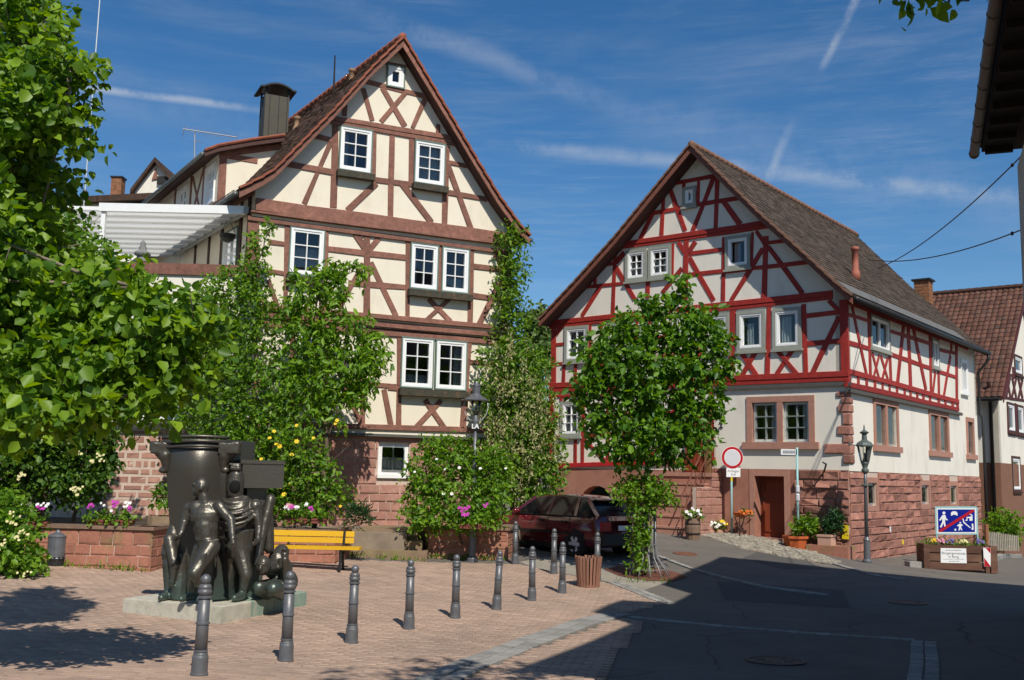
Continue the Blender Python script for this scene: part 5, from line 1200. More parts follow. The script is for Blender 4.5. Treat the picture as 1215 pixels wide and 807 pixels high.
# ------------------------------------------------------------------ white house beyond the corner
M_TILE_H3 = mat('brown_pantile', (0.135,0.058,0.038), 0.85, 0.25, 3, 0.3, 40, face_rand=0.3, col2=(0.07,0.042,0.032), mixscale=3, mixlo=0.42, mixhi=0.65)
def house_three():
    c = at(1187,560,42.0); fl = Facade(0,0,-51.7,-1, org=(c[0],c[1],0)); fr = Facade(0,0,38.3,1, org=(c[0],c[1],0)); rd = fl.d3; zb = -1.4
    h = thing('timbered_house', 'white house with dark timber gable and red-brown pantile roof at the right edge', 'house', (c[0],c[1],zb))
    ze = at(1187,452,42)[2]; zbt = fl.uz(1170,549)[1]; W = 9.0; L = 11.0
    wall_sheet('wall', fl, [(0,zbt),(L,zbt),(L,ze),(0,ze)], [], M_WHITEPL, h, 0.3)
    M_BB = mat('brown_base', (0.21,0.105,0.065), 0.9, 0.1, 3, 0.2, 40)
    wall_sheet('base_wall', fl, [(0,zb),(L,zb),(L,zbt-0.002),(0,zbt-0.002)], [], M_BB, h, 0.3, 0.02)
    zr = at(1150,347,47.0)[2]
    def q(x,y): return fr.uz(x,y)
    wn = [rect_of(fr, [(1194.5,477),(1203.5,479),(1203.5,514),(1195,513)]), rect_of(fr, [(1206.5,480),(1214,482),(1214,517),(1206.5,515)]), rect_of(fr, [(1200.5,541),(1210,542),(1210,584),(1200.5,583)]), rect_of(fr, [(1203,420),(1212,424),(1212,447),(1203,444)])]
    wall_sheet('gable_wall', fr, [(0,zbt),(W,zbt),(W,ze),(W/2,zr-0.1),(0,ze)], [hole(r) for r in wn], M_WHITEPL, h, 0.3)
    wall_sheet('base_wall', fr, [(0,zb),(W,zb),(W,zbt-0.002),(0,zbt-0.002)], [], M_BB, h, 0.3, 0.02)
    for r_ in wn: window(fr, r_, h, outer=M_DKBROWN, rows=1, cols=1, sash=0.12, casing=0.1, off=0.04, sill=0.1)
    M_MAR = mat('maroon_timber',(0.085,0.02,0.02),0.6,0.15,8,0.2,40)
    def bb(x1,y1,x2,y2,w): beam(fr, (1140+x1/6.72,400+y1/6.72), (1140+x2/6.72,400+y2/6.72), w, h, M_MAR)
    bb(335,480,520,510,24); bb(345,292,520,325,22); bb(345,300,342,480,20); bb(365,315,392,480,14); bb(392,315,360,478,14); bb(405,320,440,490,14); bb(440,325,402,488,14); bb(455,330,490,495,14); bb(490,335,455,492,14)
    bb(372,520,378,770,16); bb(435,530,440,780,16); bb(380,775,520,800,20); bb(415,240,418,330,16)
    # roof
    prof_r = [np.array([W/2, zr]), np.array([-0.75, ze-0.75*(zr-ze)/(W/2)+0.05])]; 
    def P3(q_, back, dz=0): return fr.P(q_[0], q_[1]+dz, 0.35)+rd*back
    V = []
    pts = [prof_r[1], prof_r[0], np.array([W+0.75, prof_r[1][1]])]
    for back in (0, L+0.5):
        for dz in (-0.02,-0.16): V += [P3(p, back, dz) for p in pts]
    rf = mk('roof', V, [(0,1,7,6),(1,2,8,7),(4,3,9,10),(5,4,10,11),(1,0,3,4),(2,1,4,5),(6,7,10,9),(7,8,11,10),(0,6,9,3),(2,5,11,8)], M_DKBROWN, h)
    ev = P3(pts[0],0); roof_tiles('tiles', ev, rd, [np.zeros(3), P3(pts[1],0)-ev], L+0.5, M_TILE_H3, rf, 0.24, 0.30, pan=True, seed=71, lift=0.03)
    ev = P3(pts[2],0); roof_tiles('tiles', ev, rd, [np.zeros(3), P3(pts[1],0)-ev], L+0.5, M_TILE_H3, rf, 0.24, 0.30, pan=True, seed=72, lift=0.03)
    b = MB(); s = 0
    while s < L+0.4: p = P3(pts[1], s, 0.04); b.tube([p, p+rd*0.36], [0.13,0.11], 8); s += 0.34
    b.build('ridge', M_TILE_H3, rf)
    b = MB(); b.prism([P3(pts[0],-0.02,-0.02), P3(pts[1],-0.02,-0.02), P3(pts[1],-0.02,-0.25), P3(pts[0],-0.02,-0.25)], -rd*0.04); b.build('bargeboard', M_MAR, h)
    # jetty with braces under the eave of the left face
    b = MB(); bar(b, fl, 0, L, ze-0.75, ze-0.55, 0.0, 0.3); b.build('jetty_beam', M_DKBROWN, h)
    for u in (0.2,2.2,4.2,6.2): b = MB(); b.tube([fl.P(u,ze-1.4+0.8,0.05), fl.P(u,ze-0.05,0.55)], 0.07, 4); b.build('brace', M_DKBROWN, h)
    b = MB(); p = P3(pts[0],0.1,-0.08)-fr.d3*0.05; b.tube([p, p+rd*L], 0.07, 8); b.build('gutter', M_DKMETAL, h)
    b = MB(); p1 = fl.P(0.25,ze-0.9,0.12); b.tube([p+rd*0.3, p1, fl.P(0.25,zb,0.12)], 0.075, 8); b.build('downpipe', M_DKMETAL, h, smooth=True)
house_three()

# ------------------------------------------------------------------ house at the right edge, near the viewer (casts the big street shadow)
def house_right():
    E = at(1160,181,18.0); gd = np.array([math.sin(R(22.05)), math.cos(R(22.05)), 0.0]); pd = np.array([gd[1], -gd[0], 0.0]); H = E[2]; L = 15.6; W = 10.5; oh = 0.60
    h = thing('eaves_house', 'dark soffit and gutter of the near house at the upper right edge', 'house', (E[0]+pd[0]*oh, E[1]+pd[1]*oh, -0.3))
    M_WALL = mat('grey_render', (0.42,0.38,0.32), 0.9, 0.08, 2, 0.15, 40)
    a = E - gd*0.45 + pd*oh; 
    b = MB(); c = a - gd*(L-0.45)/2 + pd*(W-2*oh)/2; b.box((c[0],c[1],(H-0.6)/2-0.2), (W-2*oh, L-0.45, H-0.2+0.6-0.3), pd, gd); b.build('wall', M_WALL, h)
    # eaves board and rafters
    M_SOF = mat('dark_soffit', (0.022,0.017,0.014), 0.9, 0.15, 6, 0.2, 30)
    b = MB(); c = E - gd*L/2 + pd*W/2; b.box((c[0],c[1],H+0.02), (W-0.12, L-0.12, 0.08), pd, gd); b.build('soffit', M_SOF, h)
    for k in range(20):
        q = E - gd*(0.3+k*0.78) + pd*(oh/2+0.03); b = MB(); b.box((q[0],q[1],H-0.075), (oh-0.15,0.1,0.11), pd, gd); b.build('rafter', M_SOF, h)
    rz = 3.4; c0 = E; c1 = E+pd*W; c2 = E+pd*W-gd*L; c3 = E-gd*L; r0 = E+pd*W/2-gd*W/2*0.8+np.array([0,0,rz]); r1 = c3+pd*W/2+gd*W/2*0.8+np.array([0,0,rz])
    b = MB(); up = np.array([0,0,0.08]); b.add([c0+up,c1+up,c2+up,c3+up,r0+up,r1+up], [(0,4,1),(1,4,5,2),(2,5,3),(3,5,4,0),(0,1,2,3)]); b.build('roof', M_TILE_DK, h)
    # half-round gutter of short lengths
    b = MB(); s = 0.0
    M_GUT = mat('old_gutter', (0.10,0.075,0.06), 0.6, 0.2, 6, 0.1, 40, metallic=0.2)
    g0 = E + np.array([0,0,-0.03]) - pd*0.06
    b.tube([g0+gd*0.02, g0-gd*L], 0.085, 10); b.build('gutter', M_GUT, h, smooth=True)
    for k in range(18): q = g0 - gd*(0.05+k*0.86); b = MB(); b.tube([q, q-gd*0.05], 0.094, 10); b.build('gutter_bracket', M_GUT, h)
    for t, w, hh in ((10.5,1.6,2.15),(4.3,5.8,2.0)):
        b = MB(); m0 = E - gd*t + pd*0.25; e1 = gd*w/2; up = np.array([0,0,hh]); 
        b.prism([m0-e1, m0+e1, m0+e1+up*0.97, m0+up, m0-e1+up*0.97], pd*3.0); b.build('wall_dormer', M_WALL, h)
    # wire brackets
    return E, pd
E_R, PD_R = house_right()

# overhead wires, held between the near house and the corner house
def wires():
    a = at(1216,180,17.9); for_ = [((1213,184,17.8),(1043,318,31.5)), ((1214,272,17.8),(1030,308,31.5))]
    for p, q in for_:
        A = at(*p); Bq = at(*q); pts = []
        for i in range(25):
            t = i/24; s = A+(Bq-A)*t; s[2] -= 0.25*4*t*(1-t); pts.append(s)
        lab = 'upper overhead wire running from the near eaves to the red house roof' if p[1] < 200 else 'lower overhead cable with a small clamp near the right edge'
        w = thing('overhead_wire', lab, 'cable', pts[0]); b = MB(); b.tube(pts, 0.014, 5); b.build('cable', M_DKMETAL, w)
        b = MB(); b.ell(pts[1], (0.03,0.03,0.04)); b.build('insulator', M_DKMETAL, w)
wires()
# ------------------------------------------------------------------ street furniture
M_IRON = mat('bollard_iron', (0.14,0.145,0.155), 0.42, 0.15, 12, 0.12, 60, metallic=0.35, spec=0.5, col2=(0.14,0.13,0.12), mixscale=6, mixlo=0.5, mixhi=0.8)
def make_bollard():
    root = thing('bollard', '', 'bollard')
    b = MB(); b.lathe((0,0,0), [(0.0,-0.1),(0.078,-0.1),(0.078,0.0),(0.080,0.01),(0.080,0.03),(0.074,0.035),(0.072,0.17),(0.066,0.19),(0.066,0.20),(0.058,0.21)], 18); b.build('base', M_IRON, root, smooth=False, local=True)
    b = MB(); b.lathe((0,0,0.205), [(0.058,0),(0.055,0.24),(0.052,0.50)], 18); sh = b.build('shaft', M_IRON, root, smooth=True, local=True)
    for z in (0.225,0.47,0.70):
        b = MB(); b.lathe((0,0,z-0.012), [(0.055,0),(0.064,0.004),(0.064,0.018),(0.053,0.024)], 18); b.build('ring', M_IRON, root, smooth=False, local=True)
    b = MB(); b.lathe((0,0,0.705), [(0.052,0),(0.052,0.02),(0.064,0.03),(0.066,0.05),(0.058,0.06),(0.058,0.075),(0.062,0.08),(0.05,0.105),(0.03,0.115)], 18); b.build('collar', M_IRON, root, smooth=True, local=True)
    b = MB(); b.ell((0,0,0.855), (0.047,0.047,0.050), 16, 10); b.build('ball', M_IRON, root, smooth=True, local=True)
    return root
BOLL = [((236,804),'nearest iron bollard, at the bottom edge in front of the statue plinth',0.012,0.0),
 ((339,787),'second iron bollard of the front row, before the statue’s crouching figure',0.004,0),
 ((417,765),'third iron bollard of the front row, below the end of the yellow bench',0,0.01),
 ((485,748),'fourth iron bollard of the front row, below the left corner of the rose planter',0.004,0),
 ((540,735),'fifth iron bollard of the front row, just left of the lamp post',0,0),
 ((589,724.5),'sixth iron bollard of the front row, tilted a little, just right of the lamp post',-0.045,0.0),
 ((631,714),'seventh iron bollard of the front row, in front of the car’s front door',0.01,0),
 ((667,705),'last iron bollard of the front row, beside the slatted bin',0,0),
 ((611,669.5),'rear iron bollard at the corner of the rose planter, before the car bonnet',0,0),
 ((657,682),'rear iron bollard standing before the car’s rear door',0,0),
 ((708.5,688),'rear iron bollard half hidden behind the slatted bin',0,0)]
bp = make_bollard()
for i, (p, lab, tx, ty) in enumerate(BOLL):
    o = bp if i == 0 else copy_tree(bp); g = ground(*p)
    o.location = Vector((g[0], g[1], g[2]+0.012)); o.rotation_euler = (ty, tx, i*0.7); o['label'] = lab; o['group'] = 'iron bollards round the square'

def lamp_left():
    g = ground(560,666); root = thing('street_lamp', 'slim grey street lamp with wide conical hat beside the rose planter', 'lamp', g); H = at(563,452,g[1])[2]-g[2]
    k = H/3.95
    b = MB(); b.lathe((0,0,0), [(0.13,-0.05),(0.13,0.06),(0.10,0.10),(0.085,0.12),(0.085,0.62),(0.095,0.64),(0.095,0.68),(0.075,0.72),(0.07,0.80)], 16); b.build('base', M_IRON, root, local=True, smooth=False)
    b = MB(); b.lathe((0,0,0.8), [(0.055,0),(0.05,0.3),(0.044,1.2),(0.038,2.1*k)], 14); b.build('post', M_IRON, root, local=True, smooth=True)
    for z in (1.7*k,2.35*k): b = MB(); b.lathe((0,0,z), [(0.045,0),(0.062,0.01),(0.062,0.04),(0.045,0.05)], 14); b.build('ring', M_IRON, root, local=True)
    zc = 2.86*k
    b = MB(); b.lathe((0,0,zc), [(0.04,0),(0.075,0.03),(0.08,0.10),(0.07,0.13),(0.085,0.16),(0.085,0.2),(0.05,0.3),(0.045,0.34)], 16); b.build('collar', M_IRON, root, local=True, smooth=True)
    text('collar_letters', 'LA', np.array(g)+np.array([0,-0.10,zc+0.07]), (1,0,0), (0,0,1), 0.14, M_WHITE, root, 0.012, bold=0.004)
    for s in (-1,1):
        b = MB(); b.tube([(s*0.06,0,zc+0.2),(s*0.14,0,zc+0.22),(s*0.24,0,zc+0.36),(s*0.27,0,zc+0.5),(s*0.25,0,zc+0.66)], 0.011, 6); b.build('arm', mat('pale_arm',(0.5,0.5,0.48),0.4,0.05,5,0.0,metallic=0.3), root, local=True, smooth=True)
    b = MB(); b.lathe((0,0,zc+0.33), [(0.06,0),(0.10,0.12),(0.115,0.32)], 12); b.build('glass', glass_mat('lamp_glass',(0.9,0.9,0.85)), root, local=True, smooth=True)
    b = MB(); b.lathe((0,0,zc+0.34), [(0.045,0),(0.05,0.05),(0.03,0.1),(0.03,0.16),(0.0,0.2)], 10); b.build('burner', mat('burner',(0.12,0.12,0.12),0.5,0.1,5,0.0), root, local=True, smooth=True)
    b = MB(); z0 = zc+0.66; b.lathe((0,0,z0), [(0.28,-0.02),(0.285,0.0),(0.20,0.05),(0.12,0.10),(0.085,0.14),(0.085,0.3),(0.095,0.31),(0.09,0.34),(0.05,0.37),(0.03,0.42),(0.0,H-z0)], 20); b.build('hat', M_IRON, root, local=True, smooth=False)
    b = MB(); b.tube([(-0.32,0,zc+0.655),(-0.27,0,zc+0.655)],0.012,6); b.build('pin', M_IRON, root, local=True)
lamp_left()
def lamp_right():
    g = ground(1029,668); root = thing('street_lamp', 'old green-grey lantern on a post at the corner of the red house', 'lamp', g); H = at(1027,503,g[1])[2]-g[2]
    M_L = mat('lantern_green', (0.12,0.145,0.13), 0.45, 0.15, 8, 0.1, 40, metallic=0.3)
    b = MB(); b.lathe((0,0,0), [(0.12,-0.4),(0.12,0.06),(0.085,0.10),(0.08,0.55),(0.09,0.58),(0.06,0.66)], 14); b.build('base', M_IRON, root, local=True)
    zt = H-1.2
    b = MB(); b.lathe((0,0,0.64), [(0.052,0),(0.042,1.4),(0.038,zt-0.64)], 12); b.build('post', M_IRON, root, local=True, smooth=True)
    b = MB(); b.lathe((0,0,1.95), [(0.045,0),(0.1,0.02),(0.1,0.05),(0.045,0.07)], 12); b.build('ring', M_L, root, local=True)
    b = MB(); b.lathe((0,0,zt-0.1), [(0.04,0),(0.09,0.05),(0.1,0.1),(0.06,0.15),(0.09,0.25),(0.11,0.28),(0.05,0.36)], 12); b.build('collar', M_L, root, local=True, smooth=True)
    b = MB(); b.lathe((0,0,zt+0.2), [(0.10,0),(0.19,0.42)], 6); b.build('glass', glass_mat('lamp_glass'), root, local=True)
    for k in range(6):
        a = k*math.pi/3; b = MB(); b.tube([(0.105*math.cos(a),0.105*math.sin(a),zt+0.2),(0.195*math.cos(a),0.195*math.sin(a),zt+0.63)], 0.011, 5); b.build('rib', M_L, root, local=True)
    b = MB(); b.lathe((0,0,zt+0.22), [(0.05,0),(0.06,0.06),(0.03,0.1),(0.025,0.2),(0.0,0.24)], 8); b.build('burner', M_L, root, local=True)
    b = MB(); z0 = zt+0.62; b.lathe((0,0,z0), [(0.22,-0.01),(0.225,0.02),(0.18,0.09),(0.07,0.16),(0.06,0.30),(0.11,0.34),(0.12,0.36),(0.05,0.40),(0.02,0.44),(0.02,0.5),(0.0,H-z0)], 12); b.build('hat', M_L, root, local=True)
    b = MB(); b.tube([(-0.05,0,zt+0.6),(-0.36,0.05,zt+0.66)],0.012,5); b.ell((-0.37,0.05,zt+0.67),(0.03,0.03,0.05)); b.build('ladder_bar', M_L, root, local=True)
lamp_right()

def bin_slatted():
    g = ground(698,697); root = thing('litter_bin', 'round litter bin of reddish vertical wooden slats beside the last bollard', 'litter bin', g)
    M_SL = mat('slat_wood', (0.27,0.13,0.085), 0.8, 0.2, 10, 0.3, 50, obj_rand=0.2, stretch=(1,1,0.2))
    n = 22
    for k in range(n):
        a = 2*math.pi*k/n; rd = np.array([math.cos(a), math.sin(a), 0]); tg = np.array([-rd[1], rd[0], 0]); h = 0.56+random.uniform(-.02,.03)
        V = []
        for z, r in ((0.045,0.195),(h,0.245)):
            for o, w in ((-0.011,-0.020),(0.011,-0.020),(0.011,0.020),(-0.011,0.020)): V.append(rd*(r+o)+tg*w*(1 if z < 0.1 else 1.15)+np.array([0,0,z]))
        mk('slat', V, [(3,2,1,0),(4,5,6,7),(0,1,5,4),(1,2,6,5),(2,3,7,6),(3,0,4,7)], M_SL, root, local=True)
    b = MB(); b.lathe((0,0,-0.02), [(0.215,0),(0.215,0.075),(0.17,0.08)], 22); b.build('foot_ring', M_SL, root, local=True)
    b = MB(); b.lathe((0,0,0.06), [(0.16,0),(0.20,0.46),(0.19,0.46),(0.15,0.01)], 18); b.build('liner', M_DKMETAL, root, local=True, smooth=True)
    b = MB(); b.lathe((0,0,0.44), [(0.212,0),(0.222,0.0),(0.224,0.03),(0.214,0.03)], 22); b.build('hoop', M_DKMETAL, root, local=True)
bin_slatted()

def bench():
    g = ground(372,664); D = 19.9; x0 = at(322,650,D)[0]; x1 = at(424,650,D)[0]; zg = gz(-4.2,D)
    root = thing('park_bench', 'yellow slatted park bench with black iron supports, behind the statue', 'bench', ((x0+x1)/2, D, zg))
    M_Y = mat('yellow_plank', (0.62,0.36,0.012), 0.45, 0.06, 5, 0.12, 40, obj_rand=0.05, stretch=(0.2,1,1))
    ax = np.array([1,0.02,0])
    for y, z, w, h, tl in ((0.0,0.40,0.12,0.045,0),(0.14,0.405,0.12,0.045,0),(0.28,0.40,0.12,0.045,0)):
        b = MB(); b.box(((x0+x1)/2+0.02, D-0.25+y, zg+z), (x1-x0+0.12, w, h), ax); b.build('seat_plank', M_Y, root)
    for z in (0.525,0.645):
        b = MB(); b.box(((x0+x1)/2-0.06, D+0.13+0.03*(z>0.6), zg+z), (x1-x0-0.06, 0.04, 0.105), ax, None, np.array([0,0.15,1])/1.011); b.build('back_plank', M_Y, root)
    for x in (x0+0.3, x1-0.28):
        b = MB(); b.tube([(x,D-0.27,zg-0.02),(x,D-0.22,zg+0.2),(x,D-0.25,zg+0.37)], 0.028, 6); b.tube([(x,D+0.16,zg-0.02),(x,D+0.06,zg+0.2),(x,D+0.10,zg+0.40),(x,D+0.175,zg+0.70)], 0.028, 6); b.tube([(x,D-0.27,zg+0.36),(x,D+0.1,zg+0.36)], 0.026, 6); b.tube([(x,D-0.23,zg+0.2),(x,D,zg+0.30),(x,D+0.06,zg+0.2)],0.018,6)
        b.build('support', M_DKMETAL, root)
bench()

def drum():
    g = ground(68,672); D = g[1]-0.02; p = np.array([at(68,650,D)[0], D, g[2]])
    root = thing('metal_drum', 'small grey metal drum with pointed lid against the planter wall', 'drum', p); h = at(68,636,D)[2]-p[2]
    M_DR = mat('galvanised_drum',(0.16,0.17,0.19),0.5,0.2,8,0.15,40,metallic=0.5)
    b = MB(); b.lathe((0,0,0), [(0.155,-0.02),(0.155,h*0.25)], 18); b.build('foot', M_DKMETAL, root, local=True)
    b = MB(); b.lathe((0,0,h*0.26), [(0.16,0),(0.165,0.01),(0.16,0.02),(0.16,h*0.70),(0.168,h*0.71),(0.168,h*0.74)], 18); b.build('body', M_DR, root, local=True, smooth=False)
    for k in range(14):
        a = 2*math.pi*k/14; b = MB(); b.box((0.157*math.cos(a),0.157*math.sin(a),h*0.29), (0.02,0.03,0.05), (math.cos(a),math.sin(a),0)); b.build('vent_slot', M_DKMETAL, root, local=True)
    b = MB(); b.lathe((0,0,h), [(0.17,0),(0.15,0.02),(0.05,0.07),(0.04,0.1),(0.045,0.13),(0.0,0.15)], 18); b.build('lid', M_DR, root, local=True, smooth=False)
drum()

# ------------------------------------------------------------------ traffic signs
M_SIGNW = mat('sign_white', (0.78,0.78,0.77), 0.4, 0.02, 5, 0.0); M_SIGNR = mat('sign_red', (0.42,0.012,0.02), 0.35, 0.04, 5, 0.0)
M_SIGNB = mat('sign_blue', (0.004,0.015,0.24), 0.35, 0.04, 5, 0.0); M_TEAL = mat('teal_post', (0.30,0.50,0.50), 0.5, 0.06, 6, 0.05, 40); M_SIGNG = mat('sign_grey', (0.56,0.56,0.58), 0.4, 0.03, 5, 0.0)
def flat(name, fc, pts, off, th, m, parent, px=True):
    P = [fc.uz(*p) for p in pts] if px else pts
    b = MB(); b.prism([fc.P(q[0],q[1],off) for q in P], fc.n3*th)
    return b.build(name, m, parent)
def no_entry():
    q = F2.P(F2.uz(867,600)[0], 0, 0.42); g = np.array([q[0], q[1], gz(q[0],q[1])]); fc = Facade(0,0,86,1, org=(g[0],g[1],0))
    root = thing('traffic_sign', 'round white prohibition sign with red rim on a pale teal post', 'traffic sign', g)
    c = fc.uz(868.5,543); r = 13.2*g[1]/1215
    circ = lambda rr: [(c[0]+rr*math.cos(a), c[1]+rr*math.sin(a)) for a in np.linspace(0,2*math.pi,32,endpoint=False)]
    flat('disc', fc, circ(r), 0.03, 0.006, M_SIGNW, root, False); flat('red_rim', fc, circ(r*0.965), 0.037, 0.003, M_SIGNR, root, False); flat('white_field', fc, circ(r*0.74), 0.041, 0.003, M_SIGNW, root, False); flat('grey_field', fc, circ(r*0.69), 0.045, 0.002, M_SIGNG, root, False)
    pl = flat('plate', fc, [(861.5,555.2),(878,555.2),(878,566),(861.5,566)], 0.03, 0.006, M_SIGNW, root)
    for s, y, sz in (('Anlieger',559,0.105),('frei',563,0.105)): text('lettering', s, fc.P(*fc.uz(869.8,y),0.0375), fc.d3, (0,0,1), sz, mat('grey_ink',(0.15,0.15,0.15),0.6,0,5,0), pl, 0.001)
    u = fc.uz(868,590)[0]; b = MB(); b.tube([fc.P(u, g[2]-0.2, 0), fc.P(u, fc.uz(868,540)[1], 0)], 0.031, 10); b.build('post', M_TEAL, root, smooth=True)
    b = MB(); b.lathe(fc.P(u, fc.uz(868,571)[1], 0), [(0.034,0),(0.034,0.12)], 10); b.build('yellow_band', M_YEL, root)
no_entry()
def name_sign():
    x = at(946,560,28.3); fc = Facade(0,0,100,1, org=(x[0],x[1],0)); zg = gz(x[0],x[1])
    root = thing('street_name_sign', 'pale street name plate on a teal pole right of the cellar door', 'sign', (x[0],x[1],zg))
    b = MB(); b.tube([(x[0],x[1],zg-0.1),(x[0],x[1],fc.uz(946,531)[1])], 0.032, 10); b.build('pole', M_TEAL, root, smooth=True)
    pl = flat('plate', fc, [(926.5,532.8),(944.8,533.2),(944.8,540),(926.5,539.6)], -0.01, 0.02, M_SIGNW, root)
    flat('lettering_field', fc, [(928.5,534.2),(943.8,534.5),(943.8,538.6),(928.5,538.3)], 0.0105, 0.001, mat('sign_dim',(0.42,0.43,0.45),0.5,0.1,30,0.0), pl)
    for k in range(9):
        xx = 929.6+k*1.55; flat('letter_stroke', fc, [(xx,535.4),(xx+0.7,535.4),(xx+0.7,537.6),(xx,537.6)], 0.0118, 0.001, mat('grey_ink',(0.15,0.15,0.15),0.6,0,5,0), pl)
    b = MB(); bar(b, fc, fc.uz(944.6,536)[0], fc.uz(946,536)[0], fc.uz(946,540)[1], fc.uz(946,533)[1], -0.02, 0.03); b.build('clamp', M_DKMETAL, root)
    for y0, y1 in ((576,584),(586,594)):
        b = MB(); b.lathe((x[0],x[1],fc.uz(946,y1)[1]), [(0.055,0),(0.06,0.02),(0.06,0.16),(0.05,0.18)], 10); b.build('cable_box', M_SIGNG, root)
name_sign()

def planter_sign():
    D0 = 25.1; c = ground(1138,678); fc = Facade(0,0,97,1, org=(c[0],c[1],0)); zg = c[2]
    root = thing('wooden_planter', 'brown plank flower trough with white notice and striped marker, before the sandstone wall', 'planter', (c[0],c[1],zg))
    M_PL = mat('trough_plank', (0.115,0.055,0.035), 0.8, 0.25, 8, 0.3, 40, obj_rand=0.15, stretch=(0.2,0.2,1), col2=(0.19,0.12,0.07), mixscale=3)
    ua, ub = fc.uz(1097,665)[0], fc.uz(1178.5,665)[0]; zt = fc.uz(1138,648)[1]; dep = 0.75; h = (zt-zg)/3
    for k in range(3):
        b = MB(); bar(b, fc, ua+0.1, ub-0.14, zg+0.04+k*h, zg+0.02+(k+1)*h-0.006, -0.045, 0.0); b.build('plank', M_PL, root)
        b = MB(); bar(b, fc, ua+0.1, ub-0.14, zg+0.04+k*h, zg+0.02+(k+1)*h-0.006, -dep, -dep+0.045); b.build('plank', M_PL, root)
    for u in (ua, ub-0.0):
        for k in range(3):
            b = MB(); o = fc.P(u, zg+0.03+(k+0.5)*h, -dep/2); b.box(o, (0.045,dep-0.1,h-0.01), fc.d3, fc.n3); b.build('plank', M_PL, root)
    for u, w in ((ua+0.02,0.15),(ub-0.19,0.10),(ub-0.02,0.17)):
        b = MB(); bar(b, fc, u-w/2+0.03, u+w/2+0.03, zg-0.02, zt+0.03, -0.08, 0.05); b.build('post', M_PL, root)
    b = MB(); bar(b, fc, ua+0.05, ub-0.05, zt-0.18, zt-0.04, -dep+0.05, -0.05); b.build('soil', MATS['dark_soil'], root)
    pap = flat('notice', fc, [(1116,650.3),(1146.2,650.8),(1147,668.4),(1116.2,667.8)], 0.004, 0.004, M_SIGNW, root)
    inkk = mat('notice_ink',(0.06,0.06,0.07),0.6,0,5,0)
    for s, y, sz in (('Bürgergemeinde',656.6,0.093),('in Burg',660.6,0.093)): text('lettering', s, fc.P(*fc.uz(1131.3,y),0.0085), fc.d3, (0,0,1), sz, inkk, pap, 0.001)
    for y, xa_, xb_, hh in ((653,1122,1140,0.9),(663.6,1119,1144,0.5),(666,1126,1138,0.8)):      # small print, too fine to read
        xx = xa_
        while xx < xb_:
            w_ = random.uniform(0.5,0.9); flat('letter_stroke', fc, [(xx,y-hh/2),(xx+w_,y-hh/2),(xx+w_,y+hh/2),(xx,y+hh/2)], 0.0085, 0.001, inkk, pap); xx += w_+random.choice((0.35,0.35,0.35,0.9))
    # striped marker board
    q = [(1165.6,649.6),(1174.5,649.8),(1174.5,672.5),(1166.8,672)]
    mb = flat('marker_board', fc, q, 0.055, 0.008, M_SIGNW, root)
    flat('red_stripe', fc, [(1166.2,649.8),(1174.3,650),(1174.3,656.5),(1168.5,650)], 0.064, 0.002, M_SIGNR, mb)
    flat('red_stripe', fc, [(1166.8,661.5),(1174.3,671.5),(1174.3,672.3),(1167,671.8)], 0.064, 0.002, M_SIGNR, mb)
    # blue sign behind
    fs = Facade(0,0,97,1, org=fc.P(0,0,-dep-0.06)); 
    sg = thing('traffic_sign', 'blue rectangular sign with white figures and red diagonal bar, above the flower trough', 'traffic sign', fs.P(0,zg))
    def rp(x,y): return (1080+x/8.963, 590+y/8.963)
    tl = flat('frame', fs, [rp(262,98),rp(700,98),rp(716,110),rp(718,398),rp(270,398)], 0.0, 0.012, M_TEAL, sg)
    flat('white_border', fs, [rp(278,118),rp(698,118),rp(702,385),rp(286,385)], 0.0125, 0.003, M_SIGNW, sg)
    bl = flat('blue_panel', fs, [rp(290,130),rp(684,130),rp(686,370),rp(298,370)], 0.016, 0.003, M_SIGNB, sg)
    def pic(nm, pts): return flat(nm, fs, [rp(*p) for p in pts], 0.0195, 0.002, M_SIGNW, sg)
    circ = lambda x,y,r: [(x+r*math.cos(a), y-r*math.sin(a)) for a in np.linspace(0,2*math.pi,14,endpoint=False)]
    pic('walker', [(340,190),(372,190),(380,225),(398,238),(390,248),(370,235),(368,262),(378,318),(362,322),(352,275),(330,322),(312,318),(338,262),(338,225),(318,250),(304,245),(325,212)]); pic('walker_head', circ(356,168,16))
    pic('car_symbol', [(432,165),(448,150),(485,150),(498,165),(502,195),(486,195),(484,186),(448,186),(446,195),(430,195)])
    pic('child', [(515,285),(545,285),(556,298),(550,306),(540,302),(540,325),(552,350),(540,352),(528,330),(522,355),(510,352),(516,320),(512,304),(500,310),(496,300)]); pic('child_head', circ(530,272,9)); pic('ball', circ(477,345,11))
    pic('house_symbol', [(575,200),(618,165),(660,190),(660,250),(628,250),(628,222),(606,222),(606,250),(584,250),(584,240),(596,240),(596,210),(650,205),(650,196),(618,178),(584,206)])
    pic('kerb_line', [(552,225),(562,222),(572,262),(640,322),(636,330),(562,272)]); pic('tree_symbol', [(650,282),(668,282),(672,345),(652,348),(648,330),(656,325)])
    flat('red_bar', fs, [rp(300,352),rp(650,132),rp(676,132),rp(680,150),rp(330,368),rp(302,368)], 0.0225, 0.002, M_SIGNR, sg)
    for x in (279,712):
        u = fs.uz(*rp(x,250))[0]; b = MB(); b.tube([fs.P(u, zg-0.1, -0.02), fs.P(u, fs.uz(*rp(x,110))[1], -0.02)], 0.025, 8); b.build('post', M_TEAL, sg, smooth=True)
    return fc, zg, zt, ua, ub, dep
PS = planter_sign()
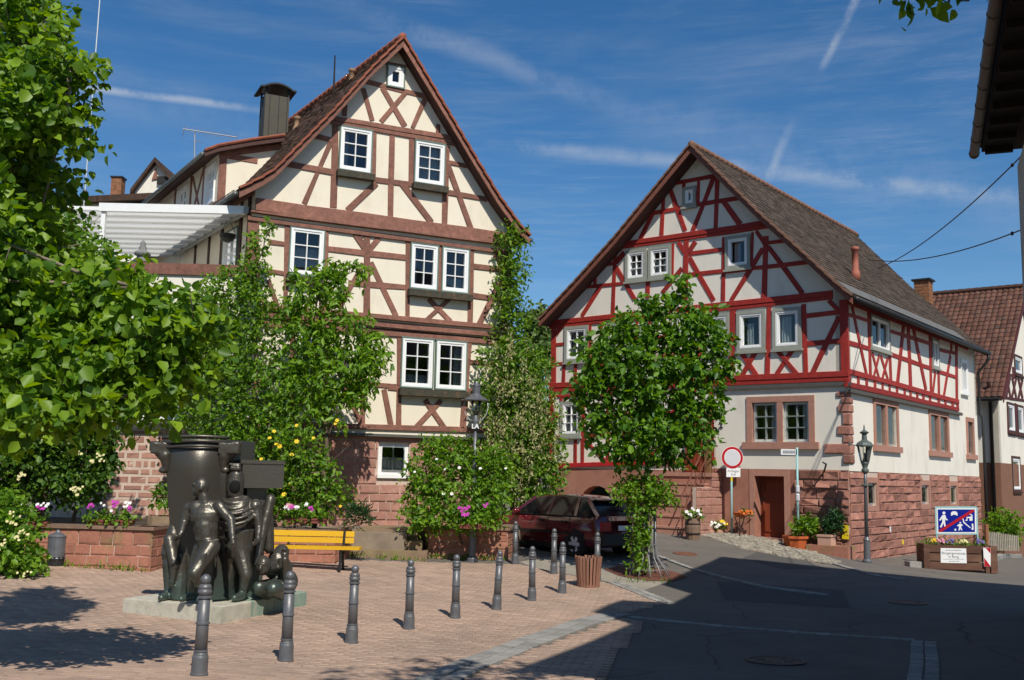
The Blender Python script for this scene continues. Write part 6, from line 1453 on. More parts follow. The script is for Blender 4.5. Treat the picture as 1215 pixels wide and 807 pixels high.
# brown post behind the trough
def side_post():
    DST = ground(1138,678)[1]+1.4
    root = thing('wooden_stake', 'brown wooden stake right of the blue sign', 'stake', (at(1171,640,DST)[0],DST,gz(at(1171,640,DST)[0],DST)))
    b = MB(); x = at(1171,640,DST)[0]; b.tube([(x,DST,gz(x,DST)-0.1),(x,DST,at(1171,622,DST)[2])], 0.06, 8); b.build('stake', mat('stake_wood',(0.28,0.12,0.06),0.8,0.2,8,0.2,40), root)
    k = ground(1091,674); st = thing('kerb_block', 'single pale kerb stone lying left of the flower trough', 'stone', k)
    b = MB(); b.box((k[0]-0.05,k[1]+0.2,k[2]+0.06), (0.42,0.3,0.2), (1,0.1,0)); b.build('block', M_GRANITE, st)
side_post()
def picket():
    root = None; D = 36.0
    x0 = at(1172,640,D)[0]; x1 = at(1208,640,D)[0]; zg = at(1190,650,D)[2]; zt = at(1190,631,D)[2]
    root = thing('picket_fence', 'weathered picket fence below the hedge at the right edge', 'fence', ((x0+x1)/2, D, zg))
    M_PK = mat('picket_wood',(0.30,0.27,0.22),0.9,0.2,9,0.2,40,obj_rand=0.15)
    for k in range(18):
        x = x0+(x1-x0)*k/17; b = MB(); h = zt-zg-abs(k-3)*0.008; b.prism([(x-0.022,D,zg-0.1),(x+0.022,D,zg-0.1),(x+0.022,D,zg+h-0.04),(x,D,zg+h),(x-0.022,D,zg+h-0.04)], (0,0.02,0)); b.build('picket', M_PK, root)
    for z in (0.12,0.38): b = MB(); b.box(((x0+x1)/2,D+0.035,zg+z),(x1-x0,0.025,0.05)); b.build('rail', M_PK, root)
picket()

# covers in the road
def covers():
    for (px,py,rx,lab) in ((920,785,0.34,'round manhole cover in the shaded street at the bottom'),(1077,715.5,0.33,'round manhole cover in the shaded street before the flower trough'),(813,657.5,0.30,'rusty drain cover on the sunlit lane right of the young tree')):
        g = ground(px,py); root = thing('manhole_cover', lab, 'manhole cover', g, 'covers in the street'); m = mat('cast_cover',(0.075,0.065,0.06),0.6,0.2,10,0.3,40,metallic=0.4) if py > 700 else mat('rust_cover',(0.17,0.075,0.045),0.8,0.2,10,0.3,40)
        for nm, r0, r1, dz in (('rim',rx*0.86,rx,0.016),('lid',0.0,rx*0.83,0.012)):
            V = []; F = []; n = 28
            for k in range(n):
                a = 2*math.pi*k/n
                for r_ in (r0, r1): x, y = g[0]+r_*math.cos(a), g[1]+r_*math.sin(a); V += [(x,y,gz(x,y)+dz),(x,y,gz(x,y)-0.03)]
            for k in range(n):
                j = (k+1)%n; F += [(4*k,4*k+2,4*j+2,4*j),(4*k+2,4*k+3,4*j+3,4*j+2)] + ([(4*k+1,4*k,4*j,4*j+1)] if r0 else [])
            mk(nm, V, F, m, root)
        for k in range(8):
            a = 2*math.pi*k/8; b = MB(); x, y = g[0]+rx*0.5*math.cos(a), g[1]+rx*0.5*math.sin(a); b.box((x,y,gz(x,y)+0.013),(rx*0.3,0.02,0.008),(math.cos(a),math.sin(a),0)); b.build('rib', m, root)
covers()

# tree pit
pit = ground(768,683)
def tree_pit():
    pts = [ground(*p)[:2] for p in ((716,676),(735,672),(770,673),(800,679),(816,685),(800,690),(770,690),(735,684))]
    o = sheet('tree_pit', [tuple(p) for p in pts], 0.012, M_EARTH, 0.25); tag(o, kind='structure')
tree_pit()

# ------------------------------------------------------------------ parked car
def car():
    Rw = ground(686,660.5); h = np.array([-0.64,0.768,0]); h /= np.linalg.norm(h); lf = np.array([-h[1], h[0], 0])     # lf: car's left, towards the viewer
    if lf[1] > 0: lf = -lf
    zg = Rw[2]; O = np.array([Rw[0],Rw[1],0]) + h*1.25 - lf*0.70
    root = thing('parked_car', 'dark red hatchback parked in the lane between the two timbered houses', 'car', (O[0],O[1],zg))
    def W(x, y, z): return O + h*x + lf*y + np.array([0,0,zg+(z if z < 0.6 else 0.6+(z-0.6)*0.93)])
    M_CAR = mat('wine_red_paint', (0.12,0.009,0.015), 0.15, 0.03, 3, 0.0, spec=0.6, coat=0.8); M_TRIM = mat('black_trim', (0.018,0.018,0.02), 0.5, 0.1, 6, 0.05)
    M_CGL = mat('car_glass', (0.008,0.009,0.011), 0.06, 0.05, 3, 0.0, spec=0.35)
    # lower body: loft of closed sections
    st = [(-2.06,.74,.34,.62,.84),(-2.0,.79,.27,.60,.93),(-1.8,.82,.22,.60,.955),(-1.25,.835,.20,.60,.95),(-0.4,.84,.20,.60,.935),(0.5,.84,.20,.60,.92),(0.95,.83,.20,.60,.91),(1.5,.81,.20,.58,.83),(1.9,.77,.24,.52,.73),(2.06,.66,.34,.50,.64)]
    V = []; F = []; m = 14
    for x, w, z0, zm, z1 in st:
        sec = [(-w*0.86,z0),(-w*0.98,z0+0.06),(-w,zm-0.1),(-w*0.995,zm+0.05),(-w*0.955,z1-0.05),(-w*0.88,z1),(-w*0.4,z1+0.015)]
        sec = sec + [(-y,z) for y, z in sec[::-1]]
        V += [W(x,y,z) for y, z in sec]
    n = len(st)
    for i in range(n-1):
        for k in range(m): F.append((i*m+k, i*m+(k+1)%m, (i+1)*m+(k+1)%m, (i+1)*m+k))
    F += [tuple(range(m)), tuple((n-1)*m+k for k in range(m-1,-1,-1))]
    mk('body', V, F, M_CAR, root, smooth=True)
    # cabin glass as one faceted volume, roof and pillars in paint
    prof = [(0.98,.90),(0.35,1.33),(0.1,1.385),(-0.6,1.405),(-1.25,1.37),(-1.5,1.30),(-1.93,.95)]
    def half(z): return 0.775 - (z-0.92)*0.40
    V = [W(x,half(z),z) for x,z in prof]+[W(x,-half(z),z) for x,z in prof]; k = len(prof)
    F = [tuple(range(k)), tuple(range(2*k-1,k-1,-1))]+[(i,i+k,i+1+k,i+1) for i in range(k-1)]+[(k-1,2*k-1,k,0)]
    mk('window_glass', V, F, M_CGL, root)
    rp = [(0.42,1.315),(0.1,1.40),(-0.6,1.42),(-1.28,1.385),(-1.52,1.315)]; V = []
    for x,z in rp:
        hw = half(z)+0.012; V += [W(x,-hw,z-0.05),W(x,-hw,z-0.02),W(x,-hw*0.85,z+0.012),W(x,0,z+0.03),W(x,hw*0.85,z+0.012),W(x,hw,z-0.02),W(x,hw,z-0.05)]
    F = [(i*7+q, i*7+q+1, (i+1)*7+q+1, (i+1)*7+q) for i in range(len(rp)-1) for q in range(6)]; mk('roof', V, F, M_CAR, root, smooth=True)
    for s in (1,-1):
        for (x0,z0,x1,z1,w,nm) in ((1.0,.90,0.36,1.34,0.07,'pillar'),(-0.28,.92,-0.36,1.40,0.08,'pillar'),(-1.22,.93,-1.18,1.38,0.09,'pillar'),(-1.95,.94,-1.48,1.33,0.13,'pillar')):
            a, c = W(x0,s*(half(z0)+0.004),z0), W(x1,s*(half(z1)+0.004),z1); b = MB(); t = (c-a)/np.linalg.norm(c-a); nn = np.cross(t, lf*s); b.box((a+c)/2, (np.linalg.norm(c-a)+0.03, 0.02, w), t, lf*s, nn/np.linalg.norm(nn)); b.build(nm, M_CAR, root)
        b = MB(); b.box(W(-0.35,s*0.785,0.925),(2.75,0.02,0.03),h,lf); b.build('belt_trim', M_TRIM, root)
        b = MB(); b.box(W(-0.1,s*0.838,0.52),(2.9,0.03,0.06),h,lf); b.build('side_moulding', M_TRIM, root)
        b = MB(); b.box(W(-0.1,s*0.80,0.21),(2.4,0.08,0.10),h,lf); b.build('sill_panel', M_TRIM, root)
        for x in (0.78,-0.3,-1.05): b = MB(); b.tube([W(x,s*0.842,.32),W(x,s*0.846,.6),W(x-0.02,s*0.80,.91)],0.006,4); b.build('door_seam', M_TRIM, root)
        for x in (-0.12,-0.9): b = MB(); b.box(W(x,s*0.838,0.79),(0.18,0.03,0.035),h,lf); b.build('door_handle', M_TRIM, root)
        b = MB(); b.ell((0,0,0),(0.07,0.11,0.075),10,7); mv = [W(0.72,s*0.90,0.98)+h*v[0]+lf*v[1]+np.array([0,0,v[2]]) for v in b.V]; mk('mirror', mv, b.F, M_CAR, root, smooth=True)
        for x in (-1.25,1.25):
            c = W(x,s*0.715,0.285); axis = lf*s
            def disc(nm, r0, r1, d0, d1, mm, par, nn=24):
                V = []; F = []
                for k in range(nn):
                    a = 2*math.pi*k/nn; e = h*math.cos(a)+np.array([0,0,1])*math.sin(a); V += [c+e*r1+axis*d0, c+e*r1+axis*d1, c+e*r0+axis*d1, c+e*r0+axis*d0]
                for k in range(nn):
                    j = (k+1)%nn; F += [(4*k,4*k+1,4*j+1,4*j),(4*k+1,4*k+2,4*j+2,4*j+1),(4*k+2,4*k+3,4*j+3,4*j+2)]
                return mk(nm, V, F, mm, par)
            disc('wheel_arch', 0.0, 0.345, -0.02, 0.118, M_TRIM, root)
            wh = disc('wheel', 0.185, 0.285, 0.0, 0.135, mat('tyre',(0.022,0.022,0.022),0.8,0.1,8,0.1,40), root)
            M_RIM = mat('hub_cap',(0.66,0.67,0.69),0.3,0.05,5,0.0,metallic=0.25)
            disc('rim', 0.03, 0.185, 0.05, 0.105, mat('rim_dark',(0.16,0.16,0.17),0.4,0.05,5,0.0,metallic=0.6), wh)
            for k in range(6):
                a = 2*math.pi*k/6; e = h*math.cos(a)+np.array([0,0,1])*math.sin(a); f2 = -h*math.sin(a)+np.array([0,0,1])*math.cos(a); b = MB(); b.box(c+e*0.105+axis*0.112,(0.15,0.02,0.085),e,axis,f2); b.build('spoke', M_RIM, wh)
            disc('hub', 0.0, 0.045, 0.1, 0.128, M_RIM, wh)
    b = MB(); b.box(W(-2.06,0,0.42),(0.14,1.56,0.24),h,lf); b.build('rear_bumper', M_TRIM, root)
    b = MB(); b.box(W(2.05,0,0.42),(0.12,1.4,0.22),h,lf); b.build('front_bumper', M_TRIM, root)
    for s in (1,-1):
        b = MB(); b.box(W(-2.045,s*0.62,0.72),(0.06,0.28,0.2),h,lf); b.build('tail_light', mat('tail_red',(0.35,0.01,0.012),0.25,0.05,4,0.0), root)
        b = MB(); b.box(W(2.0,s*0.52,0.62),(0.1,0.3,0.11),h,lf); b.build('headlight', mat('lamp_clear',(0.6,0.62,0.65),0.1,0.05,4,0.0), root)
    b = MB(); b.box(W(-2.09,0,0.68),(0.02,0.52,0.11),h,lf); b.build('number_plate', M_SIGNW, root)
    a, c = W(-1.62,0.0,1.21), W(-1.90,-0.0,0.98); b = MB(); b.tube([W(-1.78,-0.3,1.1), W(-1.74,0.25,1.12)],0.012,5); b.build('rear_wiper', M_TRIM, root)
    b = MB(); b.box(W(-1.52,0,1.335),(0.16,0.9,0.03),h,lf); b.build('spoiler', M_CAR, root)
car()
# ------------------------------------------------------------------ bronze sculpture
def sculpture():
    D0 = 13.5; A = ground(262,742.5); e1 = np.array([-0.93,0.37,0]); e2 = np.array([0.37,0.93,0]); e1 /= np.linalg.norm(e1); e2 /= np.linalg.norm(e2)
    zt = at(262,719.5,A[1])[2]
    root = thing('bronze_sculpture', 'dark bronze sculpture of human figures around a tall curved slab, on a pale stone plinth', 'sculpture', (A[0]-0.4,A[1]+1.0,A[2]))
    m = bpy.data.materials.new('patinated_bronze'); m.use_nodes = True; nt = m.node_tree; N = nt.nodes; L = nt.links; b_ = N['Principled BSDF']
    tc = N.new('ShaderNodeTexCoord'); n1 = N.new('ShaderNodeTexNoise'); n1.inputs['Scale'].default_value = 7; n1.inputs['Detail'].default_value = 8; L.new(tc.outputs['Object'], n1.inputs['Vector'])
    sp = N.new('ShaderNodeSeparateXYZ'); L.new(tc.outputs['Object'], sp.inputs[0])
    ad = N.new('ShaderNodeMath'); ad.operation = 'MULTIPLY_ADD'; L.new(n1.outputs['Fac'], ad.inputs[0]); ad.inputs[1].default_value = 0.55; L.new(sp.outputs['Z'], ad.inputs[2])
    mr = N.new('ShaderNodeMapRange'); L.new(ad.outputs[0], mr.inputs[0]); mr.inputs[1].default_value = 0.55; mr.inputs[2].default_value = 0.95; mr.inputs[3].default_value = 0.85; mr.inputs[4].default_value = 0.06
    mx = N.new('ShaderNodeMixRGB'); L.new(mr.outputs[0], mx.inputs[0]); mx.inputs[1].default_value = (0.098,0.086,0.070,1); mx.inputs[2].default_value = (0.085,0.135,0.118,1); L.new(mx.outputs[0], b_.inputs['Base Color'])
    b_.inputs['Metallic'].default_value = 0.6; b_.inputs['Roughness'].default_value = 0.38; b_.inputs['Specular IOR Level'].default_value = 0.5
    bp_ = N.new('ShaderNodeBump'); bp_.inputs['Strength'].default_value = 0.25; bp_.inputs['Distance'].default_value = 0.01; n2_ = N.new('ShaderNodeTexNoise'); n2_.inputs['Scale'].default_value = 45; n2_.inputs['Detail'].default_value = 5; L.new(tc.outputs['Object'], n2_.inputs['Vector']); L.new(n2_.outputs['Fac'], bp_.inputs['Height']); L.new(bp_.outputs[0], b_.inputs['Normal'])
    M_BRZ = m
    M_PLI = mat('plinth_stone', (0.47,0.44,0.36), 0.9, 0.15, 8, 0.4, 40, col2=(0.30,0.31,0.23), mixscale=2.5, mixlo=0.5, mixhi=0.75)
    M_PLG = mat('plinth_green', (0.22,0.30,0.24), 0.85, 0.25, 6, 0.3, 40, stretch=(6,6,0.6), col2=(0.40,0.38,0.30), mixscale=1.2, mixlo=0.5, mixhi=0.7)
    # plinth: two slabs, the rear one streaked green
    zb = A[2]-0.25
    def slab(nm, s0, s1, t0, t1, mm):
        P = [A+e1*s0+e2*t0, A+e1*s1+e2*t0, A+e1*s1+e2*t1, A+e1*s0+e2*t1]; V = []
        for z, k in ((zb,0),(zt-0.012,0),(zt,0.012)):
            c = sum(P)/4
            for p in P: q = p+(c-p)/np.linalg.norm(c-p)*k; V.append((q[0],q[1],z))
        mk(nm, V, [(8,9,10,11)]+[(i,(i+1)%4,(i+1)%4+4,i+4) for i in range(4)]+[(i+4,(i+1)%4+4,(i+1)%4+8,i+8) for i in range(4)], mm, root)
    slab('plinth', 0.0, 1.58, 0.0, 0.62, M_PLI); slab('plinth_rear', 0.0, 1.56, 0.623, 1.95, M_PLG)
    def S(px, py, dD=0.0): return at(px, py, D0+dD)
    def solid(nm, mb, vox, sm=4, extra=None):
        me = bpy.data.meshes.new(nm); pl = np.array(worldloc(root)); me.from_pydata([tuple(np.array(v)-pl) for v in mb.V], [], mb.F); o = bpy.data.objects.new(nm, me); C.objects.link(o)
        r_ = o.modifiers.new('r','REMESH'); r_.mode = 'VOXEL'; r_.voxel_size = vox
        s_ = o.modifiers.new('s','SMOOTH'); s_.factor = 0.5; s_.iterations = sm
        for sz_, st_ in ((0.14,0.016),(0.03,0.003)):
            tx = bpy.data.textures.new('cast','CLOUDS'); tx.noise_scale = sz_; dm = o.modifiers.new('d','DISPLACE'); dm.texture = tx; dm.strength = st_; dm.mid_level = 0.5
        dg = bpy.context.evaluated_depsgraph_get(); m2 = bpy.data.meshes.new_from_object(o.evaluated_get(dg)); bpy.data.objects.remove(o)
        m2.materials.clear(); m2.materials.append(M_BRZ); m2.polygons.foreach_set('use_smooth', [True]*len(m2.polygons))
        q = bpy.data.objects.new(nm, m2); C.objects.link(q); q.parent = root; return q
    def cap(mb, a, c, ra, rb, n=12):
        ra *= 1.10; rb *= 1.10
        a = np.array(a); c = np.array(c); mb.tube([a, a+(c-a)*0.33, a+(c-a)*0.67, c], [ra, ra+(rb-ra)*0.33, ra+(rb-ra)*0.67, rb], n); mb.ell(a,(ra*0.99,)*3,n,8); mb.ell(c,(rb*0.99,)*3,n,8)
    def hand(mb, w, d, side, size=0.085, up=(0,0,1)):
        """palm and five bent fingers; w wrist, d pointing direction, side: direction of the thumb"""
        w = np.array(w); d = np.array(d)/np.linalg.norm(d); side = np.array(side)-d*np.dot(side,d); side /= np.linalg.norm(side); nn = np.cross(d, side)
        c = w+d*size*0.55; cap(mb, w, c, 0.026, 0.03, 8)
        for k, l in ((-1.5,0.8),(-0.5,0.98),(0.5,1.0),(1.5,0.82)):
            b0 = w+d*size*0.8+side*k*0.019; b1 = b0+d*size*0.42*l+nn*0.008; b2 = b1+d*size*0.35*l*0.8+nn*0.032
            mb.tube([w+d*size*0.35+side*k*0.015, b0, b1, b2], [0.011,0.0105,0.009,0.0075], 7)
        t0 = w+d*size*0.3+side*0.02; mb.tube([t0, t0+d*0.03+side*0.03, t0+d*0.062+side*0.034+nn*0.012], [0.012,0.011,0.008], 7)
    # curved slab with cornice and consoles
    rows = [(712,204,266,0.06),(690,203.5,266.5,0.07),(650,202.5,266.5,0.10),(620,201,266.5,0.14),(595,199.5,267,0.19),(572,198,267.5,0.24),(556,196.5,268,0.27),(543,195.5,268.5,0.26),(533,195,269,0.22),(526,195.5,269,0.17),(522,196,268.5,0.13)]
    V = []; F = []; n = 13
    for (y, xl, xr, bl) in rows:
        for i in range(n):
            s = i/(n-1); x = xl+(xr-xl)*s; dD = 0.42 - bl*math.sin(math.pi*s)**0.8 - 0.10*(s > 0.97) + 0.10*(s-0.5)
            V.append(at(x, y, D0+dD))
        for i in range(n):
            s = 1-i/(n-1); x = xl+(xr-xl)*s; f = at(x, y, D0+0.42+0.1*(s-0.5)); V.append(f+np.array([0.25,0.55,0]))
    w = 2*n
    for j in range(len(rows)-1):
        for i in range(w): F.append((j*w+i, j*w+(i+1)%w, (j+1)*w+(i+1)%w, (j+1)*w+i))
    F += [tuple(range(w-1,-1,-1)), tuple((len(rows)-1)*w+i for i in range(w))]
    so_ = mk('slab', V, F, M_BRZ, root, smooth=True); es = so_.modifiers.new('e','EDGE_SPLIT'); es.split_angle = R(35)
    # rim that follows the slab's curve
    for (yr, rr_, bl) in ((531,0.020,0.24),(525,0.028,0.20),(519.5,0.022,0.15)):
        mb = MB(); mb.tube([at(193+(271-193)*i/12, yr-2.0*math.sin(math.pi*i/12), D0+0.40-bl*math.sin(math.pi*i/12)**0.8+0.10*(i/12-0.5)) for i in range(13)], rr_, 8); mb.build('rim', M_BRZ, root, smooth=True)
    for side, xs in ((-1,(181,206)),(1,(262,284))):
        mb = MB(); dd = 0.42 if side < 0 else 0.46
        mb.box(at((xs[0]+xs[1])/2,532,D0+dd), (0.27,0.3,0.15), (1,0.12,0)); cap(mb, at(196 if side<0 else 266,540,D0+dd-0.08), at(198 if side<0 else 264,556,D0+dd-0.05), 0.075, 0.05); cap(mb, at(190 if side<0 else 276,536,D0+dd-0.05), at(197 if side<0 else 268,548,D0+dd), 0.07, 0.05); mb.ell(at(194 if side<0 else 267,558,D0+dd-0.05),(0.07,0.06,0.045)); mb.box(at(184 if side<0 else 281,529,D0+dd),(0.1,0.24,0.12),(1,0.12,0))
        solid('console', mb, 0.014, 2)
    # walking man
    mb = MB()
    hd = S(239,577.0); mb.ell(hd,(0.100,0.088,0.122),14,10); mb.ell(hd+np.array([-0.035,-0.01,-0.055]),(0.068,0.062,0.075),12,8)           # skull, jaw
    mb.ell(hd+np.array([-0.08,-0.012,-0.108]),(0.026,0.028,0.022)); mb.ell(hd+np.array([-0.106,-0.02,-0.028]),(0.026,0.017,0.036)); mb.ell(hd+np.array([-0.092,-0.03,0.030]),(0.024,0.052,0.016))   # chin, nose, brow
    mb.ell(hd+np.array([-0.094,-0.018,-0.072]),(0.019,0.032,0.011)); mb.ell(hd+np.array([-0.092,-0.018,-0.090]),(0.018,0.028,0.010)); mb.ell(hd+np.array([0.018,-0.085,-0.02]),(0.028,0.018,0.042))  # lips, ear
    mb.ell(hd+np.array([-0.08,-0.045,0.003]),(0.012,0.012,0.009))
    cap(mb, S(241,586), S(244,599), 0.058, 0.068)
    SL, SR = S(224,602,0.03), S(260,601,-0.03)
    cap(mb, S(232,602), S(256,601.5,0.04), 0.085, 0.085); mb.ell(S(243,613,0.0),(0.200,0.140,0.185),14,10); mb.ell(S(244,626,-0.01),(0.165,0.130,0.17),14,10)
    mb.ell(S(234.5,609,-0.07),(0.088,0.05,0.062)); mb.ell(S(250.5,609,-0.055),(0.088,0.05,0.062)); mb.ell(SL,(0.075,)*3); mb.ell(SR,(0.078,)*3)
    cap(mb, S(243.5,622,0.0), S(246,643,0.0), 0.138, 0.128); mb.ell(S(247,647,0.02),(0.155,0.125,0.11))
    mb.tube([S(232,640,-0.1), S(246,641.5,-0.14), S(260,640.5,-0.08)], 0.018, 8)                 # waistband
    cap(mb, SL, S(219,619,0.02), 0.062, 0.05); cap(mb, S(219,619,0.02), S(215,632,-0.12), 0.05, 0.034); hand(mb, S(214.5,633,-0.13), S(206,645,-0.18)-S(215,632,-0.12), (-0.3,-1,0))
    cap(mb, SR, S(274,617,-0.10), 0.066, 0.054); cap(mb, S(274,617,-0.10), S(276,639,-0.26), 0.052, 0.034); hand(mb, S(276,640.5,-0.27), S(279,653,-0.28)-S(276,639,-0.26), (-1,-0.3,0))
    cap(mb, S(250,649,-0.06), S(231,680,-0.30), 0.115, 0.078); cap(mb, S(231,680,-0.30), S(244,704,-0.02), 0.072, 0.044); mb.ell(S(236,690,-0.18),(0.065,0.07,0.09)); cap(mb, S(244,707,-0.02), S(236,711.5,-0.14), 0.046, 0.036)
    cap(mb, S(240,650,0.04), S(229,682,0.06), 0.105, 0.07); cap(mb, S(229,682,0.06), S(226,705,0.10), 0.066, 0.044); cap(mb, S(226,708,0.08), S(215,711,-0.06), 0.046, 0.036)
    for q in ((246,655,235,676,-0.27),(240,660,231,678,-0.22),(229,684,238,700,-0.24)):     # folds
        mb.tube([S(q[0],q[1],q[4]), S((q[0]+q[2])/2-1.5,(q[1]+q[3])/2,q[4]-0.01), S(q[2],q[3],q[4]+0.03)], [0.012,0.022,0.012], 7)
    solid('walking_figure', mb, 0.0085, 14)
    # helmeted figure in a cowl
    mb = MB(); E = 0.42
    T = lambda x,y,d=0: S(x,y,E+d)
    mb.lathe(T(278.5,589,0), [(0.105,0),(0.115,0.06),(0.112,0.2),(0.095,0.30),(0.055,0.36),(0.0,0.38)], 16)
    mb.box(T(280,556,-0.02),(0.13,0.16,0.05),(1,0.1,0)); mb.box(T(279,551,0.0),(0.15,0.14,0.025),(1,0.1,0))
    for k in range(5):
        y = 591+4.4*k; r = 0.150+0.030*k; c = T(279.5,y,-0.01); pts = []
        for i in range(21):
            a = 2*math.pi*i/20; pts.append(c+np.array([r*math.cos(a), r*0.9*math.sin(a), -0.07*max(0,-math.sin(a))*(1+k*0.25)]))
        mb.tube(pts, 0.025, 8, cap=False)
    mb.lathe(T(281,630,0.05), [(0.19,0),(0.21,0.12),(0.235,0.28),(0.20,0.40),(0.11,0.47)], 18)
    mb.ell(T(303,601,0.02),(0.105,0.11,0.10)); mb.ell(T(262,602,0.1),(0.09,0.1,0.09))
    cap(mb, T(304,603,0.0), T(307,626,-0.03), 0.066, 0.052); cap(mb, T(307,626,-0.03), T(306,641,-0.16), 0.05, 0.036); hand(mb, T(306,641,-0.16), np.array([-0.1,-0.6,-0.3]), (0,0,1))
    mb.lathe(T(284,662,0.06), [(0.15,0),(0.185,0.1),(0.185,0.22),(0.2,0.38)], 16)
    cap(mb, T(286,655,0.0), T(292,682,-0.08), 0.11, 0.078); cap(mb, T(292,682,-0.08), T(288,703,-0.02), 0.075, 0.05); cap(mb, T(288,706,-0.03), T(278,710,-0.20), 0.055, 0.042)
    cap(mb, T(274,655,0.08), T(272,684,0.1), 0.105, 0.075); cap(mb, T(272,684,0.1), T(272,703,0.15), 0.072, 0.05)
    solid('cowled_figure', mb, 0.0105, 5)
    bl = MB(); bl.ell(T(278.5,578.0,-0.075),(0.078,0.062,0.105),14,10); bl.build('face_hollow_shade', mat('deep_shadow_bronze',(0.006,0.006,0.006),0.9,0,5,0), root, smooth=True)  # black solid painted as the shade inside the helmet, no real hollow
    # rear pillar with heavy block, leaning shaft
    mb = MB(); mb.box(at(312,563,D0+0.95), (0.54,0.56,0.37), (1,0.25,0)); mb.box(at(312,548.5,D0+0.95),(0.57,0.59,0.05),(1,0.25,0)); mb.build('block', M_BRZ, root)
    mb = MB(); q0 = at(305,582,D0+0.95); mb.box((q0[0],q0[1],(q0[2]+zt)/2-0.02),(0.26,0.3,q0[2]-zt+0.1),(1,0.25,0)); mb.build('pillar', M_BRZ, root)
    mb = MB(); cap(mb, at(321,592,D0+0.7), at(309,640,D0+0.55), 0.065, 0.06); cap(mb, at(309,640,D0+0.55), at(305,668,D0+0.5), 0.058, 0.05); cap(mb, at(318,600,D0+0.72), at(319,650,D0+0.75), 0.06, 0.07); solid('raised_arm', mb, 0.014, 2)
    # lower panels of the slab that fan out between the figures
    for (x0,x1,yt,d0,d1) in ((262,276,612,0.40,0.62),(206,222,655,0.22,0.30),(252,268,650,0.16,0.34)):
        mb = MB(); a0 = at(x0,712,D0+d0); a1 = at(x1,711,D0+d1); t0 = at((x0*1.2+x1*0.8)/2,yt,D0+(d0+d1)/2+0.12); t1 = at((x0*0.8+x1*1.2)/2,yt+4,D0+(d0+d1)/2+0.16)
        mb.prism([a0,a1,t1,t0], (0.06,0.22,0)); mb.build('panel', M_BRZ, root)
    # crouching figure
    mb = MB(); K = 0.75; Q = lambda x,y,d=0: S(x,y,K+d)
    hd = Q(312.5,671,-0.36); mb.ell(hd,(0.105,0.108,0.130),14,10); mb.ell(hd+np.array([0.0,-0.035,-0.055]),(0.062,0.07,0.07)); mb.ell(hd+np.array([-0.01,-0.120,-0.03]),(0.024,0.03,0.038)); mb.ell(hd+np.array([0,-0.098,0.028]),(0.068,0.024,0.017)); mb.ell(hd+np.array([-0.008,-0.098,-0.078]),(0.028,0.014,0.009))
    mb.ell(hd+np.array([-0.035,-0.085,0.0]),(0.012,0.012,0.01)); mb.ell(hd+np.array([0.028,-0.085,0.0]),(0.012,0.012,0.01))
    cap(mb, hd+np.array([0.03,0.06,-0.05]), Q(325,674,0.0), 0.075, 0.10); mb.ell(Q(330,674,0.1),(0.2,0.2,0.17),14,10); cap(mb, Q(330,664,0.12), Q(334,655,0.2), 0.13, 0.1)
    mb.ell(Q(340,690,0.2),(0.16,0.2,0.17),14,10); cap(mb, Q(338,692,0.1), Q(307,697,-0.32), 0.095, 0.082); cap(mb, Q(307,698,-0.32), Q(316,707,0.0), 0.078, 0.06); cap(mb, Q(342,694,0.0), Q(324,698,-0.38), 0.095, 0.082); cap(mb, Q(324,699,-0.38), Q(334,707,0), 0.078, 0.06)
    cap(mb, Q(336,668,-0.05), Q(341,690,-0.25), 0.075, 0.058); cap(mb, Q(341,690,-0.25), Q(338,664,-0.38), 0.055, 0.04); hand(mb, Q(338,663,-0.38), np.array([-0.1,-0.1,1.0]), (-1,0,0), 0.095)
    solid('crouching_figure', mb, 0.0095, 9)
    # draped figure at the left edge of the slab
    mb = MB(); G = 0.35; U = lambda x,y,d=0: S(x,y,G+d)
    mb.lathe(U(204,668,0.05), [(0.12,0),(0.15,0.12),(0.12,0.32),(0.06,0.5)], 14); cap(mb, U(201,640,-0.05), U(207,668,-0.15), 0.075, 0.06); cap(mb, U(207,668,-0.15), U(205,686,-0.15), 0.06, 0.04); hand(mb, U(205,686,-0.16), np.array([-0.1,-0.1,-1]), (-1,0,0))
    cap(mb, U(201,668,0.0), U(200,702,0.0), 0.085, 0.055); cap(mb, U(200,706,0.0), U(191,709.5,-0.18), 0.055, 0.042); mb.lathe(U(212,711,-0.02), [(0.12,0),(0.12,0.2),(0.09,0.5),(0.07,0.6)], 12)
    solid('draped_figure', mb, 0.0115, 8)
sculpture()
# ------------------------------------------------------------------ plants
L_LIME = leaf_mat('lime_leaf', (0.050,0.130,0.010), (0.245,0.390,0.025), 0.42)
L_MID  = leaf_mat('mid_leaf', (0.045,0.125,0.010), (0.205,0.355,0.022), 0.38)
L_DARK = leaf_mat('dark_leaf', (0.028,0.080,0.008), (0.115,0.215,0.018), 0.33)
L_PEACH = leaf_mat('peach_leaf', (0.060,0.155,0.010), (0.220,0.380,0.025), 0.40)
L_PLANE = leaf_mat('young_tree_leaf', (0.036,0.112,0.009), (0.170,0.330,0.020), 0.38)
L_FAR = leaf_mat('far_leaf', (0.07,0.13,0.03), (0.17,0.24,0.07), 0.35)
L_DRY = leaf_mat('withered_blossom', (0.28,0.27,0.10), (0.50,0.47,0.25), 0.25, 0.8)
L_CONIF = leaf_mat('conifer_needle', (0.012,0.05,0.012), (0.03,0.10,0.022), 0.2)
M_BARK = mat('bark', (0.12,0.085,0.06), 0.95, 0.3, 14, 0.6, 30, stretch=(1,1,0.4)); M_BARKG = mat('pale_bark', (0.24,0.20,0.15), 0.9, 0.3, 14, 0.5, 30, stretch=(1,1,0.4))
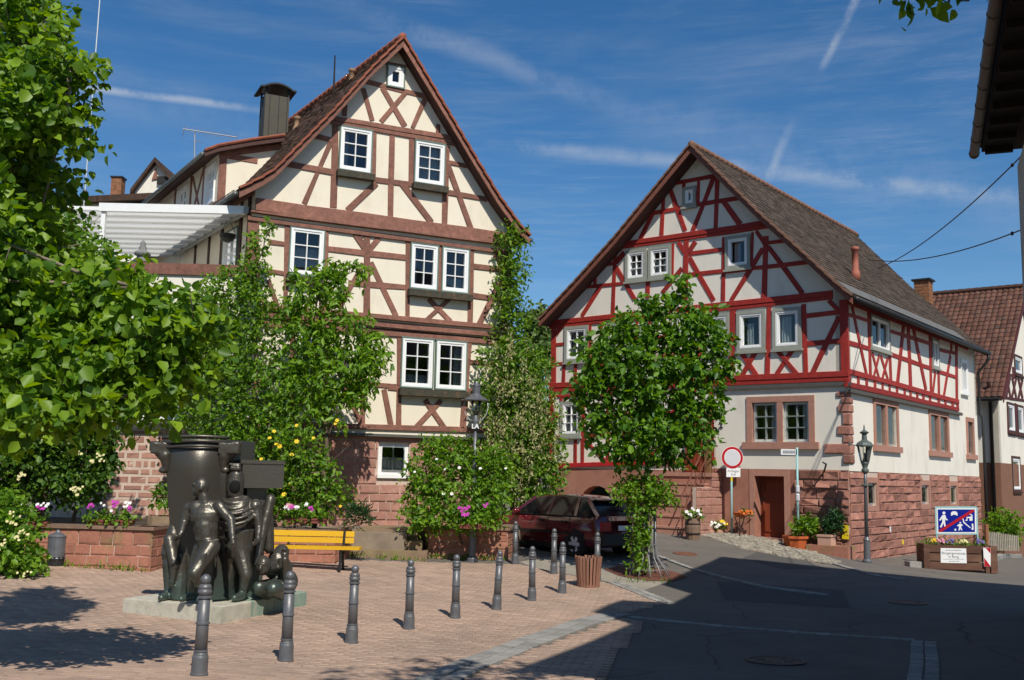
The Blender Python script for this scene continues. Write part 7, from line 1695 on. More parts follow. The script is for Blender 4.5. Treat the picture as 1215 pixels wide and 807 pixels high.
FLW = {k: mat('petal_'+k, c, 0.7, 0.1, 8, 0.0) for k, c in dict(white=(0.75,0.74,0.70), pink=(0.48,0.05,0.36), yellow=(0.75,0.52,0.03), cream=(0.66,0.60,0.30), orange=(0.62,0.15,0.02), violet=(0.16,0.12,0.30), rose=(0.62,0.25,0.35)).items()}

def blob(px, py, rx, ry, D, dd=None):
    """an ellipsoid of foliage: picture centre and radii at depth D (dd: half depth in metres)"""
    c = at(px, py, D); return (c, np.array([rx*D/1215, dd if dd else (rx+ry)/2*D/1215*0.8, ry*D/1215]))
def twig_points(blobs, dens, tl, k, rg, shell=0.42, up=0.15):
    C_ = []; DR = []; 
    for c, r in blobs:
        n = max(4, int(dens*(r[0]*r[2]+0.5*r[0]*r[1]+0.5*r[1]*r[2])))
        v = rg.normal(size=(n,3)); v /= np.linalg.norm(v,axis=1)[:,None]; rad = rg.random(n)**shell
        p = c + v*r*rad[:,None]; d = v*0.9 + rg.normal(0,0.55,(n,3)) + np.array([0,0,up]); d /= np.linalg.norm(d,axis=1)[:,None]
        C_.append(p); DR.append(d)
    P = np.concatenate(C_); Dv = np.concatenate(DR); n = len(P)
    s = (np.arange(k)+0.5)/k - 0.35
    pos = P[:,None,:] + Dv[:,None,:]*(s[None,:,None]*tl) ; pos[:,:,2] -= (np.maximum(s,0)**2*tl*0.5)[None,:]
    dirs = np.repeat(Dv[:,None,:], k, 1)
    return pos.reshape(-1,3), dirs.reshape(-1,3), P, Dv
def leaf_mesh(name, pos, dirs, size, wid, m, parent, rg, droop=0.5, nup=0.9, spread=0.9, jit=0.03, fold=0.18, szvar=0.38):
    n = len(pos); pos = pos + rg.normal(0, jit, (n,3))
    ld = dirs*0.6 + rg.normal(0, spread, (n,3)); ld[:,2] -= droop; ld /= np.linalg.norm(ld,axis=1)[:,None]
    nm = rg.normal(0,0.68,(n,3)) + np.array([0.18,-0.48,nup]); nm -= ld*(nm*ld).sum(1)[:,None]; nm /= np.linalg.norm(nm,axis=1)[:,None]
    sd = np.cross(ld, nm); s = size*(1+szvar*rg.normal(size=n)).clip(0.45,1.7)
    def pt(a, b, h): return pos + ld*(s*a)[:,None] + sd*(s*wid*b)[:,None] + nm*(s*h)[:,None]
    V = np.stack([pt(0,0,0), pt(0.30,0.5,fold*wid), pt(0.68,0.42,fold*wid*0.8), pt(1.0,0,-0.10), pt(0.68,-0.42,fold*wid*0.8), pt(0.30,-0.5,fold*wid)], 1).reshape(-1,3)
    base = (np.arange(n)*6)[:,None]; F = np.concatenate([base+np.array([0,1,2,3]), base+np.array([0,3,4,5])], 0)
    r = rg.random(n)**1.3; rn = np.concatenate([r, r])
    return mk_np(name, V, F, 4, m, parent, rnd=rn)
def limbs(name, paths, m, parent, n=7):
    b = MB()
    for pts, r0, r1 in paths:
        k = len(pts); P = [np.array(p,float) for p in pts]; out = []
        for i in range(k-1):
            for t in (0,0.5): out.append(P[i]+(P[i+1]-P[i])*t + (np.random.default_rng(i+k*3).normal(0,0.02,3) if t else 0))
        out.append(P[-1]); q = len(out); b.tube(out, [r0+(r1-r0)*i/(q-1) for i in range(q)], n)
    return b.build(name, m, parent, smooth=True)
def plant(name, label, cat, base, blobs, m, size=0.08, wid=0.6, dens=60, tl=0.3, k=7, seed=1, droop=0.4, nup=0.9, branch=None, bark=None, crown='crown', trunk='trunk', group=None, shell=0.42, spread=0.9, twigs=True, fold=0.18, jit=0.03):
    rg = np.random.default_rng(seed); root = thing(name, label, cat, base, group)
    pos, dirs, P, Dv = twig_points(blobs, dens, tl, k, rg, shell)
    leaf_mesh(crown, pos, dirs, size, wid, m, root, rg, droop, nup, spread, jit=jit, fold=fold)
    if branch:
        paths = list(branch)
        tips = [np.array(p[0][-1]) for p in branch]
        if twigs:
            for c, r in blobs:
                t = min(tips, key=lambda q: np.linalg.norm(q-c)); paths.append(([t, (t+c)/2+rg.normal(0,0.05,3), c], 0.022, 0.008))
                for _ in range(3): paths.append(([c, c+rg.normal(0,0.5,3)*r], 0.010, 0.004))
        limbs(trunk, paths, bark or M_BARK, root)
    return root
def flowers(name, pts, size, m, parent, seed=1, petals=6):
    """small blossoms, each with its petals, as one part"""
    rg = np.random.default_rng(seed); b = MB()
    for p in pts:
        p = np.array(p); a0 = rg.random()*6.3; s = size*rg.uniform(0.75,1.25); nn = np.array([rg.normal(0,.3), -1.0, 0.6+rg.normal(0,.3)]); nn /= np.linalg.norm(nn); x = np.cross(nn,(0,0,1)); x /= np.linalg.norm(x); y = np.cross(nn, x)
        for i in range(petals):
            a = a0+i*2*math.pi/petals; d = x*math.cos(a)+y*math.sin(a); e = np.cross(nn, d)
            b.add([p+nn*0.1*s, p+d*s*0.55+e*s*0.38+nn*0.25*s, p+d*s+nn*0.15*s, p+d*s*0.55-e*s*0.38+nn*0.25*s], [(0,1,2,3)])
        b.ell(p+nn*0.12*s,(s*0.25,)*3,6,4)
    o = b.build(name, m, parent); return o
def fpts(lst, D): return [at(x,y,D) for x,y in lst]

# near tree at the left edge
def near_tree():
    rg = random.Random(5)
    up = [(20,55,55,60,9.6),(58,105,42,50,9.4),(5,165,55,55,9.6),(82,78,22,34,9.2),(72,145,26,26,9.3),(30,215,55,40,9.8),(40,10,40,30,9.7),(10,265,45,45,9.8),(45,285,42,40,9.7),(20,130,50,60,8.9)]
    lo = [(25,350,60,45,8.9),(85,362,55,40,8.8),(140,345,48,34,8.9),(185,372,46,38,8.8),(225,385,30,34,8.7),(35,420,62,45,8.5),(105,425,60,42,8.6),(165,430,48,36,8.7),(215,430,30,26,8.8),(60,480,62,30,8.4),(120,478,48,24,8.5),(-40,400,70,80,8.6),(-50,260,70,70,8.0),(-15,330,60,50,8.3),(-70,160,60,60,8.4),(180,470,22,18,8.6),(20,500,50,22,8.5)]
    bl = [blob(x,y,a*0.98,b*0.98,D,0.62) for x,y,a,b,D in up+lo]
    base = np.array([at(-260,700,9.4)[0], 9.4, gz(-6.5,9.4)])
    def T(x,y,D): return at(x,y,D)
    br = [([base-np.array([0,0,0.2]), base+np.array([0.05,0,1.2]), base+np.array([0.2,-0.1,2.6]), base+np.array([0.4,0,4.4])], 0.20, 0.13),
          ([base+np.array([0.4,0,4.4]), T(-60,120,9.6), T(20,60,9.6), T(60,20,9.6)], 0.10, 0.03), ([base+np.array([0.2,-0.1,2.6]), T(-80,380,9.0), T(20,400,8.8), T(90,400,8.7), T(200,400,8.7)], 0.09, 0.018),
          ([base+np.array([0.3,0,3.6]), T(-60,240,9.6), T(20,200,9.6), T(80,120,9.3)], 0.08, 0.02), ([T(20,400,8.8), T(60,440,8.5), T(110,475,8.5)], 0.04, 0.012), ([T(20,400,8.8), T(90,350,8.8), T(160,340,8.9)], 0.04, 0.012)]
    plant('lime_tree', 'big bright green tree overhanging the left edge, its trunk out of frame', 'tree', base, bl, L_LIME, 0.086, 0.78, 240, 0.34, 8, 3, 0.5, 0.8, br, M_BARKG, spread=0.8)
near_tree()

# taller trees behind it at left
plant('garden_tree', 'dense dark green tree behind the overhanging lime at left', 'tree', (-9.3,20.5,0.5),
  [blob(*a) for a in ((30,250,50,50,20,1.2),(75,285,48,45,19.6,1.2),(108,320,30,38,19.5,1),(20,320,50,50,20,1.2),(80,365,60,50,19.6,1.2),(20,410,50,55,19.8,1.2),(115,400,40,45,19.4,1),(70,440,60,50,19.2,1.2),(150,390,25,40,19.8,.8),(150,450,22,35,20,.8),(-50,300,60,90,20,1.4))], L_MID, 0.095, 0.66, 120, 0.34, 8, 12, 0.35, 0.9,
  [([(-9.3,20.5,0.3),(-9.2,20.4,2.5),at(60,400,19.8),at(60,300,19.8)],0.14,0.05),([at(60,400,19.8),at(110,350,19.5)],0.05,0.02),([at(60,400,19.8),at(10,300,20)],0.06,0.03)], M_BARK)
el = plant('elder_shrub', 'dark elder hedge with cream blossoms above the left planter wall', 'shrub', (-8.6,19.0,0.5),
  [blob(*a) for a in ((50,470,70,34,19.0,.7),(110,480,34,34,18.9,.6),(20,530,60,60,19.1,.5),(80,540,60,60,19.2,.4),(40,510,58,36,18.9,.7),(98,520,38,40,18.8,.6),(35,560,50,36,18.8,.7),(98,565,32,34,18.7,.5),(122,530,14,32,18.8,.4),(-40,540,50,60,18.8,.8),(60,470,60,30,19.0,.7))], L_DARK, 0.095, 0.62, 230, 0.28, 7, 15, 0.35, 0.9,
  [([(-8.6,19.0,0.3),at(60,560,18.9),at(60,500,18.9)],0.05,0.02),([(-8.0,19.0,0.3),at(100,560,18.8),at(105,520,18.8)],0.04,0.015)], M_BARK)
flowers('blossoms', [p+np.array([random.gauss(0,.04),-0.35,random.gauss(0,.03)]) for p in fpts([(35,565),(38,563),(95,580),(98,582),(103,540),(128,543),(130,547),(120,548),(104,582),(60,520)],18.5) for _ in range(4)], 0.028, FLW['cream'], el, 2)
lb = plant('garden_bush', 'bright low bush with cream flower heads at the left edge', 'shrub', (-8.3,16.9,0.0),
  [blob(*a) for a in ((12,625,30,28,16.7,.5),(20,655,26,28,16.6,.5),(-20,640,40,45,16.7,.6),(8,600,20,18,16.8,.4),(30,672,16,14,16.6,.3))], L_PEACH, 0.08, 0.65, 300, 0.22, 7, 17, 0.3, 0.9,
  [([(-8.4,16.9,-0.1),at(10,650,16.8),at(10,620,16.8)],0.03,0.012)], M_BARK)
flowers('blossoms', [p+np.array([random.gauss(0,.05),-0.15,random.gauss(0,.03)]) for p in fpts([(20,612),(18,620),(28,636),(33,632),(8,645),(4,667),(36,680)],16.3) for _ in range(5)], 0.025, FLW['cream'], lb, 3)
# climbers and small tree at the brown house
ro = plant('climbing_rose', 'yellow climbing rose and creeper covering the left corner of the brown house', 'shrub', (-5.9,22.4,0.5),
  [blob(*a) for a in ((304,290,10,22,23.3,.25),(296,330,22,30,23.2,.4),(265,350,35,34,23.0,.5),(300,375,34,36,23.1,.5),(240,385,34,40,22.9,.5),(280,420,48,40,22.9,.55),(235,440,40,40,22.8,.5),(300,470,42,40,22.7,.5),(250,490,52,36,22.6,.5),(300,520,44,36,22.5,.5),(345,535,44,30,22.4,.5),(300,565,50,34,22.3,.5),(365,565,44,32,22.3,.5),(330,590,50,24,22.2,.45),(390,590,28,22,22.2,.4),(318,275,6,14,23.4,.2),(255,540,40,40,22.6,.5))], L_MID, 0.085, 0.62, 210, 0.28, 7, 21, 0.35, 0.9,
  [([(-5.6,22.4,0.3),at(330,560,22.4),at(305,450,22.9),at(302,320,23.3)],0.05,0.02),([(-4.6,22.3,0.3),at(360,560,22.3),at(385,560,22.2)],0.03,0.012),([at(305,450,22.9),at(250,430,22.9)],0.03,0.012)], M_BARK)
flowers('blossoms', fpts([(325,512),(352,505),(320,520),(328,527),(332,530),(352,524),(400,499),(398,503),(325,567),(333,578),(345,574),(337,587),(404,601),(372,520),(310,545),(346,540)],21.9), 0.05, FLW['yellow'], ro, 4)
plant('peach_tree', 'espaliered tree with long drooping leaves against the brown house facade', 'tree', (-4.3,22.9,0.5),
  [blob(*a) for a in ((372,345,34,28,23.3,.4),(420,322,26,10,23.5,.2),(395,330,22,20,23.4,.3),(350,372,24,22,23.2,.35),(405,355,12,12,23.4,.2),(360,408,38,30,23.2,.45),(412,395,34,30,23.3,.4),(450,412,16,14,23.5,.25),(365,450,42,34,23.1,.45),(418,440,32,30,23.2,.4),(440,430,18,22,23.3,.3),(350,485,34,26,23.0,.4),(400,478,30,26,23.1,.4),(430,465,16,14,23.2,.25))], L_PEACH, 0.15, 0.36, 130, 0.36, 8, 23, 0.75, 0.7,
  [([(-4.3,22.9,0.3),at(390,560,22.9),at(385,480,23.2),at(380,400,23.4),at(380,340,23.4)],0.06,0.02),([at(385,480,23.2),at(420,430,23.3),at(445,412,23.5)],0.03,0.012),([at(388,520,23.1),at(405,480,23.2),at(412,390,23.4),at(400,330,23.5)],0.035,0.012)], M_BARK)
wi = plant('wisteria', 'wisteria with withered pale blossom clusters climbing the right corner of the brown house', 'climber', (0.1,26.6,0.3),
  [blob(*a) for a in ((607,282,17,22,26.8,.3),(609,315,19,26,26.8,.35),(605,350,21,26,26.7,.35),(608,390,26,26,26.7,.4),(600,425,32,26,26.5,.45),(625,440,30,34,26.6,.45),(598,470,30,34,26.3,.45),(630,490,34,34,26.4,.5),(605,520,34,34,26.2,.5),(645,530,26,36,26.4,.45),(620,560,36,34,26.1,.5),(650,570,22,28,26.3,.4),(575,470,12,22,26.2,.25),(640,598,30,14,26.0,.4),(590,560,24,34,26.0,.4))], L_MID, 0.11, 0.42, 180, 0.34, 8, 27, 0.6, 0.7,
  [([(0.1,26.6,0.2),at(612,560,26.6),at(606,450,26.9),at(606,330,27.1),at(606,275,27.2)],0.07,0.025),([(0.35,26.5,0.2),at(622,540,26.6),at(612,430,26.8)],0.05,0.02)], M_BARK)
def wist_dry(par):
    rg = np.random.default_rng(9); P = []; Dv = []
    for x, y, rx, ry, n in ((600,440,26,26,38),(612,500,34,34,70),(590,505,16,26,28),(635,460,22,40,30),(620,545,34,34,44),(650,510,14,40,18),(605,400,18,20,14),(612,575,26,20,16)):
        for _ in range(n):
            p = at(x+rg.normal(0,rx*0.5), y+rg.normal(0,ry*0.5), 25.75+rg.normal(0,0.12))
            for s in np.linspace(0,1,9): P.append(p+np.array([rg.normal(0,.025),rg.normal(0,.025),-s*0.34])); Dv.append((0,0,-1))
    leaf_mesh('withered_blossoms', np.array(P), np.array(Dv), 0.065, 0.5, L_DRY, par, rg, 0.6, 0.5, 0.9)
wist_dry(wi)
rb = plant('rose_bush', 'leafy rose bush with pink blooms filling the planter by the lamp post', 'shrub', (-1.0,22.9,0.4),
  [blob(*a) for a in ((510,555,30,30,22.9,.45),(545,540,34,22,23.0,.45),(500,590,24,30,22.7,.4),(540,580,36,26,22.7,.45),(575,555,28,28,22.9,.45),(585,590,22,28,22.6,.4),(535,610,40,18,22.5,.4),(500,615,22,16,22.5,.35),(565,612,34,16,22.4,.35),(520,528,22,12,23.0,.3),(595,560,14,30,22.9,.3))], L_PEACH, 0.08, 0.62, 270, 0.24, 7, 29, 0.3, 0.9,
  [([(-1.0,22.9,0.2),at(535,600,22.8),at(530,550,22.9)],0.03,0.012),([(-0.7,22.9,0.2),at(560,600,22.8),at(575,560,22.9)],0.03,0.012),([(-1.4,22.9,0.2),at(505,600,22.8),at(505,560,22.9)],0.03,0.012)], M_BARK)
flowers('blossoms', [p+np.array([random.gauss(0,.03),0,random.gauss(0,.03)]) for p in fpts([(550,603),(553,603),(547,604),(575,598),(556,601)],22.0) for _ in range(3)], 0.035, FLW['pink'], rb, 5)
flowers('blossoms', fpts([(528,557),(518,545),(545,555),(570,556),(600,556),(526,586),(536,586),(492,560)],22.2), 0.036, FLW['white'], rb, 6)
# young tree in the pit
tb = np.array([pit[0], pit[1], pit[2]])
DT = pit[1]
def T8(x,y,d=0): return at(x,y,DT+d)
plant('young_tree', 'young dark green tree with layered crown in front of the red timbered house', 'tree', tb,
  [blob(*a) for a in ((806,344,16,20,DT,.25),(785,368,34,18,DT,.5),(828,378,26,22,DT,.5),(745,392,36,20,DT-.2,.6),(800,402,44,24,DT,.8),(848,402,20,26,DT,.5),(715,420,30,20,DT-.2,.5),(765,430,46,26,DT-.2,.8),(820,440,42,26,DT,.8),(856,438,14,18,DT,.4),(712,458,36,22,DT-.2,.6),(765,470,48,26,DT-.2,.9),(825,480,38,26,DT,.7),(712,498,32,22,DT-.2,.5),(765,508,52,26,DT-.2,.9),(820,518,36,20,DT,.6),(740,536,38,14,DT-.2,.6),(792,538,32,12,DT-.1,.5),(690,470,14,12,DT-.2,.3),(705,440,16,12,DT-.2,.3))], L_PLANE, 0.122, 0.62, 135, 0.36, 8, 33, 0.55, 0.85,
  [([tb-np.array([0,0,0.1]), T8(768,600), T8(769,520), T8(778,440), T8(800,370)],0.065,0.02),([T8(769,530),T8(730,490,-.2),T8(705,465,-.2)],0.03,0.012),([T8(770,500),T8(815,470),T8(850,430)],0.03,0.012),([T8(775,460),T8(740,420,-.2),T8(720,405,-.2)],0.03,0.012),([T8(772,480,0),T8(775,450,-.5),T8(780,420,-.7)],0.03,0.01)], M_BARKG, shell=0.62)
vn = plant('climbing_vine', 'leafy vine wrapped round the young tree guard', 'climber', tb+np.array([0.05,-0.25,0]),
  [blob(*a) for a in ((764,578,30,15,DT-.2,.45),(742,582,16,10,DT-.3,.3),(787,588,16,14,DT-.2,.3),(762,600,19,12,DT-.2,.35),(758,622,12,13,DT-.2,.22),(756,648,11,11,DT-.25,.18),(760,636,10,14,DT-.2,.18),(757,668,9,8,DT-.25,.15))], L_PEACH, 0.075, 0.62, 340, 0.22, 7, 35, 0.35, 0.9,
  [([tb+np.array([-0.12,-0.2,0]),T8(756,640,-.2),T8(760,600,-.2),T8(762,580,-.2)],0.02,0.008),([tb+np.array([-0.2,-0.2,0]),T8(748,650,-.25),T8(752,610,-.2)],0.015,0.008)], M_BARK)
def guard():
    g = thing('tree_guard', 'flared metal rod guard round the foot of the young tree', 'tree guard', tb)
    m = mat('guard_rod',(0.26,0.26,0.26),0.5,0.1,6,0.05,metallic=0.4)
    for k in range(12):
        a = 2*math.pi*k/12; d = np.array([math.cos(a), math.sin(a), 0]); b = MB(); b.tube([tb+d*0.46+np.array([0,0,0.0]), tb+d*0.36+np.array([0,0,0.18]), tb+d*0.22+np.array([0,0,0.36]), tb+d*0.17+np.array([0,0,0.6]), tb+d*0.17+np.array([0,0,1.35])], 0.013, 5); b.build('rod', m, g, smooth=True)
    for z, r_ in ((0.62,0.175),(1.3,0.175),(0.14,0.39)):
        b = MB(); b.tube([tb+np.array([r_*math.cos(a), r_*math.sin(a), z]) for a in np.linspace(0,2*math.pi,25)], 0.010, 5, cap=False); b.build('hoop', m, g)
guard()
# trees beyond the lane and at the horizon
for i, (px, py, rx, ry, D, lab) in enumerate(((640,385,26,34,47,'pale green tree seen in the gap between the two timbered houses'),(664,402,22,40,52,'tree peeping out left of the red house roof edge'),(625,470,30,60,40,'darker tree behind the wisteria in the lane'),(40,300,80,70,40,'broad tree far behind the left garden'))):
    c = at(px,py,D); bs = [blob(px+random.uniform(-.5,.5)*rx, py+random.uniform(-.3,1.2)*ry, rx*random.uniform(.45,.7), ry*random.uniform(.35,.55), D+random.uniform(-1,1)) for _ in range(9)] + [blob(px,py,rx*0.7,ry*0.7,D)]
    plant('background_tree', lab, 'tree', (c[0],D,gz(c[0],D)), bs, L_FAR, 0.24, 0.66, 36, 0.6, 7, 50+i, 0.3, 0.9, [([(c[0],D,gz(c[0],D)-0.2), (c[0],D,c[2]-0.5), c],0.2,0.06)], M_BARK, group='trees in the background')
def distant_wood():
    rg = np.random.default_rng(90); bs = []
    for x in np.linspace(-75,115,40):
        D = 95+rg.uniform(-12,12)
        for _ in range(5): bs.append((np.array([x+rg.uniform(-3,3), D+rg.uniform(-2,2), gz(x,55)+rg.uniform(0.5,6)]), np.array([3.0,2.4,2.4])))
    pos, dirs, P, Dv = twig_points(bs, 3.0, 1.2, 6, rg); o = leaf_mesh('distant_wood', pos, dirs, 0.7, 0.7, L_FAR, None, rg); tag(o, 'wooded skyline far behind the houses', None, kind='stuff')
distant_wood()
plant('clipped_hedge', 'bright green shrub above the picket fence at the right edge', 'shrub', (at(1190,640,37)[0],37,gz(17,37)),
  [blob(*a) for a in ((1182,620,12,14,37,.5),(1195,618,14,14,37,.6),(1203,632,8,14,37,.4),(1178,635,10,12,37,.4),(1192,638,14,12,37,.5))], L_PEACH, 0.10, 0.65, 170, 0.25, 7, 41, 0.3, 0.9, [([(at(1190,640,37)[0],37,gz(17,37)-0.2),at(1190,630,37)],0.04,0.02)], M_BARK)
# branch tips hanging in at the upper right, from a tree beside the near house
def hanging_tree():
    base = np.array([2.6,0.3,gz(2.6,0.3)])
    bl = [(np.array(c,float), np.array(r,float)) for c, r in (((1.6,4.6,6.2),(0.8,0.9,0.7)),((2.3,5.6,5.6),(0.55,0.6,0.40)),((1.0,3.6,6.6),(0.9,0.9,0.7)),((2.0,3.2,7.0),(0.9,0.9,0.8)),((2.45,6.1,5.15),(0.30,0.22,0.22)),((1.2,5.2,6.0),(0.5,0.5,0.5)))] + [(at(1085,-20,6.0),np.array([0.16,0.2,0.09])),(at(1130,-18,6.0),np.array([0.18,0.2,0.10])),(at(1158,-24,6.1),np.array([0.12,0.2,0.09]))]
    br = [([base-np.array([0,0,0.2]), base+np.array([0,0.1,2.0]), base+np.array([-0.1,0.5,4.2]), np.array([2.0,2.4,6.4])],0.16,0.07), ([np.array([2.0,2.4,6.4]), np.array([1.8,4.0,6.3]), np.array([2.3,5.4,5.7])],0.05,0.015), ([np.array([2.0,2.4,6.4]), np.array([1.2,3.6,6.7])],0.05,0.02)]
    plant('overhanging_tree', 'leaf tips of a tree hanging in at the top right', 'tree', base, bl, L_LIME, 0.10, 0.55, 44, 0.3, 7, 61, 0.9, 0.5, br, M_BARK)
hanging_tree()

# ------------------------------------------------------------------ pots and boxes
M_TERRA = mat('terracotta', (0.46,0.105,0.03), 0.7, 0.1, 6, 0.1, 40); M_BOXP = mat('box_plastic', (0.20,0.06,0.045), 0.6, 0.1, 6, 0.05)
def pot_plant(name, label, cat, base, potfun, blobs, m, size, dens, seed, fl=(), **kw):
    root = plant(name, label, cat, base, blobs, m, size, kw.get('wid',0.55), dens, kw.get('tl',0.16), 6, seed, 0.3, 0.9, None, crown='foliage', spread=1.0, jit=kw.get('jit',0.02))
    potfun(root)
    for lst, D, sz, mm, n in fl: flowers('blossoms', [p+np.array([random.gauss(0,.025),random.gauss(0,.02),random.gauss(0,.02)]) for p in fpts(lst,D) for _ in range(n)], sz, FLW[mm], root, seed+7)
    return root
def gbox(label, px0, px1, pyt, pyb, D, fl, seed):
    a = at(px0,pyb,D); b2 = at(px1,pyb,D); w = b2[0]-a[0]; zt_ = at((px0+px1)/2,pyt,D)[2]; zb_ = at((px0+px1)/2,pyb,D)[2]
    def pf(r_):
        b = MB(); c = ((a[0]+b2[0])/2, D+0.08, (zt_+zb_)/2); hx, hz = w/2, (zt_-zb_)/2
        V = [(c[0]+sx*hx*k, c[1]+sy*0.09*k, c[2]+sz*hz) for sz, k in ((-1,0.94),(1,1.0)) for sx, sy in ((-1,-1),(1,-1),(1,1),(-1,1))]
        b.add(V, [(3,2,1,0),(4,5,6,7),(0,1,5,4),(1,2,6,5),(2,3,7,6),(3,0,4,7)]); b.box((c[0],D-0.015,zt_-0.02),(w*1.0,0.012,0.03)); b.build('trough', M_BOXP, r_)
    bl = [blob(px0+(px1-px0)*t, pyt-3+random.uniform(-2,2), (px1-px0)*0.16, 6.5, D+0.05, 0.14) for t in (0.08,0.3,0.5,0.7,0.92)]
    pot_plant('flower_trough', label, 'flower box', (c0:=((a[0]+b2[0])/2, D+0.08, zb_)), pf, bl, L_MID, 0.055, 420, seed, fl, wid=0.9)
gbox('geranium box at the left end of the left planter wall', 33, 56, 619, 624.5, 18.05, [([(27,601),(30,600),(38,602),(45,601),(52,598),(55,600)],17.9,0.034,'white',2),([(31,600),(35,607),(46,603),(51,604)],17.9,0.034,'pink',3)], 71)
gbox('geranium box with magenta and white blooms at the right end of the left planter wall', 103, 157, 617, 622.5, 18.05, [([(108,599),(136,598),(155,603)],17.9,0.04,'pink',4),([(122,597),(134,603),(147,600),(150,598)],17.9,0.034,'white',2)], 73)
gbox('geranium box with white and pink blooms above the yellow bench', 340, 387, 615, 621, 20.8, [([(340,602),(343,603),(365,598),(352,603)],20.6,0.038,'white',3),([(348,602),(368,604)],20.6,0.038,'pink',4),([(346,600)],20.6,0.05,'rose',3)], 75)
gbox('reddish flower box on the rose planter wall beside the lamp post', 545, 578, 622, 627.5, 22.05, [([(552,611)],21.9,0.05,'pink',3)], 77)
def grass_tuft():
    plant('lavender_tuft', 'small feathery green tuft at the end of the bench wall', 'shrub', at(426,622,21.2), [blob(426,612,14,13,21.2,.25)], L_CONIF, 0.13, 0.12, 900, 0.14, 5, 79, -0.5, 0.3, None, spread=0.7, crown='foliage')
grass_tuft()
def statue_pot():
    D = 19.6; p = at(195,640,D); p[2] = gz(p[0],D)
    def pf(r_):
        b = MB(); h = at(195,612,D)[2]-p[2]; b.lathe(p, [(0.2,-0.05),(0.24,0.0),(0.33,h*0.8),(0.36,h*0.82),(0.36,h),(0.3,h),(0.29,h*0.92)], 16); b.build('pot', mat('sandstone_pot',(0.27,0.19,0.12),0.9,0.15,6,0.2,40), r_, smooth=False)
    pot_plant('potted_shrub', 'small shrub in a large sandstone pot left of the sculpture', 'potted plant', p, pf, [blob(190,592,10,14,D,.2),(blob(186,578,5,8,D,.12)),(blob(197,602,8,7,D,.15))], L_MID, 0.10, 230, 69, wid=0.4)
statue_pot()
def yard_pots():
    # orange pot with leafy plant
    g = F2.P(F2.uz(957,640)[0], 0, 0.75); D = g[1]; g[2] = at(957,654,D)[2]
    def pf(r_):
        b = MB(); zt_ = at(957,636,D)[2]; h = zt_-g[2]; b.lathe(g, [(0.24,-0.02),(0.25,0.0),(0.33,h*0.82),(0.37,h*0.84),(0.37,h),(0.31,h),(0.30,h*0.9)], 8); b.build('pot', M_TERRA, r_)
    pot_plant('potted_plant', 'leafy plant in an orange octagonal pot right of the cellar door', 'potted plant', g, pf, [blob(*a) for a in ((957,624,16,9,D,.3),(948,628,10,8,D,.2),(966,628,10,8,D,.2),(955,616,9,7,D,.2))], L_MID, 0.11, 260, 81, wid=0.5)
    s = F2.P(F2.uz(990,640)[0], 0, 0.55); D = s[1]
    bb = thing('stone_block', 'mossy sandstone block at the wall under the square pot', 'stone', (s[0],s[1],s[2])); b = MB(); zt_ = at(990,647,D)[2]; b.box((s[0]+0.1,s[1],zt_-0.3),(1.15,0.55,0.6),-F2.d3,None); b.build('block', M_SANDMOSS, bb)
    q = np.array([s[0],s[1],zt_])
    def pf2(r_):
        b = MB(); z1 = at(990,634.5,D)[2]; h = z1-zt_; V = [(q[0],q[1],0)]; b.box((q[0],q[1],zt_+h/2),(0.36,0.36,h),-F2.d3,None); b.box((q[0],q[1],z1-0.03),(0.40,0.40,0.05),-F2.d3,None); b.build('pot', mat('pale_terracotta',(0.50,0.30,0.22),0.8,0.1,6,0.1,40), r_)
    pot_plant('potted_conifer', 'dark green clipped conifer in a pale square pot near the corner', 'potted plant', q, pf2, [blob(*a) for a in ((990,620,12,10,D,.26),(992,611,7,6,D,.2),(985,626,8,7,D,.2))], L_CONIF, 0.09, 900, 83, wid=0.25)
    # barrel with white flowers, bed of flowers, flower stand
    D = 28.2; p = at(822,632,D); p[2] = gz(p[0],p[1])
    def pf3(r_):
        b = MB(); z1 = at(822,615,D)[2]; h = max(0.3,z1-p[2]); b.lathe(p, [(0.17,-0.05),(0.2,h*0.3),(0.215,h*0.6),(0.2,h),(0.16,h),(0.16,h*0.9)], 14); b.build('barrel', mat('barrel_wood',(0.20,0.13,0.09),0.85,0.2,10,0.3,40,stretch=(1,1,0.2)), r_)
        for z_ in (0.3,0.75): b = MB(); b.lathe(p+np.array([0,0,h*z_-0.02]), [(0.205,0),(0.222,0.005),(0.222,0.03),(0.205,0.035)], 14); b.build('hoop', M_DKMETAL, r_)
    pot_plant('flower_barrel', 'white flowers in a small wooden barrel beside the stair foot', 'potted plant', p, pf3, [blob(822,611,9,5,D,.2)], L_MID, 0.08, 600, 85, [([(815,609),(822,606),(827,607),(829,610),(819,611)],D-0.25,0.05,'white',2)])
    p = F2.P(F2.uz(850,625)[0], 0, 0.6); D = p[1]; p[2] = gz(p[0],p[1])
    def pf4(r_):
        b = MB()
        for k in range(9): a = math.pi*2*k/9; b.ell((p[0]+0.42*math.cos(a),p[1]+0.2*math.sin(a),p[2]+0.03),(0.12,0.09,0.07),7,5)
        b.build('edging_stones', M_SANDTRIM, r_)
    pot_plant('flower_bed', 'white and yellow flowers in a small stone-edged bed by the sign post', 'flowers', p, pf4, [blob(850,622,13,5,D,.2)], L_MID, 0.07, 500, 87, [([(843,623),(848,621),(853,624),(858,622),(850,625),(845,620)],D-0.22,0.045,'white',3),([(857,619),(860,621)],D-0.2,0.05,'yellow',3)])
    p = F2.P(F2.uz(886,632)[0], 0, 0.45); D = p[1]; p[2] = gz(p[0],p[1])
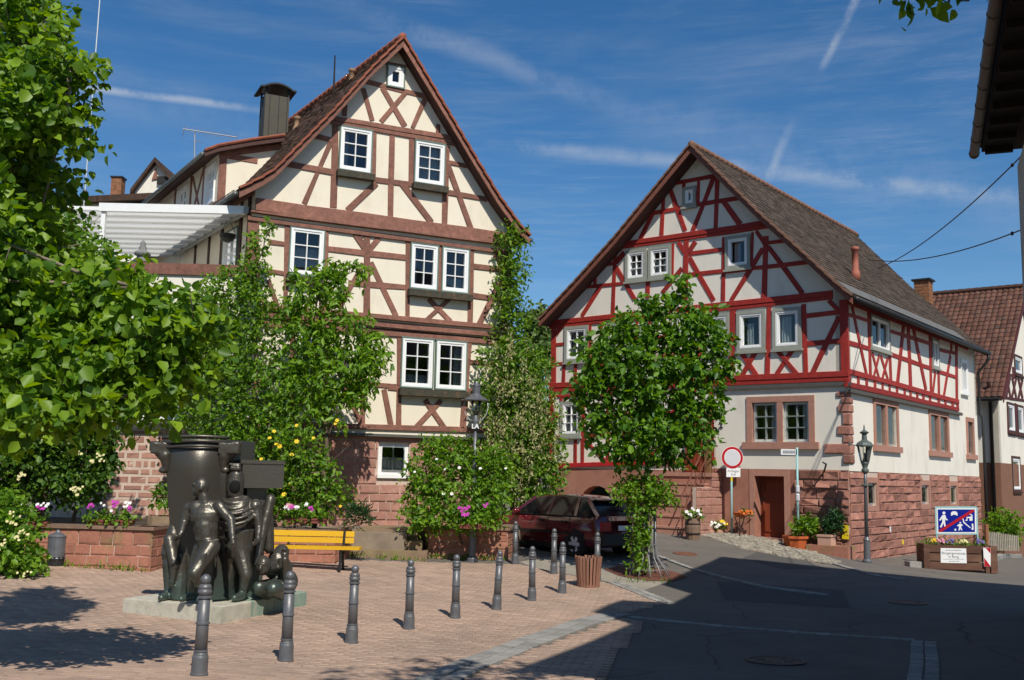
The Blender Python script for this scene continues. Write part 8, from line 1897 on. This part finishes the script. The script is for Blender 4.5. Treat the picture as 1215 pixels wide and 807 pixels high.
    def pf5(r_):
        z1 = at(886,613,D)[2]
        for a in (0.3,2.4,4.5): b = MB(); b.tube([(p[0]+0.16*math.cos(a),p[1]+0.16*math.sin(a),p[2]-0.02),(p[0]+0.06*math.cos(a),p[1]+0.06*math.sin(a),(p[2]+z1)/2),(p[0]+0.16*math.cos(a),p[1]+0.16*math.sin(a),z1)],0.014,5); b.build('stand_leg', M_DKMETAL, r_)
        b = MB(); b.lathe((p[0],p[1],z1-0.02), [(0.10,0),(0.19,0.1),(0.2,0.13),(0.16,0.12)], 12); b.build('bowl', M_TERRA, r_)
    pot_plant('flower_stand', 'orange blooms in a bowl on a thin iron stand left of the cellar door', 'flower stand', p, pf5, [blob(886,608,7,3.5,D,.16)], L_DARK, 0.06, 700, 89, [([(881,608),(885,606),(889,607),(892,609),(887,610),(883,611)],D-0.18,0.04,'orange',3)])
    # flowers in the trough under the blue sign
    fc, zg, zt_, ua, ub, dep = PS; c = fc.P((ua+ub)/2, zt_-0.05, -dep/2); D = c[1]
    root = plant('trough_flowers', 'mixed pink, violet and cream flowers growing in the plank trough', 'flowers', c, [(fc.P(ua+(ub-ua)*t, zt_+0.02, -dep/2), np.array([0.22,0.2,0.12])) for t in (0.1,0.25,0.4,0.55,0.7,0.86)], L_MID, 0.07, 0.45, 330, 0.16, 6, 91, 0.2, 0.9, None, crown='foliage')
    def tp(t, h): return fc.P(ua+(ub-ua)*t, zt_+0.06+h, -dep*0.28)
    for nm, ts in (('rose',(0.24,0.27,0.3)),('violet',(0.4,0.45,0.82,0.86,0.9)),('cream',(0.56,0.6,0.66)),('yellow',(0.15,0.18))):
        flowers('blossoms', [tp(t+random.gauss(0,.015), random.uniform(0.02,0.1)) for t in ts for _ in range(3)], 0.05, FLW[nm], root, 93)
yard_pots()
# weeds and moss at the foot of the planter walls
def weeds():
    rg = np.random.default_rng(77); P = []
    for (x0,y0,x1,y1,n) in ((LP0[0]+1,LP0[1]-0.06,LP1[0],LP1[1]-0.06,200),(RPa[0],RPa[1]-0.05,RPb[0],RPb[1]-0.05,160),(-3.5,ground(450,663)[1]-0.05,RPa[0],ground(450,663)[1]-0.05,110),(2.2,20.3,3.2,20.2,40)):
        t = rg.random(n); x = x0+(x1-x0)*t+rg.normal(0,.04,n); y = y0+(y1-y0)*t-np.abs(rg.normal(0,.05,n)); P.append(np.c_[x,y,gz(x,y)+0.02])
    P = np.concatenate(P); o = leaf_mesh('weeds', P, np.tile([0,0,1.0],(len(P),1)), 0.075, 0.25, L_PEACH, None, rg, -0.6, 0.3, 0.6); tag(o, 'short weeds along the foot of the low walls', None, kind='stuff')
weeds()
